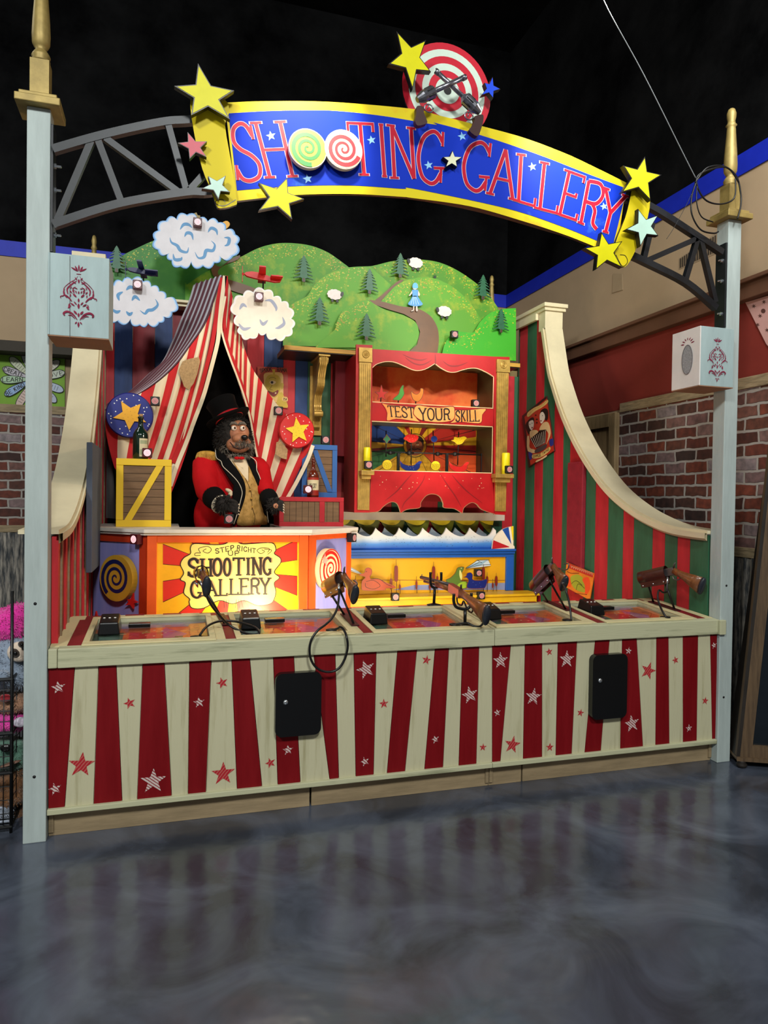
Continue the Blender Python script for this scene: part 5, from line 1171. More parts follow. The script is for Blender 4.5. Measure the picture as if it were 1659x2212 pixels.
# bracket shelves on the pilasters and the yellow cans on them
M_can = pm('can_yellow', '#e8d818', rough=.35); M_canp = pm('can_print', '#8a7a18')
for (x0, x1, y0, y1_, cx0, cx1, cy0, cy1, wh) in ((165, 280, 1228, 1305, 188, 252, 1020, 1152, 'left'), (1365, 1528, 1258, 1338, 1430, 1500, 1070, 1195, 'right')):
    q = [Y(2.06).P(*p) for p in z7((x0, y0), (x1, y0), (x1, y1_), (x0, y1_))]
    b = B(); zt2 = q[0][2]; b.box((q[0][0], 2.04, zt2-.035), (q[1][0], 2.134, zt2), M_gilt); b.box((q[0][0]+.01, 2.07, q[2][2]), (q[1][0]-.02, 2.134, zt2-.035), M_gilt)
    tag(b.build('bracket_shelf', bevel=.003), 'small gold bracket shelf on the %s pilaster of the cabinet' % wh, 'shelf', 'bracket shelves on the pilasters')
    c0, c1 = Y(2.09).P(*z7((cx0, cy0))[0]), Y(2.09).P(*z7((cx1, cy1))[0]); r = (c1[0]-c0[0])/2*.93; cx = (c0[0]+c1[0])/2
    b = B(); b.lathe((cx, 2.095, zt2+.0005), (0, 0, 1), [(r*.92, 0), (r, .004), (r, c0[2]-zt2-.01), (r*.92, c0[2]-zt2-.004), (r*.85, c0[2]-zt2), (r*.85, c0[2]-zt2-.003)], M_can, 24)
    for k in range(4): b.add([(cx-r*.55+k*r*.28, 2.095-r*1.005-.0006*(1) if False else 2.095-math.sqrt(max(0, r*r-(-r*.55+k*r*.28)**2))-.001, zt2+.045+h) for h in (0, .03)]+[(cx-r*.45+k*r*.28, 2.095-math.sqrt(max(0, r*r-(-r*.45+k*r*.28)**2))-.001, zt2+.045+h) for h in (.03, 0)], [(0, 1, 2, 3)], M_canp)
    tag(b.build('tin_can'), 'bright yellow tin can standing on the %s bracket shelf of the cabinet' % wh, 'can', 'yellow cans')

# ================================================================== WAVES AND POND
M_wbl = pm('pond_blue', '#1a58b0'); M_bwood = pm('beam_white', '#c9bdb0')
b = B(); xw0 = 2.04; z_a = Y(2.6).P(*y2((700, 92))[0])[2]; z_b = Y(2.6).P(*y2((700, 152))[0])[2]
b.box((2.05, 2.58, z_b), (3.72, 2.66, z_a), M_bwood); tag(b.build('wave_beam', bevel=.004), 'white painted beam above the wave boards, under the puppet cabinet', 'beam')
def wave_line(x0, x1, period, ytip, ybot, lean=1):
    pts = []; x = x0
    while x < x1:
        for t, h in ((0, 0), (.04, .14), (.10, .30), (.2, .52), (.33, .76), (.48, .93), (.63, 1), (.76, .95), (.87, .72), (.94, .42), (.98, .15)): pts.append((x+period*t, ytip+(ybot-ytip)*h))
        x += period
    pts.append((x, ytip)); return pts
M_wy = pm('wave_yellow', '#d2b81c'); M_wo = pm('wave_olive', '#6f7416'); M_wg = pm('wave_grey', '#8d99a4')
wt = thing('wave_board', (2.9, 2.6, 1.3), 'row of yellow scalloped wave boards hanging behind the blue waves', 'wave board')
b = B(); p_ = Y(2.595); w = wave_line(-55, 1240, 188, 138, 188); b.flat(p_, y2(*[(min(x, 1205), y) for x, y in w if x < 1215])+y2((1205, 120), (-55, 110)), M_wy, th=.015); b.build('scalloped_board', wt)
b = B(); p_ = Y(2.635); w = wave_line(-20, 1240, 185, 150, 262); b.flat(p_, y2(*[(min(x, 1180), y) for x, y in w if x < 1190])+y2((1180, 120), (-20, 110)), M_wo, th=.01); b.build('scalloped_board', wt)
b = B(); w = wave_line(30, 1150, 176, 205, 272); b.flat(Y(2.52), y2(*[p for p in w if p[0] < 1160])+y2((1150, 330), (30, 330)), M_wg, th=.015); tag(b.build('back_wave_board'), 'grey-blue wave crest board half hidden behind the front blue waves', 'wave board')
def gradmat(name, cols, z0, z1_):
    M = bpy.data.materials.new(name); M.use_nodes = True; nt = M.node_tree; n = nt.nodes; L = nt.links; bs = n['Principled BSDF']; bs.inputs['Roughness'].default_value = .45
    tc = n.new('ShaderNodeTexCoord'); sp = n.new('ShaderNodeSeparateXYZ'); mr = n.new('ShaderNodeMapRange'); nz = n.new('ShaderNodeTexNoise'); nz.inputs['Scale'].default_value = 6
    ad = n.new('ShaderNodeMath'); ad.operation = 'MULTIPLY_ADD'; ad.inputs[1].default_value = .03
    L.new(tc.outputs['Object'], sp.inputs[0]); L.new(tc.outputs['Object'], nz.inputs['Vector']); L.new(nz.outputs['Fac'], ad.inputs[0]); L.new(sp.outputs[2], ad.inputs[2])
    mr.inputs[1].default_value = z0; mr.inputs[2].default_value = z1_; L.new(ad.outputs[0], mr.inputs[0])
    rp = n.new('ShaderNodeValToRGB'); e = rp.color_ramp.elements; e[0].color = lin(cols[0]); e[1].color = lin(cols[-1]); e[0].position = 0; e[1].position = 1
    for i, c in enumerate(cols[1:-1]): q = e.new((i+1)/(len(cols)-1)); q.color = lin(c)
    L.new(mr.outputs[0], rp.inputs[0]); L.new(rp.outputs[0], bs.inputs['Base Color']); return M
M_wave = gradmat('sprayed_wave', ['#1458b8', '#4a8ad0', '#cfd8e0', '#e6e0da'], .03, .16)
p_ = Y(2.42); zl0 = p_.P(*y2((700, 368))[0])[2]
w = wave_line(140-176, 1240, 176, 208, 272)
w = [p for p in w if p[0] > 60 and p[0] < 1225]
b = B(); b.flat(p_, y2((60, 368))+y2(*w)+y2((1225, 368)), M_wave, th=.02)
rnd = random.Random(3)
for k in range(80):
    b.flat(p_, circ(y2((rnd.uniform(150, 1180), rnd.uniform(268, 350)))[0], .6, 6), M_ink2, off=.001)
tag(b.build('front_wave_board'), 'blue and white board of curling waves with peppered shot marks', 'wave board')
# quarter beach ball
pbq = Y(2.38); b = B(); cen = y2((1322, 352))[0]; arc = cr(y2((1186, 366), (1196, 300), (1225, 255), (1262, 222), (1300, 205), (1345, 195)), False, 6)
b.flat(pbq, arc+y2((1345, 366)), pm('ball_cream', '#e9dcc6'), th=.02)
n_ = len(arc)
b.flat(pbq, [cen]+arc[0:n_//4], pm('ball_red', '#b81a22'), off=.001); b.flat(pbq, [(cen[0]+2, cen[1]-6)]+arc[n_//2+3:-5], pm('ball_blue', '#1c4a9c'), off=.001); b.flat(pbq, y2((1338, 300), (1345, 300))+arc[-1:]+arc[-4:-3], M_fy, off=.0012)
b.flat(pbq, circ((cen[0]+3, cen[1]+1), 6, 16), pm('ball_cream', '#e9dcc6'), off=.002)
tag(b.build('beach_ball_cutout'), 'quarter of a red, cream and blue beach ball cut-out against the side wall', 'beach ball')
# pond frame and picture
pf = thing('duck_pond_panel', (2.9, 2.4, .8), 'yellow pond picture in a bright blue surround below the waves', 'panel')
pfp = Y(2.40); xe = pfp.P(1110, 1230)[0]; zc1 = pfp.P(*y2((700, 368))[0])[2]; zc2 = pfp.P(*y2((700, 432))[0])[2]; xs_ = pfp.P(*y2((1292, 540))[0])[0]; zle = .776
b = B(); b.box((1.98, 2.36, zc1-.02), (xe, 2.66, zc1), M_wbl); b.box((1.98, 2.38, zc1-.045), (xe, 2.43, zc1-.0205), M_wbl); b.box((1.98, 2.40, zc2), (xe, 2.43, zc1-.0455), M_wbl); b.box((xs_, 2.40, zle+.001), (xe, 2.43, zc2-.0005), M_wbl); b.build('frame_rail', pf, bevel=.003)
M_pd = mat('pond_yellow', '#e2a50e', rough=.5, col2='#d99a12', thr=(.5, .8), scale=2); M_pw = pm('pond_lilac', '#8a93b8')
pq = Y(2.425); b = B(); b.flat(pq, [(700, 1195), (1100, 1200), (1100, 1285), (700, 1290)], M_pd, th=.01)
b.flat(pq, y2((600, 636), (1292, 618), (1292, 672), (440, 672)), M_pw, off=.001); b.line(pq, y2((130, 598), (520, 598), (1292, 600)), 1, M_out, off=.0012)
b.build('pond_picture', pf)
# ledge
M_ly = pm('ledge_yellow', '#e8b41a'); M_lr = pm('ledge_red', '#c8321c')
lt = thing('pond_ledge', (2.9, 2.3, 0), 'yellow ledge with red front boards below the pond picture', 'ledge')
b = B(); b.box((1.98, 2.17, .755), (3.88, 2.398, .775), M_ly); b.build('ledge_top', lt, bevel=.002)
b = B(); b.box((1.98, 2.19, .70), (3.86, 2.21, .7545), M_ly); b.box((3.74, 2.185, .10), (3.86, 2.20, .699), M_ly); b.build('fascia', lt, bevel=.002)
b = B(); b.box((1.98, 2.20, .02), (3.739, 2.22, .699), M_lr); b.build('front_board', lt)
# ducks, frog, cattails
DK = 'cut-out ducks on the ledge'
def eye(c, r=1.0):
    def f(b, pl): b.flat(pl, circ(c, r, 8), M_ink2, off=.001)
    return f
M_duo = pm('duck_orange', '#b23e0a', var=.15); M_fro = pm('frog_green', '#55702a'); M_frl = pm('frog_lime', '#8fae2c')
def duck1(b, pl):
    b.flat(pl, circ(y2((248, 535))[0], 1, 8), M_ink2, off=.001); b.line(pl, cr(y2((245, 610), (300, 600), (350, 640), (300, 665), (245, 650), (240, 620))), .9, M_ink2, off=.001)
    b.line(pl, cr(y2((280, 590), (340, 590), (400, 630), (440, 645))), 1, M_ink2, off=.001)
cutfig(y2((190, 558), (232, 545), (240, 515), (262, 506), (285, 520), (286, 550), (272, 575), (285, 590), (340, 590), (390, 615), (450, 640), (460, 655), (390, 660), (380, 673), (230, 675), (212, 650), (216, 605), (240, 580), (225, 570)), 2.30, M_duo, 'duck_cutout', 'orange duck cut-out on the yellow ledge at the left', 'duck', DK, extra=duck1, rod=None)
def frogx(b, pl):
    b.flat(pl, circ(y2((955, 510))[0], 1.2, 8), M_edgec, off=.001); b.flat(pl, cr(y2((945, 520), (962, 560), (955, 600), (940, 560)), True, 3), pm('frog_belly', '#c9c87a'), off=.001)
    b.flat(pl, cr(y2((935, 625), (985, 610), (1000, 650), (960, 660), (925, 655)), True, 3), M_frl, off=.001)
cutfig(y2((840, 600), (875, 580), (910, 545), (930, 505), (972, 500), (974, 515), (955, 555), (950, 600), (1000, 610), (1000, 655), (925, 662), (880, 640)), 2.32, M_fro, 'frog_cutout', 'green frog cut-out sitting upright beside the blue duck', 'frog', None, extra=frogx)
def dk2(b, pl): dots(7, y2((1080, 620))[0], 16, pm('shot_pale', '#6a86c8'))(b, pl)
cutfig(y2((972, 577), (992, 568), (1000, 548), (1025, 542), (1040, 560), (1038, 590), (1060, 600), (1110, 600), (1140, 590), (1150, 600), (1135, 650), (1110, 660), (1010, 660), (998, 635), (1010, 600), (995, 580)), 2.28, pm('duck_navy', '#0e1f6e'), 'duck_cutout', 'dark blue duck cut-out on the yellow ledge beside the frog', 'duck', DK, extra=dk2)
M_cat = pm('cattail_brown', '#7a2416'); M_stem = pm('cattail_stem', '#4a2c18')
CT = [(470, 495, 605, 12, 445, 2.36), (750, 500, 600, 10, 462, 2.38), (168, 598, 672, 8, 565, 2.36), (432, 590, 665, 9, 550, 2.37), (498, 632, 668, 6, 600, 2.38), (622, 605, 664, 6, 570, 2.38), (722, 630, 664, 7, 600, 2.40), (778, 572, 640, 7, 545, 2.38), (1122, 508, 592, 10, 480, 2.38), (1150, 572, 618, 7, 540, 2.38), (1192, 620, 656, 5, 590, 2.38), (1218, 572, 640, 8, 545, 2.38)]
wh = ['tallest, right behind the orange duck', 'tall, behind the rifle muzzle', 'at the far left edge of the pond', 'leaning over the orange duck tail', 'short, just right of the tallest cattail', 'small, alone in mid pond', 'short, left of the rifle muzzle', 'behind the rifle barrel', 'tall, right of the target sensor', 'over the blue duck tail', 'shortest at the right end of the pond', 'rightmost in the pond']
for (x, ya, yb_, w, ys_, yy), whs in zip(CT, wh):
    pl = Y(yy); q = cr(y2((x-w, ya+8), (x, ya-4), (x+w, ya+8), (x+w, yb_-8), (x, yb_+4), (x-w, yb_-8)), True, 3); P_ = [pl.P(*p) for p in q]
    t_ = thing('cattail_cutout', (P_[0][0], yy, .776), 'brown cattail, '+whs, 'cattail', 'cattails at the pond'); b = B(); b.poly3(pl, P_, M_cat, th=.006, side=M_stem); b.build('spike', t_)
    b = B(); a = pl.P(*y2((x, ys_))[0], -.003); d = pl.P(*y2((x+3, yb_))[0], -.003); d2 = np.array([d[0], d[1], .776]); b.tube([a, pl.P(*y2((x, ya))[0], -.003)], .0018, M_stem, 5); b.tube([d, d2], .003, M_stem, 5); b.build('stem', t_)
# paper dart
pd = Y(2.40); b = B(); M_pap = pm('dart_white', '#c9d6dc'); M_pap2 = pm('dart_blue', '#8fb0c4')
b.flat(pd, y2((985, 512), (1075, 450), (1155, 445), (1175, 490), (1110, 500)), M_pap, th=.004); b.flat(pd, y2((985, 512), (1060, 470), (1155, 448), (1100, 490)), M_pap2, off=.001)
for s_ in (((985, 512), (1075, 450), (1165, 447)), ((985, 512), (1100, 485), (1175, 482)), ((1000, 508), (1090, 465)), ((1075, 450), (1110, 470))): b.line(pd, y2(*s_), .9, M_ink2, off=.002)
tag(b.build('paper_dart_cutout'), 'white folded paper dart flying above the frog and blue duck', 'paper plane')
b = B(); b.flat(pd, y2((128, 500), (190, 535), (215, 552), (180, 548), (132, 530)), M_pap, th=.004); b.line(pd, y2((128, 505), (215, 552), (132, 525)), .9, M_ink2, off=.001); tag(b.build('paper_dart_cutout'), 'tip of a paper dart at the orange duck bill', 'paper plane')
# ================================================================== TENT
def cloth_mat(name, ca, cb_, n):
    M = bpy.data.materials.new(name); M.use_nodes = True; nt = M.node_tree; N = nt.nodes; L = nt.links; bs = N['Principled BSDF']; bs.inputs['Roughness'].default_value = .8
    bs.inputs['Sheen Weight'].default_value = .2
    uv = N.new('ShaderNodeUVMap'); sp = N.new('ShaderNodeSeparateXYZ'); L.new(uv.outputs[0], sp.inputs[0])
    mu = N.new('ShaderNodeMath'); mu.operation = 'MULTIPLY'; mu.inputs[1].default_value = n; L.new(sp.outputs[0], mu.inputs[0])
    fr = N.new('ShaderNodeMath'); fr.operation = 'FRACT'; L.new(mu.outputs[0], fr.inputs[0])
    gt = N.new('ShaderNodeMath'); gt.operation = 'GREATER_THAN'; gt.inputs[1].default_value = .5; L.new(fr.outputs[0], gt.inputs[0])
    mx = N.new('ShaderNodeMixRGB'); mx.inputs[1].default_value = lin(ca); mx.inputs[2].default_value = lin(cb_); L.new(gt.outputs[0], mx.inputs[0]); L.new(mx.outputs[0], bs.inputs['Base Color'])
    return M
def rails(A, Bk, C, n=30, m=14, y=None, fold=(0, 0), mat_=None, mid=None):
    """cloth between two photographed edges A and C (each list of (u,v,y)); stripes follow the A->C direction"""
    def samp(R, t):
        x = t*(len(R)-1.0001); i = int(x); f = x-i; return np.array(R[i])*(1-f)+np.array(R[i+1])*f
    Ac, Cc = [np.array(p) for p in cr(A)], [np.array(p) for p in cr(C)]; Mc = [np.array(p) for p in cr(mid)] if mid else None
    rows, uvs = [], []
    for i in range(n+1):
        t = i/n; a, c = samp(Ac, t), samp(Cc, t); row, uvr = [], []
        md = samp(Mc, t) if Mc else None
        for j in range(m+1):
            s = j/m
            p = a*(1-s)+c*s if md is None else a*(1-s)*(1-s)+2*s*(1-s)*(2*md-.5*a-.5*c)+c*s*s
            yy = p[2]+fold[1]*math.sin(2*math.pi*fold[0]*t)*(math.sin(math.pi*min(1, s+.15)))+.008*math.sin(5*s+9*t)
            q_ = at(p[0], p[1], yy); row.append((max(q_[0], .155), q_[1], q_[2])); uvr.append((t, s))
        rows.append(row); uvs.append(uvr)
    b = B(); b.grid(rows, mat_, uvs); return b
C_main = cloth_mat('tent_stripes', '#c2181c', '#e0cfae', 5.5); C_right = cloth_mat('tent_stripes_right', '#e0cfae', '#c2181c', 12); C_top = cloth_mat('tent_stripes_dimmed', '#5a2030', '#b9b6bf', 6)  # roof side is the same red and cream, dim light mixed into the colours
tent = thing('circus_tent', (1.0, 2.2, 1.39), 'red and cream striped circus tent with open flaps behind the ringmaster bear', 'tent')
yf = 2.06
crease = [(486, 594, yf), (467, 640, yf), (453, 680, yf), (437, 712, yf), (411, 748, yf), (386, 783, yf), (355, 814, yf), (320, 840, yf+.02), (280, 862, yf+.04), (234, 884, yf+.06)]
low = [(366, 1075, yf), (352, 1080, yf), (340, 1080, yf), (325, 1075, yf), (312, 1070, yf), (300, 1060, yf), (285, 1050, yf), (272, 1040, yf), (258, 1025, yf), (247, 1010, yf)]
midl = [(434, 866, yf), (420, 872, yf), (405, 880, yf), (390, 890, yf), (370, 905, yf), (348, 920, yf), (325, 930, yf), (295, 935, yf), (262, 935, yf), (228, 925, yf)]
b = rails(crease, None, low, 64, 26, fold=(5.5, .02), mat_=C_main, mid=midl); b.build('left_flap', tent)
back = [(418, 614, 2.42), (407, 650, 2.42), (390, 690, 2.42), (372, 735, 2.42), (350, 780, 2.42), (322, 805, 2.42), (290, 835, 2.42), (260, 858, 2.42), (230, 872, 2.42), (200, 888, 2.42)]
def tr_rails():
    A = [(484, 593, yf), (467, 638, yf), (453, 678, yf), (437, 710, yf), (411, 746, yf), (386, 781, yf), (355, 812, yf), (320, 838, yf+.02), (280, 862, yf+.04), (234, 884, yf+.06)]
    Ac, Cc = cr(A), cr(back); rows, uvs = [], []
    for j in range(41):
        s = j/40; row, uvr = [], []
        for i, (a, c) in enumerate(zip(Ac, Cc)):
            p = np.array(a)*(1-s)+np.array(c)*s; q_ = at(p[0], p[1]+1.6*math.sin(s*40), p[2]); row.append((max(q_[0], .155), q_[1], q_[2])); uvr.append((s, i/len(Ac)))
        rows.append(row); uvs.append(uvr)
    b = B(); b.grid(rows, C_top, uvs); return b
tr_rails().build('roof_side', tent)
outr = [(487, 594, yf), (497, 620, yf), (508, 665, yf), (516, 705, yf), (526, 745, yf), (544, 793, yf), (567, 828, yf), (598, 873, yf), (640, 915, yf), (678, 948, yf-.03)]
inr = [(477, 690, yf), (484, 735, yf), (497, 778, yf), (512, 820, yf), (524, 858, yf), (538, 905, yf), (550, 960, yf), (565, 1025, yf), (580, 1080, 2.15), (594, 1126, 2.20)]
b = rails(outr, None, inr, 90, 12, fold=(12, .012), mat_=C_right); b.build('right_flap', tent)
# rolled edge bands of the flaps
M_band = mat('band_cream', '#e2d3b4', rough=.8, var=.05); M_bandr = mat('band_red', '#b51519', rough=.8)
def edgeband(pts, w, m_, name='edge_binding', dy=-.02):
    P_ = [at(u, v, y+dy) for u, v, y in cr(pts)]; b = B(); b.ribbon(P_, (0, -1, 0), w, m_, th=.008); b.build(name, tent)
edgeband([(486, 596, yf), (479, 650, yf), (474, 700, yf), (470, 740, yf), (455, 800, yf), (440, 854, yf), (420, 908, yf), (402, 957, yf), (383, 1004, yf), (368, 1050, yf)], .030, M_band)
edgeband([(480, 600, yf), (471, 650, yf), (465, 700, yf), (458, 745, yf), (444, 800, yf), (428, 858, yf), (410, 910, yf), (392, 957, yf), (374, 1000, yf)], .030, M_bandr, dy=-.018)
edgeband([(489, 596, yf), (489, 650, yf), (485, 700, yf), (492, 745, yf), (507, 785, yf), (524, 835, yf), (536, 880, yf), (548, 930, yf), (560, 985, yf), (574, 1040, yf)], .022, M_bandr)
edgeband([(487, 640, yf), (478, 700, yf), (484, 735, yf), (498, 776, yf), (513, 815, yf), (528, 858, yf), (541, 905, yf), (550, 960, yf), (565, 1025, yf)], .014, M_band, dy=-.024)
edgeband([(676, 962, yf-.03), (664, 995, yf-.03), (640, 1043, 2.07), (612, 1092, 2.13), (595, 1127, 2.18)], .030, M_band, dy=-.03)
M_liner = mat('tent_lining_black', '#040303', rough=1, var=.1, spec=.1); C_shade = cloth_mat('tent_stripes_shaded', '#3a0a10', '#1c0a0c', 5)  # left side cloth: the tent's own stripes, darkened to stand for shade
b = B(); P_ = [at(u, v, 2.45) for u, v in ((478, 650), (498, 720), (535, 820), (572, 930), (600, 1040), (610, 1160), (232, 1160), (235, 900), (400, 760))]
b.slab(P_, (0, .01, 0), M_liner); b.build('black_lining', tent)
b = rails([(198, 889, 2.42), (212, 887, 2.40), (224, 887, 2.38), (236, 885, 2.2)], None, [(200, 1118, 2.42), (215, 1119, 2.40), (232, 1119, 2.37), (252, 1121, 2.2)], 20, 6, fold=(3, .02), mat_=C_shade); b.build('side_cloth_shaded', tent)
M_burl = mat('burlap', '#a98b62', rough=.95, var=.2, scale=60, bump=.5, bscale=160)
for q, nm in ((z4((612, 975), (655, 958), (715, 948), (722, 975), (705, 1050), (682, 1110), (650, 1150), (622, 1130), (605, 1080), (588, 1030)), 1), (z6((948, 590), (985, 580), (1055, 660), (1045, 752), (1000, 742), (935, 700)), 2)):
    b = B(); b.flat(Y(yf-.045), q, M_burl, th=.004); b.build('burlap_patch', tent)
    # stitches
# ================================================================== PROPS ON THE STAGE
M_cy2 = mat('crate_yellow', '#e0b81c', rough=.55, col2='#a87c12', thr=(.6, .8), scale=6, stretch=(1, 1, 6)); M_slat = mat('crate_slat', '#6e5236', rough=.7, var=.2, scale=4, stretch=(1, 2, 9)); M_cgap = pm('crate_gap', '#1c130c')
def crate(name, lo, hi, m_, label, diag, t=.042, ns=7, mid=None, group=None, horiz=True):
    c = thing(name, ((lo[0]+hi[0])/2, (lo[1]+hi[1])/2, lo[2]), label, 'crate', group); x0, y0, z0 = lo; x1, y1_, z1_ = hi
    b = B(); d = .016
    b.box((x0+.004, y0+d, z0+.003), (x1-.004, y1_-.003, z1_-.004), M_cgap)
    n = ns
    for k in range(n):
        if horiz:
            a = z0+t+(z1_-z0-2*t)*k/n; e = z0+t+(z1_-z0-2*t)*(k+1)/n-.003; b.box((x0+t, y0+.010, a), (x1-t, y0+d, e), M_slat)
        else:
            a = x0+t+(x1-x0-2*t)*k/n; e = x0+t+(x1-x0-2*t)*(k+1)/n-.003; b.box((a, y0+.010, z0+t), (e, y0+d, z1_-t), M_slat)
    b.build('slats', c)
    for lo2, hi2 in (((x0, y0, z1_-t), (x1, y0+d-.001, z1_)), ((x0, y0, z0), (x1, y0+d-.001, z0+t)), ((x0, y0, z0+t+.001), (x0+t, y0+d-.001, z1_-t-.001)), ((x1-t, y0, z0+t+.001), (x1, y0+d-.001, z1_-t-.001))):
        b = B(); b.box(lo2, hi2, m_); b.build('frame_board', c, bevel=.002)
    if mid:
        b = B(); b.box((mid-t*.6, y0, z0+t+.001), (mid+t*.6, y0+d-.001, z1_-t-.001), m_); b.build('frame_board', c, bevel=.002)
    if diag:
        (ax, az), (cx, cz) = diag; w = t*.95; b = B()
        b.slab([(ax-w*.1, y0+.001, az), (ax+w, y0+.001, az), (cx+w*.1, y0+.001, cz), (cx-w, y0+.001, cz)], (0, .012, 0), m_); b.build('diagonal_board', c, bevel=.0015)
    b = B()
    b.box((x0, y0+d, z1_-.003), (x1, y1_, z1_), m_)
    for xx in (x0, x1-.004): b.box((xx, y0+d, z0), (xx+.004, y1_, z1_-.003), m_)
    b.build('side_boards', c); return c
zs = zc+.0225
ycr = 1.68; pcr = Y(ycr); a = pcr.P(250, 1133); c = pcr.P(371, 990); ztop_cr = pcr.P(300, 991)[2]
crate('wooden_crate', (a[0], ycr, zs), (c[0], ycr+.32, ztop_cr), M_cy2, 'yellow framed wooden crate with a diagonal board on the left of the stage counter', ((a[0]+.06, zs+.047), (c[0]-.06, ztop_cr-.047)), t=.047, ns=7)
M_crr = mat('crate_red', '#a81420', rough=.55, var=.15); M_crb = mat('crate_blue', '#2a5a9a', rough=.6, col2='#5a82b0', thr=(.6, .8), scale=7)
yr = 1.86; pr = Y(yr); a = pr.P(600, 1126); c = pr.P(743, 1070)
zr_ = pr.P(680, 1074)[2]
crate('wooden_crate', (1.44, yr, zs), (c[0], yr+.30, zr_), M_crr, 'low long red framed crate on the right of the stage counter', None, t=.034, ns=9, mid=pr.P(696, 1100)[0], horiz=False)
yb3 = 2.06; pb3 = Y(yb3); a = pb3.P(652, 1060); c = pb3.P(729, 962)
crate('wooden_crate', (a[0], yb3, zr_+.0005), (c[0], yb3+.09, c[2]), M_crb, 'blue framed crate standing on end on the red crate', ((c[0]-.075, zr_+.045), (a[0]+.12, c[2]-.045)), t=.040, ns=6)
b = B(); pw = Y(2.58); a = pw.P(722, 985); c = pw.P(751, 755); b.box((a[0], 2.58, a[2]), (c[0], 2.698, c[2]), W_mar); tag(b.build('wall_block', bevel=.004), 'dark red upright block on the back wall beside the puppet cabinet', 'block')
def bottle(cx, cy, z0, h, r, glass, label, cork, lab_cols, text, neck=.34):
    t = thing('bottle', (cx, cy, z0), label, 'bottle')
    b = B(); H_ = h; b.lathe((cx, cy, z0+.0005), (0, 0, 1), [(r*.9, 0), (r, .006), (r, H_*.52), (r*.97, H_*.56), (r*.75, H_*.64), (r*.42, H_*.70), (r*.34, H_*.76), (r*.31, H_*.90), (r*.40, H_*.905), (r*.40, H_*.94), (r*.32, H_*.945)], glass, 24); b.build('glass_body', t)
    b = B(); b.lathe((cx, cy, z0+H_*.945), (0, 0, 1), [(r*.26, 0), (r*.28, H_*.055), (r*.22, H_*.06)], cork, 12); b.build('cork', t)
    b = B(); rr = r*1.01; a0 = math.atan2(CAM[1]-cy, CAM[0]-cx)
    def cyl(s, z): an = a0+s/rr; return (cx+rr*math.cos(an), cy+rr*math.sin(an), z)
    for (s0, s1, za, zb2, m_) in lab_cols:
        n = 10; row0 = [cyl(s0*r+(s1-s0)*r*k/n, z0+za*H_) for k in range(n+1)]; row1 = [cyl(s0*r+(s1-s0)*r*k/n, z0+zb2*H_) for k in range(n+1)]; b.grid([row0, row1], m_); rr *= 1.006
    # lettering wrapped round the glass
    if text:
        st_, ta, tb, m_ = text; n = len(st_); rr *= 1.006
        for i, ch in enumerate(st_):
            x0 = (-.62+1.24*i/n); x1 = x0+1.24/n*.82
            for seg in [s_ for s_ in G[ch][0] if not isinstance(s_, str)]:
                for p, q in zip(seg, seg[1:]):
                    P0 = V(cyl((x0+(x1-x0)*p[0])*r, z0+H_*(ta+(tb-ta)*p[1]))); P1 = V(cyl((x0+(x1-x0)*q[0])*r, z0+H_*(ta+(tb-ta)*q[1]))); nn = ((P0+P1)/2-V((cx, cy, ((P0+P1)/2).z))).normalized()
                    b.ribbon([P0, P1], nn, r*.055, m_)
    b.build('label', t); return t
M_gg = mat('green_glass', '#12261c', rough=.12, var=0, coat=.5); M_ag = mat('amber_glass', '#5a1f0c', rough=.12, var=0, coat=.5); M_cork = mat('cork', '#b08a60', rough=.9); M_cork2 = M_ag
M_lab = pm('label_cream', '#cfc19a'); M_labr = pm('label_red', '#9a2a1c')
pbt = Y(1.78); q0, q1 = pbt.P(286, 990), pbt.P(321, 898)
bottle((q0[0]+q1[0])/2, 1.80, ztop_cr, q1[2]-ztop_cr+.01, (q1[0]-q0[0])/2, M_gg, 'dark green glass bottle with a cream label standing on the yellow crate', M_cork, [(-.15, 1.1, .06, .46, M_lab), (-.05, 1.0, .10, .42, pm('label_sage', '#9aa07a')), (-.05, 1.0, .22, .34, M_lab)], None)
# label lettering WILD on the green bottle
yw = 1.97; pwk = Y(yw); q0, q1 = pwk.P(664, 1064), pwk.P(689, 990)
bottle((q0[0]+q1[0])/2, yw, zr_, q1[2]-zr_, (q1[0]-q0[0])/2*1.05, M_ag, 'brown whisky bottle with a red and cream label on the red crate', M_cork2, [(-1.2, 1.2, .05, .50, M_labr), (-1.2, 1.2, .18, .44, M_lab)], ('WHISKY', .23, .35, M_ink2))
# star discs on the tent
M_dd = pm('dot_white', '#e6e6e0')
def stardisc(c, r, y, mbg, mst, tips, nd, label, th=.05):
    pl = Y(y); c3 = pl.P(*c); R_ = r*mpp(c3); t = thing('star_disc', tuple(c3-np.array([0, 0, R_])), label, 'disc', 'round star discs on the tent')
    b = B(); b.lathe(V(c3)+V((0, th, 0)), (0, -1, 0), [(R_, 0), (R_, th*.7), (R_*.95, th)], mbg, 40, False)
    rnd = random.Random(nd)
    for k in range(nd):
        an = k*2.399+rnd.uniform(-.2, .2); q = R_*rnd.uniform(.68, .9) if k % 3 else R_*rnd.uniform(.5, .9)
        b.poly3(pl, onpl(pl, c3, [(q*math.cos(an)+x, q*math.sin(an)+z) for x, z in circ((0, 0), R_*.028, 8)]), M_dd, off=.001)
    b.build('painted_disc', t)
    b = B(); P_ = [pl.P(*p) for p in tips_star(tips, .46)]; cc_ = sum(P_)/len(P_)
    b.poly3(pl, P_, mst, off=.014, th=.012); dots(16, (sum(p[0] for p in tips)/5, sum(p[1] for p in tips)/5), r*.5, M_ink2)(b, Pl(pl.p-np.array([0, .0145, 0]), pl.n)); b.build('star', t)
M_gst = pm('disc_star_gold', '#e2a51c')
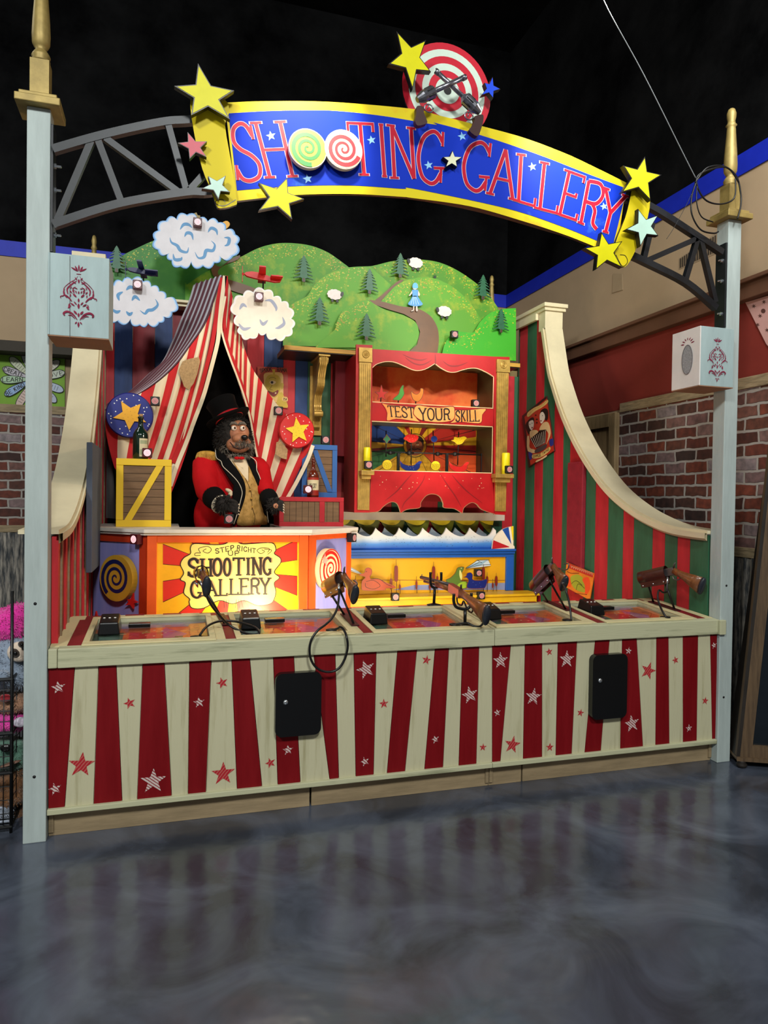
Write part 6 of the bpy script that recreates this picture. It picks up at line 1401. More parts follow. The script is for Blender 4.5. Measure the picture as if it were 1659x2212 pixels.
stardisc(z8((552, 535))[0], 49, 1.97, pm('disc_blue', '#13207a'), M_gst, z8((452, 370), (688, 402), (752, 622), (548, 715), (355, 570)), 26, 'round blue disc with white dots and a gold star on the left tent flap')
stardisc(z6((1142, 478))[0], 38.5, 1.97, pm('disc_red', '#c80e12'), pm('disc_star_yellow', '#e8c21c'), z6((1130, 360), (1250, 425), (1230, 578), (1095, 592), (1032, 460)), 22, 'round red disc with a yellow star on the right tent flap')

# ================================================================== TARGET SENSORS
M_sr = pm('ring_red', '#a01c30'); M_sp = pm('ring_pink', '#e0b8b8'); M_srl = mat('ring_lit', '#ff5a6a', var=0, emit=1.6); M_spl = mat('ring_lit_white', '#ffd0d0', var=0, emit=1.2); M_sbl = mat('sensor_box_red', '#4a0814', rough=.35, var=0)
def sensor(lit):
    t = thing('target_sensor', (0, 0, 0), 'x', 'target sensor', 'small bullseye target sensors'); s = .033; pl = Pl((0, -.05, 0), (0, -1, 0))
    b = B(); b.box((-s, -.05, -s), (s, 0, s), M_sbl if lit else M_blkm); b.build('housing', t, bevel=.004)
    b = B()
    for i, (f, m_) in enumerate(((.72, M_spl if lit else M_sp), (.60, M_srl if lit else M_sr), (.47, M_spl if lit else M_sp), (.34, M_srl if lit else M_sr), (.2, M_spl if lit else M_sp), (.09, M_blkm))):
        b.slab([(s*f*math.cos(a), -.0505-.0007*i, s*f*math.sin(a)) for a in [k*math.pi/12 for k in range(24)]], (0, 0, 0), m_)
    b.build('bullseye', t); return t
SN = [(427, 479, 2.19, 1, 'on top of the highest cloud'), (297, 614, 2.03, 1, 'on the left cloud under the blue toy plane'), (560, 640, 1.93, 1, 'on the right cloud under the red toy plane'), (335, 866, 1.98, 0, 'on the left tent flap beside the blue star disc'),
 (602, 887, 1.98, 0, 'on the right tent flap above the red star disc'), (318, 978, 1.74, 1, 'in front of the green bottle on the yellow crate'), (305, 1164, None, 1, 'at the top of the left swirl panel'), (750, 1161, None, 0, 'at the top of the right swirl panel'),
 (495, 1121, 1.55, 0, 'on the stage counter in front of the bear'), (704, 950, 2.10, 0, 'on top of the blue crate'), (666, 1057, 1.93, 1, 'beside the whisky bottle'), (983, 722, 2.44, 0, 'on the bright green hill at the right'),
 (1029, 871, 2.20, 0, 'in the right corner of the upper cabinet shelf'), (797, 1004, 2.085, 0, 'on the left bracket shelf of the cabinet'), (1101, 1014, 2.085, 0, 'on the right bracket shelf of the cabinet'), (1035, 1238, 2.41, 0, 'behind the blue duck in the pond'),
 (855, 1290, 2.185, 0, 'on the yellow ledge fascia at the left'), (1041, 1287, 2.185, 0, 'on the yellow ledge fascia behind the rifle')]
pro = {0: None, 1: None}
for (u, v, y, lit, where) in SN:
    if y is None: pl_ = plL if u < 500 else plR; p = pl_.P(u, v, .015); rz = math.atan2(pl_.n[0], -pl_.n[1])
    else: p = at(u, v, y-.05); p[1] = y; rz = 0
    lab = ('glowing red ' if lit else 'black ')+'bullseye target sensor '+where
    if pro[lit] is None: o = pro[lit] = sensor(lit); o.location = p; o.rotation_euler = (0, 0, rz); o['label'] = lab
    else: o = clone(pro[lit], tuple(p), rz, lab)

# ================================================================== POSTERS
pps = Y(2.685); po = thing('show_poster', tuple(pps.P(590, 880)), 'old spook show poster of a one-eyed yellow face on the back wall', 'poster')
M_pr = pm('poster_red', '#a83a2a', var=.25); M_py = pm('poster_yellow', '#d9b26a', var=.12); M_pf = pm('ghoul_yellow', '#c2a436', var=.15); M_pfd = pm('ghoul_shade', '#8a7020')
b = B(); b.flat(pps, w6((110, 215), (1320, 270), (1330, 1890), (860, 1800), (120, 1500)), M_pr, th=.006); b.flat(pps, cr(w6((390, 500), (700, 450), (1080, 480), (1140, 800), (1120, 1500), (900, 1650), (420, 1450), (370, 800)), True, 3), M_py, off=.001)
b.flat(pps, cr(w6((740, 530), (900, 560), (1030, 700), (1040, 900), (1020, 1150), (960, 1330), (820, 1450), (680, 1400), (540, 1200), (440, 1000), (420, 800), (490, 620), (600, 550)), True, 4), M_pf, off=.002)
b.flat(pps, cr(w6((1040, 900), (1100, 870), (1160, 930), (1130, 1080), (1060, 1120)), True, 3), M_pf, off=.0015); b.flat(pps, cr(w6((950, 1300), (1100, 1250), (1200, 1500), (1300, 1700), (1290, 1860), (880, 1780), (900, 1550)), True, 3), M_pf, off=.0013)
b.flat(pps, w6((690, 330), (820, 330), (800, 570), (740, 570)), M_pf, off=.003)
b.flat(pps, cr(w6((600, 820), (700, 770), (850, 830), (760, 930), (640, 920)), True, 3), M_edgec, off=.003); b.flat(pps, circ(w6((690, 850))[0], 3, 12), M_ink2, off=.0035); b.line(pps, cr(w6((560, 720), (650, 660), (760, 660), (860, 720))), 1.3, M_pfd, off=.003)
b.line(pps, cr(w6((700, 940), (640, 1060), (600, 1120), (720, 1150))), 1.2, M_pfd, off=.003); b.flat(pps, cr(w6((520, 1170), (720, 1250), (940, 1150), (920, 1300), (780, 1420), (640, 1350)), True, 3), pm('poster_mouth', '#7a1c14'), off=.003); b.flat(pps, w6((800, 1255), (860, 1240), (865, 1300), (805, 1310)), M_edgec, off=.0035)
word(b, pps, 'SPOOK', w6((190, 320), (680, 240), (690, 390), (230, 450)), 1.2, M_ink2, off=.003, serif=0, gap=.1); word(b, pps, 'RAMA', w6((880, 250), (1290, 300), (1270, 450), (900, 420)), 1.2, M_ink2, off=.003, serif=0, gap=.1)
b.flat(pps, cr(w6((1110, 1440), (1290, 1440), (1310, 1600), (1110, 1580)), True, 3), M_py, off=.003); word(b, pps, '25¢', w6((1130, 1470), (1280, 1480), (1290, 1570), (1140, 1560)), .9, M_ink2, off=.0035, serif=0)
b.build('printed_sheet', po)
psi = X(3.8995); sp_ = thing('sideshow_poster', tuple(psi.P(*w5((600, 1900))[0])), 'framed sideshow poster of two women in striped corsets, hung tilted on the right side wall', 'poster')
W_ = w5; M_frd = pm('poster_frame_dark', '#3a1512'); M_psk = pm('poster_skin', '#dcb98a', var=.1); M_psl = pm('poster_skin_light', '#e6d8cc')
b = B(); fr4 = W_((128, 720), (775, 195), (985, 1655), (305, 2085)); b.flat(psi, fr4, M_frd, off=.015, th=.014)
psi2 = X(3.884)
b.flat(psi2, W_((160, 745), (755, 255), (945, 1640), (320, 2030)), pm('poster_scarlet', '#b3301c', var=.2), off=.0)
def F(pts, m_, off, sm=True): b.flat(psi2, cr(W_(*pts), True, 3) if sm else W_(*pts), m_, off=off)
F(((240, 640), (420, 500), (600, 420), (765, 290), (780, 370), (620, 500), (440, 600), (260, 750)), M_py, .001)
F(((265, 830), (330, 770), (400, 760), (420, 850), (400, 1000), (330, 1180), (250, 1180), (190, 960)), M_ink2, .001)
F(((280, 880), (380, 830), (410, 900), (400, 1020), (350, 1100), (290, 1020)), M_psl, .0015)
F(((580, 620), (680, 520), (780, 560), (790, 760), (740, 850), (690, 790)), M_ink2, .001); F(((570, 680), (640, 610), (700, 690), (700, 800), (620, 920), (575, 860)), M_psl, .0015)
F(((560, 1060), (660, 900), (800, 900), (860, 1180), (780, 1400), (740, 1480), (800, 1200), (700, 1080), (600, 1130)), M_psk, .0015); F(((300, 1200), (330, 1110), (500, 1100), (520, 1230), (340, 1320)), M_psk, .0015)
F(((230, 1290), (280, 1250), (300, 1380), (300, 1560), (440, 1620), (450, 1700), (250, 1650)), M_psk, .0016)
F(((310, 1330), (460, 1210), (520, 1160), (560, 1100), (740, 1080), (720, 1430), (480, 1580)), M_ink2, .002, False)
for k in range(9):
    t = k/8; b.line(psi2, W_((330+t*390, 1310-t*210), (465+t*245, 1560-t*120)), 1.2, M_psl, off=.0025)
F(((460, 1610), (730, 1460), (740, 1560), (600, 1660), (450, 1700)), pm('belt_grey', '#4a3a3c'), .002); F(((380, 1750), (600, 1700), (830, 1540), (840, 1640), (620, 1810), (400, 1850)), M_py, .003)
F(((270, 1680), (370, 1720), (360, 1850), (300, 1880)), pm('poster_navy', '#2a2f80'), .002); F(((820, 1370), (920, 1320), (930, 1480), (850, 1520)), pm('poster_navy', '#2a2f80'), .002); F(((480, 1900), (600, 1850), (740, 1760), (740, 1810), (480, 1950)), M_psk, .002)
for (x, y_) in ((310, 940), (370, 910), (645, 710)): b.flat(psi2, circ(W_((x, y_))[0], .9, 8), M_ink2, off=.003)
for (x, y_) in ((370, 1030), (605, 850)): b.flat(psi2, circ(W_((x, y_))[0], 1.6, 8), pm('lip_red', '#7a1414'), off=.003)
for (x, y_) in ((460, 700), (490, 810), (490, 900)): b.flat(psi2, star2(W_((x, y_))[0], 3, 0, .4), M_ink2, off=.001)
word(b, psi2, 'SIAMESE', W_((395, 1760), (600, 1712), (612, 1790), (400, 1830)), 1.0, M_ink2, off=.0035, serif=0, gap=.12); word(b, psi2, 'TWINS', W_((640, 1690), (815, 1560), (825, 1625), (645, 1765)), 1.0, M_ink2, off=.0035, serif=0, gap=.15)
for k in range(16):
    t = k/15; x, y_ = 275+t*470, 690-t*350-25*math.sin(t*6); b.line(psi2, W_((x, y_), (x+10, y_-45 if k % 2 else y_-30)), .9, M_ink2, off=.0015)
b.build('printed_sheet', sp_)
pp3 = Pl(X(3.84).P(1250, 1250), (-.92, -.30, .22)); b = B(); q3 = y4((372, 195), (440, 195), (545, 262), (515, 434), (400, 408), (352, 290))
q3 = y4((368, 192), (545, 262), (514, 434), (352, 345))
b.flat(pp3, q3, pm('card_orange', '#d9761c', var=.2), th=.01); b.flat(pp3, y4((385, 200), (540, 262), (536, 290), (380, 228)), pm('card_red', '#b8301c'), off=.001)
b.flat(pp3, cr(y4((395, 285), (440, 270), (480, 300), (500, 345), (490, 385), (430, 370), (400, 330)), True, 3), pm('card_lime', '#9a9a28'), off=.0015); b.flat(pp3, cr(y4((470, 300), (510, 290), (520, 360), (490, 400), (485, 340)), True, 3), pm('card_flame', '#e04a1c'), off=.002); b.flat(pp3, cr(y4((362, 270), (390, 290), (395, 350), (365, 330)), True, 3), pm('card_flame', '#e04a1c'), off=.0017)
for s_ in (((400, 330), (430, 310), (470, 340)), ((430, 370), (445, 330), (485, 360)), ((370, 250), (400, 262), (450, 262)), ((500, 400), (470, 395), (420, 392))): b.line(pp3, cr(y4(*s_)), .9, M_ink2, off=.003)
for k in range(11): x = 396+k*13; b.line(pp3, y4((x, 212+k*4.2), (x+6, 228+k*4.6), (x+9, 216+k*4.4)), .8, M_edgec, off=.002)
tag(b.build('picture_card'), 'orange and yellow picture card leaning on the right side wall behind the counter', 'card')
# ================================================================== RINGMASTER BEAR
def blob(name, els, m_, parent, voxel=.012, smooth=4, tubes=(), disp=0):
    b = B()
    for c, r, *ro in els: b.ell(c, r, m_, 16, 10, rot=(Matrix.Rotation(ro[0], 3, ro[1]) if ro else None))
    for pts, rs in tubes: b.tube(pts, rs, m_, 12)
    o = b.build(name, parent)
    md = o.modifiers.new('remesh', 'REMESH'); md.mode = 'VOXEL'; md.voxel_size = voxel; md.use_smooth_shade = True
    md = o.modifiers.new('smooth', 'SMOOTH'); md.iterations = smooth; md.factor = .5
    return o
def fur(name, els, m_, parent, n, L_=.03, w=.004, droop=(0, 0, -.5), seed=1, keep=None):
    rnd = random.Random(seed); b = B(); cs = [(V(c), V(r)) for c, r, *ro in els]
    tot = sum(r.x*r.y+r.y*r.z+r.x*r.z for c, r in cs)
    for i, (c, r) in enumerate(cs):
        for k in range(int(n*(r.x*r.y+r.y*r.z+r.x*r.z)/tot)):
            d = V((rnd.gauss(0, 1), rnd.gauss(0, 1), rnd.gauss(0, 1))).normalized(); p = c+V((d.x*r.x, d.y*r.y, d.z*r.z))
            if any(j != i and ((p-c2).x/r2.x)**2+((p-c2).y/r2.y)**2+((p-c2).z/r2.z)**2 < .9 for j, (c2, r2) in enumerate(cs)): continue
            if keep and not keep(p): continue
            nn = V((d.x/r.x, d.y/r.y, d.z/r.z)).normalized(); g = (nn+V(droop)*rnd.uniform(.6, 1.3)+V((rnd.gauss(0, .35), rnd.gauss(0, .35), rnd.gauss(0, .35)))).normalized()
            s = g.cross(nn)
            if s.length < 1e-3: s = g.orthogonal()
            s = s.normalized()*w; ll = L_*rnd.uniform(.6, 1.25); mid = p+g*ll*.55+nn*ll*.1; tip = p+g*ll-V((0, 0, ll*.15))
            b.add([p-s-nn*.004, p+s-nn*.004, mid+s*.7, mid-s*.7, tip], [(0, 1, 2, 3), (3, 2, 4)], m_)
    return b.build(name, parent)
M_fur = mat('bear_fur', '#17120e', rough=.85, var=.5, scale=40); M_furg = mat('grey_whisker_fur', '#6a6258', rough=.9, var=.4, scale=30)
M_face = mat('bear_face_latex', '#b57a56', rough=.6, col2='#96614a', thr=(.4, .7), scale=14); M_nose = mat('nose_black', '#0c0a0a', rough=.25, var=0); M_eyew = mat('eye_white', '#e8e0d0', rough=.15, var=0); M_iris = mat('iris_brown', '#6a3a1c', rough=.15, var=0)
M_coat = mat('ringmaster_red', '#b50812', rough=.8, var=.12, scale=5, bump=.5, bscale=6, spec=.2); M_lap = mat('velvet_black', '#060607', rough=.9, var=0, spec=.2); M_vest = mat('vest_gold', '#c49a55', rough=.7, col2='#a5803f', thr=(.45, .6), scale=22); M_shirt = mat('shirt_cream', '#d9c8a8', rough=.8); M_pipe = pm('piping_cream', '#d9cfb8'); M_epau = mat('epaulette_gold', '#c0923a', rough=.55, var=.3, scale=40)
bear = thing('bear_figure', (1.12, 1.95, 0), 'animatronic black bear ringmaster in a red tailcoat and top hat leaning out of the tent', 'bear')
E6 = lambda x, y, d: V(at(*z6((x, y))[0], d))
hc = E6(520, 520, 1.88)
head_els = [(hc, (.118, .115, .140)), (E6(450, 580, 1.90), (.070, .085, .10)), (E6(660, 580, 1.89), (.050, .085, .10)), (E6(570, 680, 1.86), (.085, .07, .05)), (E6(550, 430, 1.90), (.11, .10, .07))]
tor = E6(545, 1010, 1.93)
sh_l, el_l, wr_l = E6(275, 790, 1.92), E6(300, 1060, 1.78), E6(440, 1190, 1.58)
sh_r, el_r, wr_r = E6(790, 830, 1.94), E6(840, 1060, 1.82), E6(930, 1190, 1.64)
body_els = head_els+[(E6(560, 760, 1.93), (.10, .10, .10)), (tor, (.17, .15, .26)), (E6(560, 1250, 1.93), (.19, .17, .20))]
body = blob('body', body_els, M_fur, bear, .012, 3, tubes=[([sh_l, el_l, wr_l], [.06, .055, .045]), ([sh_r, el_r, wr_r], [.055, .048, .04])])
b = B(); b.box((1.0, 1.86, 0), (1.24, 2.08, 1.24), M_liner); b.build('pedestal', bear)
# ---- face
face_els = [(E6(590, 445, 1.80), (.055, .045, .05)), (E6(560, 510, 1.80), (.055, .05, .06)), (E6(640, 500, 1.80), (.040, .045, .055)), (E6(606, 560, 1.76), (.062, .062, .042)), (E6(630, 552, 1.735), (.040, .045, .034)), (E6(530, 610, 1.80), (.045, .05, .05)), (E6(590, 645, 1.775), (.072, .062, .038)), (E6(668, 610, 1.79), (.035, .045, .045))]
blob('face', face_els, M_face, bear, .006, 4)
b = B(); b.ell(E6(648, 545, 1.685), (.026, .022, .019), M_nose); b.build('nose', bear)
for x, y in ((548, 457), (630, 457)):
    b = B(); c = E6(x, y, 1.752); b.ell(c, (.020, .016, .020), M_eyew, 14, 10); b.ell(c+V((.004, -.009, 0)), (.010, .009, .011), M_iris, 12, 8); b.ell(c+V((.0045, -.015, 0)), (.005, .004, .005), M_nose, 10, 6); b.build('eye', bear)
    b = B(); b.ell(c+V((0, .004, .012)), (.024, .015, .013), M_face, 12, 8); b.build('eyelid', bear)
    b = B(); P_ = [c+V((dx, -.004, dz)) for dx, dz in ((-.032, .020), (-.015, .036), (.006, .038), (.026, .024))]; b.tube(P_, [.005, .011, .011, .005], M_furg, 8); b.build('eyebrow', bear)
mst = [(E6(600, 598, 1.695), (.034, .012, .009)), (E6(680, 600, 1.70), (.034, .014, .013))]
fur('moustache', mst, M_furg, bear, 240, .028, .0022, (0, -.2, -.7), 4)
b = B(); b.tube([E6(x, y, 1.715) for x, y in ((510, 590), (545, 635), (600, 655), (650, 640), (672, 620))], [.003, .006, .006, .005, .002], pm('mouth_dark', '#2a0e0c'), 8); b.build('mouth', bear)
def notface(p):
    q = p-V(E6(595, 540, 1.74)); return not (-.095 < q.x < .085 and q.y < .09 and -.135 < q.z < .105)
fur('head_fur', head_els, M_fur, bear, 6500, .019, .0030, (0, -.05, -.55), 2, notface)
fur('beard', [(E6(465, 640, 1.84), (.04, .05, .04)), (E6(585, 708, 1.79), (.085, .045, .014)), (E6(705, 640, 1.82), (.02, .05, .05))], M_furg, bear, 800, .026, .0022, (0, -.2, -1.0), 3)
# ---- hat
h0, h1 = E6(508, 385, 1.88), E6(418, 205, 1.93); ax = (h1-h0).normalized(); hl = (h1-h0).length
b = B(); b.lathe(h0, ax, [(.108, 0), (.104, hl*.3), (.103, hl*.6), (.116, hl*.97), (.110, hl), (.001, hl*1.005)], M_lap, 32); hat = b.build('top_hat', bear)
b = B(); b.lathe(h0, ax, [(.1090, .002), (.1080, .042), (.1065, .042), (.1065, .004)], pm('hat_band', '#c01824'), 32); b.build('hat_band', hat)
b = B(); rows = []
for rr, hh in ((.10, 0), (.135, -.002), (.158, .006), (.16, .012), (.135, .004), (.10, .006)):
    row = []; a_ = ax.orthogonal().normalized(); a_ = (V((1, 0, 0))-ax*ax.x).normalized(); b_ = ax.cross(a_)
    for k in range(33):
        an = 2*math.pi*k/32; row.append(tuple(h0+(a_*math.cos(an)*1.08+b_*math.sin(an)*.92)*rr+ax*(hh+.022*math.cos(an)**2*(rr/.17))))
    rows.append(row)
b.grid(rows, M_lap); b.build('hat_brim', hat)
# ---- clothes
def shell(name, els, m_, **k): return blob(name, els, m_, bear, **k)
coat_els = [(tor+V((0, .01, .02)), (.205, .165, .28)), (E6(540, 1260, 1.95), (.235, .19, .24)), (sh_l+V((.02, 0, -.01)), (.10, .085, .09)), (sh_r+V((-.02, 0, 0)), (.085, .08, .085)), (E6(330, 1290, 1.98), (.13, .14, .2))]
coat = shell('red_coat', coat_els, M_coat, voxel=.014, smooth=5, tubes=[([sh_l+V((0, 0, .01)), sh_l.lerp(el_l, .5)+V((-.01, 0, 0)), el_l+V((0, 0, .0)), el_l.lerp(wr_l, .25)], [.095, .095, .088, .080]), ([sh_r, sh_r.lerp(el_r, .5), el_r+V((.0, 0, .03)), el_r.lerp(wr_r, .15)], [.08, .075, .07, .066])])
# shirt front, waistcoat, lapels laid over the chest as curved panels
def chest(pts, y0, m_, name, bulge=.06, off=0, th=.012):
    """panel following the belly: outline in photo coordinates, pushed out on an ellipsoid round the torso"""
    q = z6(*pts); P2 = cr(q, True, 3); c = np.mean(np.array(P2), 0)
    cx, czc = tor.x+.01, tor.z-.10
    def surf(u, v):
        y = 1.78
        for _i in range(3):
            p = at(u, v, y); d = ((p[0]-cx)/.24)**2+((p[2]-czc)/.50)**2; y = 1.97-.215*math.sqrt(max(.02, 1-min(d, .98)))-off
        return tuple(at(u, v, y))
    b = B(); rings = 5; rows = []
    for r in range(rings+1):
        s = 1-r/rings; rows.append([surf(c[0]+(u-c[0])*max(s, .01), c[1]+(v-c[1])*max(s, .01)) for u, v in P2+[P2[0]]])
    b.grid(rows, m_); return b.build(name, bear, solid=th)
chest(((490, 735), (560, 740), (640, 735), (690, 760), (715, 900), (735, 990), (680, 1000), (590, 900), (520, 800)), 1.8, M_shirt, 'shirt_front', off=.006)
chest(((530, 760), (590, 850), (650, 925), (712, 990), (722, 900), (690, 770), (745, 860), (775, 1000), (800, 1150), (840, 1260), (868, 1355), (760, 1370), (580, 1370), (600, 1240), (640, 1110), (645, 980), (600, 860)), 1.8, M_vest, 'waistcoat', off=.016)
chest(((370, 650), (430, 690), (490, 730), (540, 800), (600, 880), (648, 980), (655, 1080), (630, 1180), (590, 1290), (560, 1370), (535, 1368), (580, 1260), (610, 1150), (625, 1060), (590, 970), (520, 890), (440, 800), (380, 740)), 1.8, M_lap, 'lapel', off=.030)
chest(((660, 715), (720, 740), (760, 830), (780, 900), (815, 1000), (830, 1100), (850, 1200), (872, 1340), (860, 1345), (815, 1200), (790, 1080), (770, 960), (735, 860), (690, 790)), 1.8, M_lap, 'lapel', off=.030)
def pipe(pts, off, m_=M_pipe, r=.003, name='piping'):
    cx, czc = tor.x+.01, tor.z-.10; out = []
    for u, v in cr(z6(*pts)):
        y = 1.78
        for _i in range(3):
            p = at(u, v, y); d = ((p[0]-cx)/.24)**2+((p[2]-czc)/.50)**2; y = 1.97-.215*math.sqrt(max(.02, 1-min(d, .98)))-off
        out.append(tuple(at(u, v, y)))
    b = B(); b.tube(out, r, m_, 6); b.build(name, bear)
pipe(((372, 650), (382, 735), (425, 770), (445, 820), (520, 892), (590, 972), (624, 1060), (608, 1150), (580, 1260), (545, 1365)), .040)
pipe(((695, 722), (755, 770), (762, 850), (785, 905), (818, 1005), (832, 1100), (852, 1200), (872, 1350)), .042)
pipe(((655, 930), (700, 1030), (715, 1100), (720, 1200), (745, 1290), (735, 1368)), .026, M_ink2, .0015, 'vest_seam')
for i, (x, y) in enumerate(((700, 1040), (712, 1120), (722, 1200))):
    b = B(); p = at(*z6((x, y))[0], 1.735); b.ell(p, (.007, .005, .007), M_epau, 10, 6); b.build('button', bear)
b = B()
for s in (-1, 1): b.ell(E6(598+s*22, 740, 1.74), (.022, .010, .012), M_coat, 10, 6)
b.ell(E6(598, 740, 1.735), (.008, .010, .009), M_coat, 8, 6); b.build('bow_tie', bear)
# epaulette: dome of gold strands
ep = E6(295, 695, 1.90); b = B(); b.ell(ep+V((0, 0, -.005)), (.075, .065, .025), M_epau, 16, 8)
for k in range(34):
    an = math.pi*(.55+1.35*k/33); p = ep+V((.07*math.cos(an), .06*math.sin(an), 0)); b.tube([p, p+V((.012*math.cos(an), .01*math.sin(an), -.03)), p+V((.014*math.cos(an), .012*math.sin(an), -.055))], .004, M_epau, 5)
b.build('epaulette', bear)
# sleeves, cuffs, paws
b = B(); b.tube([el_l.lerp(wr_l, .18), el_l.lerp(wr_l, .5), el_l.lerp(wr_l, .85)], [.088, .084, .070], M_lap, 18); b.build('cuff', bear, subsurf=1)
b = B(); b.tube([el_r.lerp(wr_r, .12), el_r.lerp(wr_r, .5), el_r.lerp(wr_r, .8)], [.072, .068, .058], M_lap, 18); b.build('cuff', bear, subsurf=1)
b = B(); c_ = el_l.lerp(wr_l, .88); dd = (wr_l-el_l).normalized(); b.lathe(c_, dd, [(.070, -.004), (.073, 0), (.070, .006)], M_pipe, 20); b.build('cuff_edge', bear)
# paws with a palm and five fingers each
def paw(name, wrist, palm_c, fingers, thumb, pad, m_, n, rp=.042):
    els = [(palm_c, (rp, rp*.85, rp*.95))]; tb = [([wrist, palm_c], [.045, .040])]
    for f in fingers+[thumb]: tb.append((f, [.014, .0125, .010][:len(f)]))
    blob(name, els, m_, bear, .006, 3, tubes=tb)
    if n: fur('paw_fur', els+[(wrist, (.05, .05, .05))], m_, bear, n, .028, .0024, (.1, -.3, -.4), 9)
    b = B()
    for f in fingers+[thumb]: b.tube([f[-1], f[-1]+(f[-1]-f[-2]).normalized()*.016], [.006, .002], pm('claw_cream', '#cdb79a'), 8)
    b.build('claws', bear)
pc1 = E6(452, 1175, 1.56)
pf1 = [[pc1+V((.030, -.03, .030-.022*k)), pc1+V((.075, -.050, .020-.024*k)), pc1+V((.096, -.045, .002-.023*k))] for k in range(4)]
paw('paw', wr_l, pc1, pf1, [pc1+V((.0, -.02, .03)), pc1+V((.022, -.035, .055)), pc1+V((.040, -.035, .062))], None, M_fur, 800, .062)
pc2 = E6(945, 1185, 1.60)
pf2 = [[pc2+V((.010, -.02, .03-.018*k)), pc2+V((.038, -.04, .026-.020*k)), pc2+V((.045, -.055, .008-.018*k))] for k in range(4)]
paw('paw', wr_r, pc2, pf2, [pc2+V((-.01, -.02, .025)), pc2+V((-.004, -.045, .048)), pc2+V((.010, -.055, .058))], None, M_fur, 300, .040)
b = B(); b.ell(pc2+V((-.004, -.030, -.004)), (.022, .008, .020), M_face, 12, 8); b.build('palm_pad', bear)
b = B(); g0 = E6(500, 1050, 1.62); b.ell(g0, (.030, .018, .015), M_shirt, 10, 6, rot=Matrix.Rotation(.5, 3, 'Y')); b.ell(g0+V((.01, -.004, -.022)), (.016, .014, .020), M_shirt, 10, 6); b.build('cuff_frill', bear)

# ================================================================== GUNS
M_leath = mat('holster_leather', '#3e1812', rough=.35, var=.2, scale=14, coat=.3); M_leat2 = mat('holster_leather_tan', '#8a5230', rough=.4, var=.2, scale=14, coat=.3); M_stock = mat('walnut_stock', '#84502a', rough=.35, col2='#4f2a16', thr=(.35, .75), scale=5, stretch=(1, 6, 6), coat=.4)
M_metal = mat('receiver_steel', '#6f686a', rough=.32, metal=.8, var=.2, scale=20); M_pad_ = mat('butt_pad', '#20242c', rough=.4, var=.1); M_rod = mat('mount_rod', '#0c0c0d', rough=.35, var=0)
def deckpt(u, v, up=.0):
    d = ray(u, v); a = .05/.62; t = (.893+up+a*CAM[1]*1.0-a*0-CAM[2])/(d[2]-a*d[1]); return V(CAM+t*d)
def oval(c, d, up, w, h, n=16, flatb=1.0):
    s = d.cross(up).normalized(); u = s.cross(d).normalized(); return [c+s*w*math.cos(2*math.pi*k/n)+u*h*math.sin(2*math.pi*k/n) for k in range(n)]
def loft(b, secs, m_, smooth=True):
    n = len(secs[0]); vs = [p for s in secs for p in s]
    fs = [(i*n+k, i*n+(k+1) % n, (i+1)*n+(k+1) % n, (i+1)*n+k) for i in range(len(secs)-1) for k in range(n)]+[tuple(range(n-1, -1, -1)), tuple((len(secs)-1)*n+k for k in range(n))]
    b.add(vs, fs, m_, smooth)
def stock(par, r0, butt, big=1.0):
    d = (butt-r0).normalized(); L_ = (butt-r0).length; up = V((0, 0, 1)); b = B()
    secs = []
    for t, w, h, dr in ((0, .016, .022, 0), (.25, .015, .020, .002), (.45, .017, .026, 0), (.7, .019, .038, -.004), (1, .020, .050, -.008)): secs.append(oval(r0+d*L_*t+V((0, 0, dr)), d, up, w*big, h*big))
    loft(b, secs, M_stock); b.build('stock', par)
    b = B(); loft(b, [oval(butt+d*k+V((0, 0, -.008)), d, up, w*big, h*big) for k, w, h in ((0.0005, .0205, .051), (.012, .021, .052), (.02, .018, .047))], M_pad_); b.build('butt_pad', par)
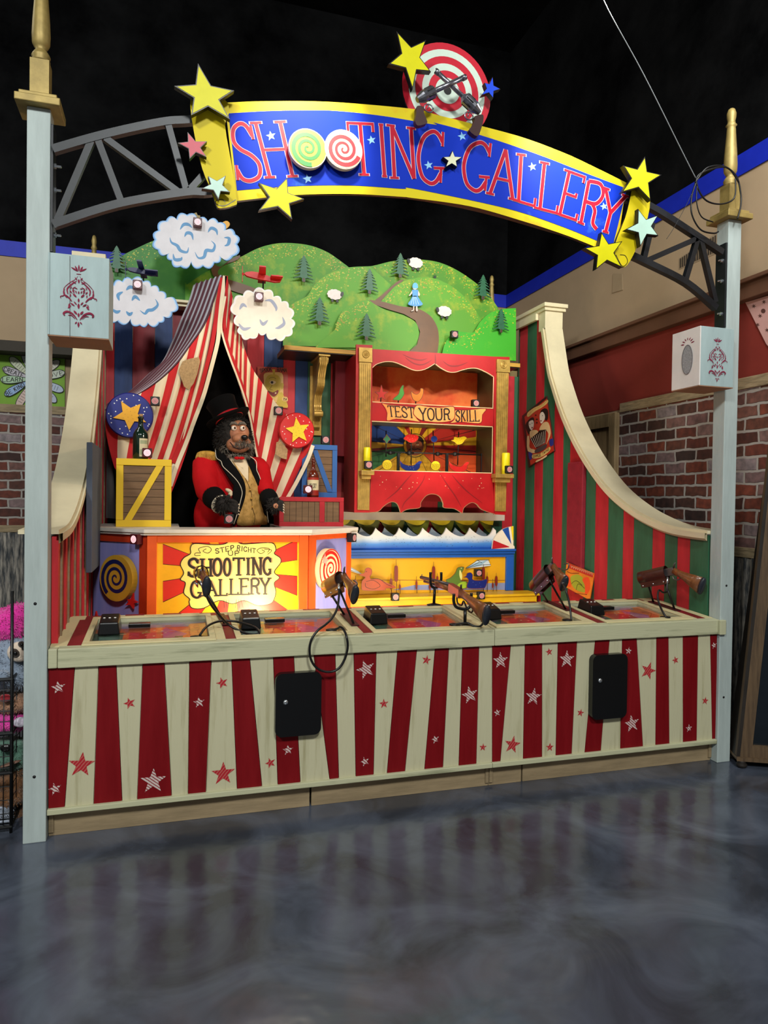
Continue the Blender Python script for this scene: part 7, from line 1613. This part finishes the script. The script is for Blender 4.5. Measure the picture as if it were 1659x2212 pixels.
def holstered(mouth, scab, butt, rods, label, hl, leather, loops=True):
    M_, S_, Bt = V(at(*mouth)), V(at(*scab)), V(at(*butt)); d = (S_-M_).normalized(); up = V((0, 0, 1)); r = .044
    base = (deckpt(*rods[0][0])+deckpt(*rods[1][0]))/2
    h = thing('rifle_holster', tuple(base), hl, 'holster', 'leather holsters on the counter')
    b = B(); rows = []
    sd = d.cross(up).normalized(); u2 = sd.cross(d).normalized(); L_ = (S_-M_).length
    for rr in (r, r-.005):
        for t in ((0, .33, .66, 1) if rr == r else (1, .66, .33, 0)):
            row = []
            for k in range(25):
                an = math.radians(-62+304*k/24)-math.pi*0; k_ = rr*(1-.10*t)
                row.append(tuple(M_+d*L_*t+sd*k_*.85*math.cos(an)+u2*k_*1.05*math.sin(an)))
            rows.append(row)
    b.grid(rows, leather)
    for s in (-1, 1):
        a = M_+sd*s*r*.40-u2*r*.85; c = S_+sd*s*r*.36-u2*r*.76; b.slab([a+d*.005, c-d*.005, c-d*.01-u2*.035, a+d*.01-u2*.035], sd*s*.004, leather)
    slv = b.build('holster_sleeve', h)
    for k in (.12, .5, .88):
        b = B(); p = M_.lerp(S_, k)-u2*(r*.85+.018)
        for s in (-1, 1): b.ell(p+sd*s*(r*.40+.004), (.006, .006, .006), M_bolt, 8, 6)
        b.build('rivet', slv)
    for i, (ba, tp) in enumerate(rods):
        b = B(); p0 = deckpt(*ba); p1 = M_.lerp(S_, .15+.6*(1-i))-u2*(r*.85+.01); b.tube([p0, p1], .0065, M_rod, 8); b.build('mount_rod', h)
    b = B(); c0, c1 = deckpt(*rods[0][0]), deckpt(*rods[1][0]); dv = (c1-c0).normalized(); b.bar(c0-dv*.03+V((0, 0, .004)), c1+dv*.03+V((0, 0, .004)), .045, .008, pm('mount_plate_maroon', '#3a0e12')); b.build('mount_plate', h, bevel=.002)
    g = thing('rifle', tuple(M_), label, 'rifle', 'holstered rifles on the counter')
    b = B(); rc = M_-d*.055; b.bar(M_+d*.12, rc, .028, .050, M_metal); b.tube([M_+d*.13+u2*.008, M_+d*.03+u2*.008], .010, M_metal, 10); b.build('receiver', g, bevel=.004)
    b = B(); b.tube([rc+u2*.022, rc+u2*.045-d*.012, rc+u2*.052-d*.022], [.006, .005, .003], M_metal, 8); b.build('hammer', g)
    stock(g, rc+d*.004, Bt, 1.12)
    b = B(); q = rc-u2*.028+d*.02
    dd_ = (Bt-rc).normalized(); pts = [q, q-u2*.022-d*.004, q-u2*.032-d*.03, q-u2*.022-d*.052, q-u2*.010-d*.058, q-u2*.040-d*.09, q-u2*.060-d*.13, q-u2*.040-d*.155, q-u2*.018-d*.12]
    b.tube([tuple(p) for p in cr([tuple(p) for p in pts])], .004, M_metal, 8); b.build('lever_loop', g)
    return g, M_, d, u2
gun1 = holstered((436, 1240, .34), (430, 1238, .54), (446, 1263, .15), (((477, 1331), 0), ((487, 1349), 0)), 'short dark rifle seen end on in the far left holster', 'dark leather holster on crossed rods at the left end of the counter', mat('holster_leather_black', '#190e0b', rough=.35, var=.2, scale=14, coat=.3))
gun2 = holstered((735, 1251, .32), (704, 1268, .50), (765, 1280, .12), (((745, 1330), 0), ((765, 1350), 0)), 'walnut stocked rifle in the tan holster above the large cable loop', 'tan leather holster above the large cable loop', M_leat2)
gun4 = holstered((1186, 1233, .34), (1153, 1268, .50), (1217, 1256, .18), (((1184, 1301), 0), ((1223, 1318), 0)), 'walnut stocked rifle in the holster beside the orange picture card', 'dark leather holster beside the orange picture card', M_leath)
gun5 = holstered((1440, 1237, .32), (1382, 1249, .50), (1513, 1262, .08), (((1412, 1303), 0), ((1458, 1318), 0)), 'walnut stocked rifle in the holster at the right end of the counter', 'dark leather holster at the right end of the counter', M_leath)
# the free rifle on its two forks
M_copper = mat('receiver_brass', '#9a6a5a', rough=.3, metal=.75, var=.2, scale=10)
rf = thing('rifle', tuple(at(*w4((700, 520))[0], .30)), 'lever action rifle with brass receiver resting on two black forks', 'rifle')
mz, re_, wr_ = V(at(*w4((205, 325))[0], .80)), V(at(*w4((640, 465))[0], .38)), V(at(*w4((800, 560))[0], .24)); bt = V(at(*w4((1170, 860))[0], -.06))
dr = (re_-mz).normalized()
b = B(); b.tube([mz, re_+V((0, 0, .012))], .011, M_metal, 12); b.tube([mz+dr*.05-V((0, 0, .020)), re_-V((0, 0, .012))], .008, M_metal, 10); b.tube([mz+dr*.012+V((0, 0, .010)), mz+dr*.012+V((0, 0, .022))], .003, M_metal, 6); b.build('barrel', rf)
b = B(); loft(b, [oval(re_.lerp(mz, t)-V((0, 0, .012)), -dr, V((0, 0, 1)), .018, .018) for t in (0, .2, .42)], M_stock); b.build('fore_end', rf)
b = B(); b.bar(re_-V((0, 0, .004)), wr_-V((0, 0, .004)), .032, .056, M_copper); b.build('receiver', rf, bevel=.004)
b = B(); b.tube([wr_+V((0, 0, .02)), wr_+V((0, -.01, .045))-dr*.01, wr_+V((0, 0, .05))+dr*.01], [.007, .006, .003], M_metal, 8); b.build('hammer', rf)
stock(rf, wr_, bt, 1.15)
b = B(); q = wr_-V((0, 0, .03)); b.tube(cr([tuple(q-dr*.05), tuple(q-V((0, 0, .035))-dr*.04), tuple(q-V((0, 0, .04))+dr*.01), tuple(q-V((0, 0, .012))+dr*.035), tuple(q-V((0, 0, .05))+dr*.08), tuple(q-V((0, 0, .06))+dr*.13), tuple(q-V((0, 0, .035))+dr*.15)]), .005, M_rod, 8); b.build('lever_loop', rf)
def fork(basepx, neck, pl_, pr_, label):
    p0 = deckpt(*basepx); y = p0.y; n = V(at(*neck, y)); a, c = V(at(*pl_, y)), V(at(*pr_, y)); f = thing('rifle_fork', tuple(p0), label, 'stand', 'forks under the free rifle')
    b = B(); b.lathe(p0+V((0, 0, .0)), (0, 0, 1), [(.045, 0), (.045, .006), (.02, .012), (.009, .016)], M_rod, 20); b.build('base', f)
    b = B(); b.tube([p0+V((0, 0, .01)), n], .009, M_rod, 10); b.build('post', f)
    b = B(); m1, m2 = n+V(((a.x-n.x)*.75, 0, .012)), n+V(((c.x-n.x)*.75, 0, .012))
    b.tube(cr([tuple(a), tuple(V((a.x, y, n.z+.045))), tuple(m1), tuple(n), tuple(m2), tuple(V((c.x, y, n.z+.045))), tuple(c)], False, 5), .0085, M_rod, 10); b.build('fork_arms', f)
fork(w4((395, 745))[0], w4((410, 480))[0], w4((345, 250))[0], w4((505, 250))[0], 'black fork stand at the rear edge under the rifle barrel')
fork(w4((860, 1040))[0], w4((862, 800))[0], w4((695, 570))[0], w4((955, 560))[0], 'black fork stand near the front rail under the rifle receiver')
# ================================================================== CABLES
def cable(pts, label, r=.0062, grom=None, plug=None):
    P_ = [tuple(at(u, v, y)) for u, v, y in pts]; t = thing('gun_cable', P_[-1], label, 'cable', 'black gun cables'); b = B(); b.tube(cr(P_, False, 8), r, M_cable, 10); b.build('sheath', t)
    if plug: b = B(); a = V(P_[0]); d = (a-V(P_[1])).normalized(); b.tube([a-d*.005, a+d*.035], [.008, .006], M_bolt, 10); b.build('plug', t)
    if grom: b = B(); g = deckpt(*grom); b.lathe(g-V((0, 0, .028 if False else 0)), (0, 0, 1), [(.03, -.004), (.03, .004), (.012, .008)], M_rod, 16); b.build('grommet', t)
cable([(438, 1268, .16), (444, 1283, .15), (455, 1305, .16), (472, 1327, .18), (495, 1350, .20), (525, 1366, .16), (548, 1371, .12), (560, 1367, .12), (552, 1356, .16), (528, 1347, .22), (505, 1342, .26), (480, 1341, .26), (458, 1347, .22), (442, 1358, .16), (432, 1372, .11)], 'black cable looping over the counter between the two left play wells', grom=(424, 1376), plug=True)
W3 = lambda x, y, d: (*w3((x, y))[0], d)
cable([W3(680, 430, .16), W3(682, 560, .12), W3(650, 780, .06), W3(560, 950, .02), W3(440, 1070, -.01), W3(300, 1180, -.03), W3(190, 1340, -.04), W3(155, 1530, -.04), W3(190, 1720, -.04), W3(300, 1860, -.04), W3(480, 1920, -.04), W3(660, 1870, -.04), W3(780, 1700, -.04), W3(838, 1480, -.04), W3(820, 1300, -.035), W3(770, 1170, .0), W3(710, 1115, .03), W3(665, 1140, .05), W3(600, 1162, .06)], 'black cable hanging in a large loop over the counter front', grom=w3((545, 1165))[0], plug=True)
Y4 = lambda x, y, d: (*y4((x, y))[0], d)
cable([Y4(345, 325, .16), Y4(362, 370, .12), Y4(380, 430, .10), Y4(392, 500, .08), Y4(398, 560, .06)], 'short black cable dropping from the rifle beside the picture card', grom=y4((372, 562))[0], plug=True)
cable([Y4(1013, 320, .26), Y4(1008, 380, .24), Y4(985, 385, .22), Y4(960, 372, .20), Y4(952, 410, .18), Y4(962, 460, .14), Y4(990, 520, .08), Y4(1012, 548, .06), Y4(1030, 545, .06)], 'kinked black cable below the rifle at the right end', grom=y4((1000, 545))[0], plug=True)
W4 = lambda x, y, d: (*w4((x, y))[0], d)
cable([W4(1140, 1000, .05), W4(1090, 1055, .04), W4(1030, 1062, .045), W4(960, 1040, .055), W4(900, 1010, .07), W4(800, 1015, .07), W4(720, 1028, .07)], 'short black cable lying around the front fork foot', grom=w4((700, 1030))[0])

# ================================================================== SPEAKER BOXES
M_boxb = mat('box_pale_blue', '#9db0b0', rough=.55, var=.08, scale=3, stretch=(5, 5, 1)); M_boxw = mat('box_white', '#dcd5d0', rough=.55, var=.05); M_boxu = pm('box_bottom', '#9c6f52', rough=.7); M_sten = mat('stencil_crimson', '#7f1d3a', rough=.7, var=.25, scale=30, spec=.2)
def damask(b, pl, c3, h, m_, w=None):
    """stencilled ornament: fans of leaves round a slim vase form"""
    rt, up = frame(pl); k = [0]
    def off(): k[0] += 1; return .0008+k[0]*.00004
    def leaf(x, y, a, L_, wd):
        a = math.radians(a); pts = [(x+math.cos(a)*L_*t-math.sin(a)*wd*s, y+math.sin(a)*L_*t+math.cos(a)*wd*s) for t, s in ((0, 0), (.25, .7), (.55, 1), (.8, .6), (1, 0), (.8, -.6), (.55, -1), (.25, -.7))]
        b.poly3(pl, onpl(pl, c3, [(p*h, q*h) for p, q in pts]), m_, off=off())
    def arc(pts, wd):
        P_ = cr(pts, False, 5); n = len(P_)-1; b.ribbon(onpl(pl, c3, [(x*h, y*h) for x, y in P_]), pl.n, [h*wd*(.25+.75*math.sin(math.pi*min(1, (i+.6)/n*.85))) for i in range(n+1)], m_, off=off())
    for a, L_ in ((90, .11), (62, .10), (118, .10), (30, .12), (150, .12)): leaf(0 if a == 90 else .012*math.copysign(1, 90-a), .385, a, L_, .013)
    arc([(-.035, .345), (.035, .345)], .012)
    for y, L_, wd in ((.20, .07, .014), (.03, .05, .012), (-.10, .07, .014), (-.20, .09, .018), (-.33, .07, .016)): leaf(0, y, 90, L_, wd)
    leaf(0, -.40, -90, .09, .016)
    for s in (-1, 1):
        A = lambda a: a if s > 0 else 180-a
        arc([(s*.01, .32), (s*.05, .26), (s*.14, .19), (s*.215, .10), (s*.20, .03)], .009)
        arc([(s*.03, .235), (s*.10, .18), (s*.165, .10), (s*.155, .02)], .022); arc([(s*.205, .10), (s*.215, .03), (s*.17, -.04)], .020)
        arc([(s*.045, .14), (s*.085, .11), (s*.06, .075)], .016); arc([(s*.24, -.03), (s*.20, .0), (s*.14, -.04), (s*.10, -.09)], .022); arc([(s*.255, -.055), (s*.262, -.03), (s*.235, -.012)], .012)
        for (x, y, a, L_, wd) in ((.02, .245, 50, .06, .009), (.035, .19, 30, .07, .010), (.03, .04, 70, .05, .009), (.06, .04, 55, .06, .010), (.095, .035, 50, .06, .010), (.03, -.02, 45, .08, .015), (.115, -.02, 80, .05, .009), (.025, -.14, 50, .07, .010), (.055, -.16, 35, .08, .012), (.11, -.15, -50, .07, .014), (.13, -.12, -75, .06, .010), (.02, -.29, 50, .08, .016), (.02, -.40, -50, .05, .010), (.015, .11, 20, .05, .008), (.12, .10, 110, .05, .008)):
            leaf(s*x, y, A(a), L_, wd)
        arc([(s*.02, -.37), (s*.08, -.29), (s*.16, -.255), (s*.215, -.285), (s*.20, -.32)], .030); arc([(s*.05, -.36), (s*.10, -.31), (s*.15, -.31)], .014)
def spbox(x0, x1, y0, y1_, z0, z1_, label, oc, oh, oval_=False):
    t = thing('speaker_box', ((x0+x1)/2, (y0+y1_)/2, z0), label, 'speaker box', 'speaker boxes on the posts')
    b = B(); b.box((x0+.008, y0+.001, z0+.0055), (x1-.0005, y1_, z1_), M_boxb); b.box((x0, y0, z0+.006), (x0+.0075, y1_, z1_), M_boxw if oval_ else M_boxb); b.box((x0, y0, z0), (x1, y1_, z0+.005), M_boxu); b.build('box_shell', t, bevel=.0015)
    pl = Y(y0-.0005); b = B(); c3 = np.array([oc[0], y0-.0005, oc[1]]); damask(b, pl, c3, oh, M_sten); 
    if not oval_: b.line(pl, [(151, 553), (151, 731)], 1, M_ink2, off=.0006)
    b.build('stencil_ornament', t)
    if oval_:
        px0 = X(x0-.0005); c = px0.P(*y3((1160, 450))[0]); b = B(); rt, up = frame(px0)
        P_ = [c+np.array([0, .045*math.cos(a), .088*math.sin(a)]) for a in np.linspace(0, 2*math.pi, 32, endpoint=False)]
        b.slab([tuple(p+np.array([-.002, 0, 0])) for p in P_], (.002, 0, 0), pm('speaker_mesh', '#8f8f92', rough=.5, var=.3, scale=120)); b.build('speaker_grille', t)
        b = B(); b.ribbon([tuple(p) for p in P_], (-1, 0, 0), .004, pm('oval_rim', '#6a6264'), off=.003, closed=True)
        ct = c+np.array([0, 0, .10]); 
        for k in range(7):
            a = math.radians(15+25*k); q = ct+np.array([0, .03*math.cos(a), -.012+.03*math.sin(a)]); e_ = ct+np.array([0, .06*math.cos(a), -.012+.045*math.sin(a)]); b.ribbon([tuple(q), tuple((q+e_)/2), tuple(e_)], (-1, 0, 0), [.003, .008, .002], M_sten, off=.001)
        b.build('stencil_ornament', t)
    return t
q0 = at(106, 545, -.05); q1 = at(236, 735, -.05); oc = at(170, 640, -.05)
spbox(.0985, .357, -.05, .20, 2.325, 2.70, 'pale blue speaker box with crimson stencil on the left post', (oc[0], oc[2]), .29)
oc = at(*y3((1345, 450))[0], -.10)
spbox(3.62, 3.868, -.10, .14, 2.306, 2.662, 'pale blue and white speaker box with an oval grille on the right post', (oc[0], oc[2]), .27, True)

# ================================================================== PLUSH TOYS IN THE WIRE RACK (far left)
M_wire = mat('black_wire', '#0d0d0e', rough=.4, var=0)
rk = thing('wire_rack', (-.45, .35, 0), 'black wire basket rack full of plush toys at the far left', 'rack')
def zv(v, y=.15): return at(25, v, y)[2]
zs_ = [zv(1466), zv(1582), zv(1667)]
b = B(); x0, x1, y0, y1_ = -.80, -.075, .14, .60
for z, r in [(zs_[0], .009), (zs_[1], .011), (zs_[2], .009), (.03, .010)]: b.tube([(x0, y0, z), (x1, y0, z), (x1, y1_, z), (x0, y1_, z), (x0, y0, z)], r, M_wire, 8, smooth=False)
for p in ((x0, y0), (x1, y0), (x1, y1_), (x0, y1_)): b.tube([(p[0], p[1], .0), (p[0], p[1], 1.15)], .007, M_wire, 8)
b.build('frame', rk)
b = B()
for z in [zs_[0]-.05*k for k in range(1, 5)]+[zs_[1]-.055*k for k in range(1, 4)]+[zs_[2]-.065*k for k in range(1, 6)]:
    if z > .04: b.tube([(x0, y0, z), (x1, y0, z), (x1, y1_, z)], .0025, M_wire, 5, smooth=False)
for k in range(11): x = x0+(x1-x0)*(k+.5)/11; b.tube([(x, y0, .03), (x, y0, zs_[0])], .0025, M_wire, 5)
for k in range(6): y = y0+(y1_-y0)*(k+.5)/6; b.tube([(x1, y, .03), (x1, y, zs_[0])], .0025, M_wire, 5)
b.build('wire_mesh', rk)
for z in (zs_[1]-.10, .06, zs_[0]-.02-.14): pass
b = B()
for z in (.035, zs_[2]-.20 if zs_[2] > .3 else .035,): 
    for k in range(9): y = y0+(y1_-y0)*(k+.5)/9; b.tube([(x0, y, z), (x1, y, z)], .003, M_wire, 5)
b.build('shelf_wires', rk)
def plushm(n, c, **k): return mat(n, c, rough=.95, var=.2, scale=25, bump=.6, bscale=60, sheen=.5, **k)
def plush(name, els, m_, label, extra=None, n=500, ffur=.018, grp=None):
    c = V(els[0][0]); t = thing(name, tuple(c-V((0, 0, els[0][1][2]))), label, 'plush toy', grp); els = [(V(c_), r) for c_, r in els]
    blob('body', els, m_, t, .012, 3); fur('pile', els, m_, t, int(n*1.7), ffur*.55, .0022, (0, 0, -.2), 5)
    if extra: extra(t)
def E0(u, v, y): return V(at(u, v, y))
c = E0(16, 1352, .40); plush('plush_toy', [(c, (.12, .12, .09)), (E0(40, 1328, .38), (.07, .07, .06)), (E0(-30, 1360, .42), (.12, .12, .08))], plushm('plush_hot_pink', '#d42a94'), 'hot pink fluffy plush lying on top of the rack', n=1800, ffur=.022)
M_slg = plushm('plush_grey_blue', '#7f8c9e')
def slothf(t):
    b = B(); c = E0(42, 1408, .235); b.ell(c, (.055, .03, .050), plushm('plush_cream', '#cdb9a6'), 16, 10); b.build('face_patch', t)
    for u, v, r in ((33, 1411, .026), (47, 1392, .018)): b = B(); b.ell(E0(u, v, .212), (r, .012, r*.85), plushm('plush_dark_brown', '#2e211a'), 14, 8, rot=Matrix.Rotation(.6, 3, 'Y')); b.ell(E0(u, v, .198), (r*.36, .006, r*.36), M_nose, 10, 6); b.build('eye', t)
    b = B(); b.ell(E0(51, 1400, .205), (.010, .010, .008), M_nose, 8, 6); b.build('nose', t)
plush('plush_toy', [(E0(28, 1420, .36), (.125, .12, .115)), (E0(10, 1460, .30), (.10, .09, .07)), (E0(4, 1462, .20), (.035, .035, .035)), (E0(40, 1462, .33), (.08, .09, .06))], M_slg, 'grey blue sloth plush with dark eye patches at the top of the rack', slothf, 1500, .014)
def tanx(t): b = B(); b.ell(E0(12, 1508, .205), (.028, .012, .020), plushm('plush_red', '#8d1420'), 10, 6); b.build('red_heart', t)
plush('plush_toy', [(E0(30, 1518, .32), (.10, .09, .05)), (E0(0, 1515, .32), (.07, .08, .045))], plushm('plush_tan', '#9c7258'), 'tan plush with a red heart in the top basket', tanx, 700, .012)
def pinkx(t): b = B(); b.ell(E0(44, 1560, .21), (.032, .02, .025), plushm('plush_white', '#cfc4d4'), 12, 8); b.build('white_foot', t)
plush('plush_toy', [(E0(15, 1558, .32), (.11, .10, .055)), (E0(45, 1555, .34), (.07, .08, .05))], plushm('plush_pink', '#d23a9a'), 'pink plush with a white foot in the top basket under the tan one', pinkx, 700, .012)
def dinox(t): b = B(); b.ell(E0(13, 1616, .212), (.026, .012, .020), M_nose, 12, 8); b.build('eye', t); b = B(); b.ell(E0(22, 1650, .22), (.05, .02, .008), pm('mouth_pinkish', '#7a5a4c'), 10, 6, rot=Matrix.Rotation(-.25, 3, 'Y')); b.build('mouth', t)
plush('plush_toy', [(E0(18, 1625, .34), (.115, .11, .075)), (E0(36, 1642, .32), (.06, .08, .045)), (E0(-20, 1640, .36), (.10, .10, .08))], plushm('plush_sea_green', '#4f7463'), 'sea green plush with a big black eye in the middle basket', dinox, 1000, .010)
plush('plush_toy', [(E0(28, 1690, .34), (.09, .09, .06)), (E0(38, 1665, .30), (.03, .03, .03)), (E0(15, 1720, .32), (.10, .09, .05))], plushm('plush_brown', '#6a4526'), 'brown plush in the lowest basket', None, 900, .012)
plush('plush_toy', [(E0(5, 1742, .30), (.06, .07, .06)), (E0(8, 1775, .32), (.07, .08, .05))], plushm('plush_pale', '#9fa6b4'), 'pale grey and white plush at the bottom of the lowest basket', None, 500, .012)
plush('plush_toy', [(E0(32, 1762, .36), (.07, .07, .055))], plushm('plush_dark_tan', '#6e4c34'), 'small dark tan plush at the bottom right of the lowest basket', None, 400, .012)

# ================================================================== LEANING DISPLAY CABINET (far right)
M_cabw = mat('oak_frame', '#5f4a33', rough=.6, col2='#3f2f20', thr=(.4, .7), scale=5, stretch=(9, 9, .8), bump=.15); M_cabd = mat('oak_dark', '#1f1812', rough=.6, var=.2); M_dglass = mat('dark_glass', '#10161c', rough=.08, var=0, coat=.5)
f0 = V((3.972, -.087, 0)); fd = V((.89, -.45, 0)).normalized(); fn = V((-.45, -.89, 0)).normalized(); plf = Pl(tuple(f0), tuple(fn))
lc = thing('display_cabinet', tuple(f0+fd*.3-fn*.25), 'dark wooden display cabinet with sloping glazed front on bun feet at the far right', 'cabinet')
A0 = V(plf.P(1591, 1634)); A1 = V(plf.P(1650, 1092)); dv = (A1-A0); A1 = A0+dv*1.25
b = B(); wv = fd*.085
b.slab([A0, A0+wv, A1+wv, A1], -fn*.04, M_cabw); b.build('stile', lc, bevel=.004)
b = B(); R0 = A0+fd*.70; b.slab([A0+wv+V((0, 0, 0)), R0, R0+V((0, 0, .07)), A0+wv+(A1-A0)*(.07/(A1-A0).z)], -fn*.038, M_cabw); b.build('bottom_rail', lc, bevel=.003)
b = B(); b.slab([A1-V((0, 0, .09)), R0+(A1-A0)-V((0, 0, .09))-fd*.2, R0+(A1-A0)-fd*.2, A1], -fn*.042+V((0, 0, 0)), M_cabw); b.build('top_rail', lc, bevel=.003)
b = B(); b.slab([A0+wv*.9, R0, R0+(A1-A0)*.98, A0+wv*.9+(A1-A0)*.98], (0, 0, 0), M_dglass); b.v = [tuple(V(p)-fn*.03) for p in b.v]; b.build('glass', lc)
for k in range(1, 4):
    b = B(); p = A0+(A1-A0)*(.22*k); b.slab([p+wv-fn*.034, p+fd*.65-fn*.034, p+fd*.65-fn*.034+V((0, 0, .012)), p+wv-fn*.034+V((0, 0, .012))], -fn*.02, M_metal)
    b.build('shelf_edge', lc)
b = B(); bk = -fn*.17; b.slab([A0+V((0, 0, 0)), A1, A1+bk+fd*.05, A0+bk], fd*.02, M_cabd); b.build('side_panel', lc)
b = B(); b.slab([A0-fd*.004+fn*.02-V((0, 0, .022)), R0+fn*.02-V((0, 0, .022)), R0+fn*.02, A0-fd*.004+fn*.02], -fn*.22, M_cabw); b.build('base_moulding', lc, bevel=.008)
for p in (A0+fd*.03, A0+fd*.03-fn*.16):
    b = B(); zb = A0.z-.022; b.lathe((p.x, p.y, 0), (0, 0, 1), [(.018, 0), (.030, zb*.25), (.032, zb*.5), (.022, zb*.85), (.026, zb-.001)], M_cabd, 16); b.build('bun_foot', lc)
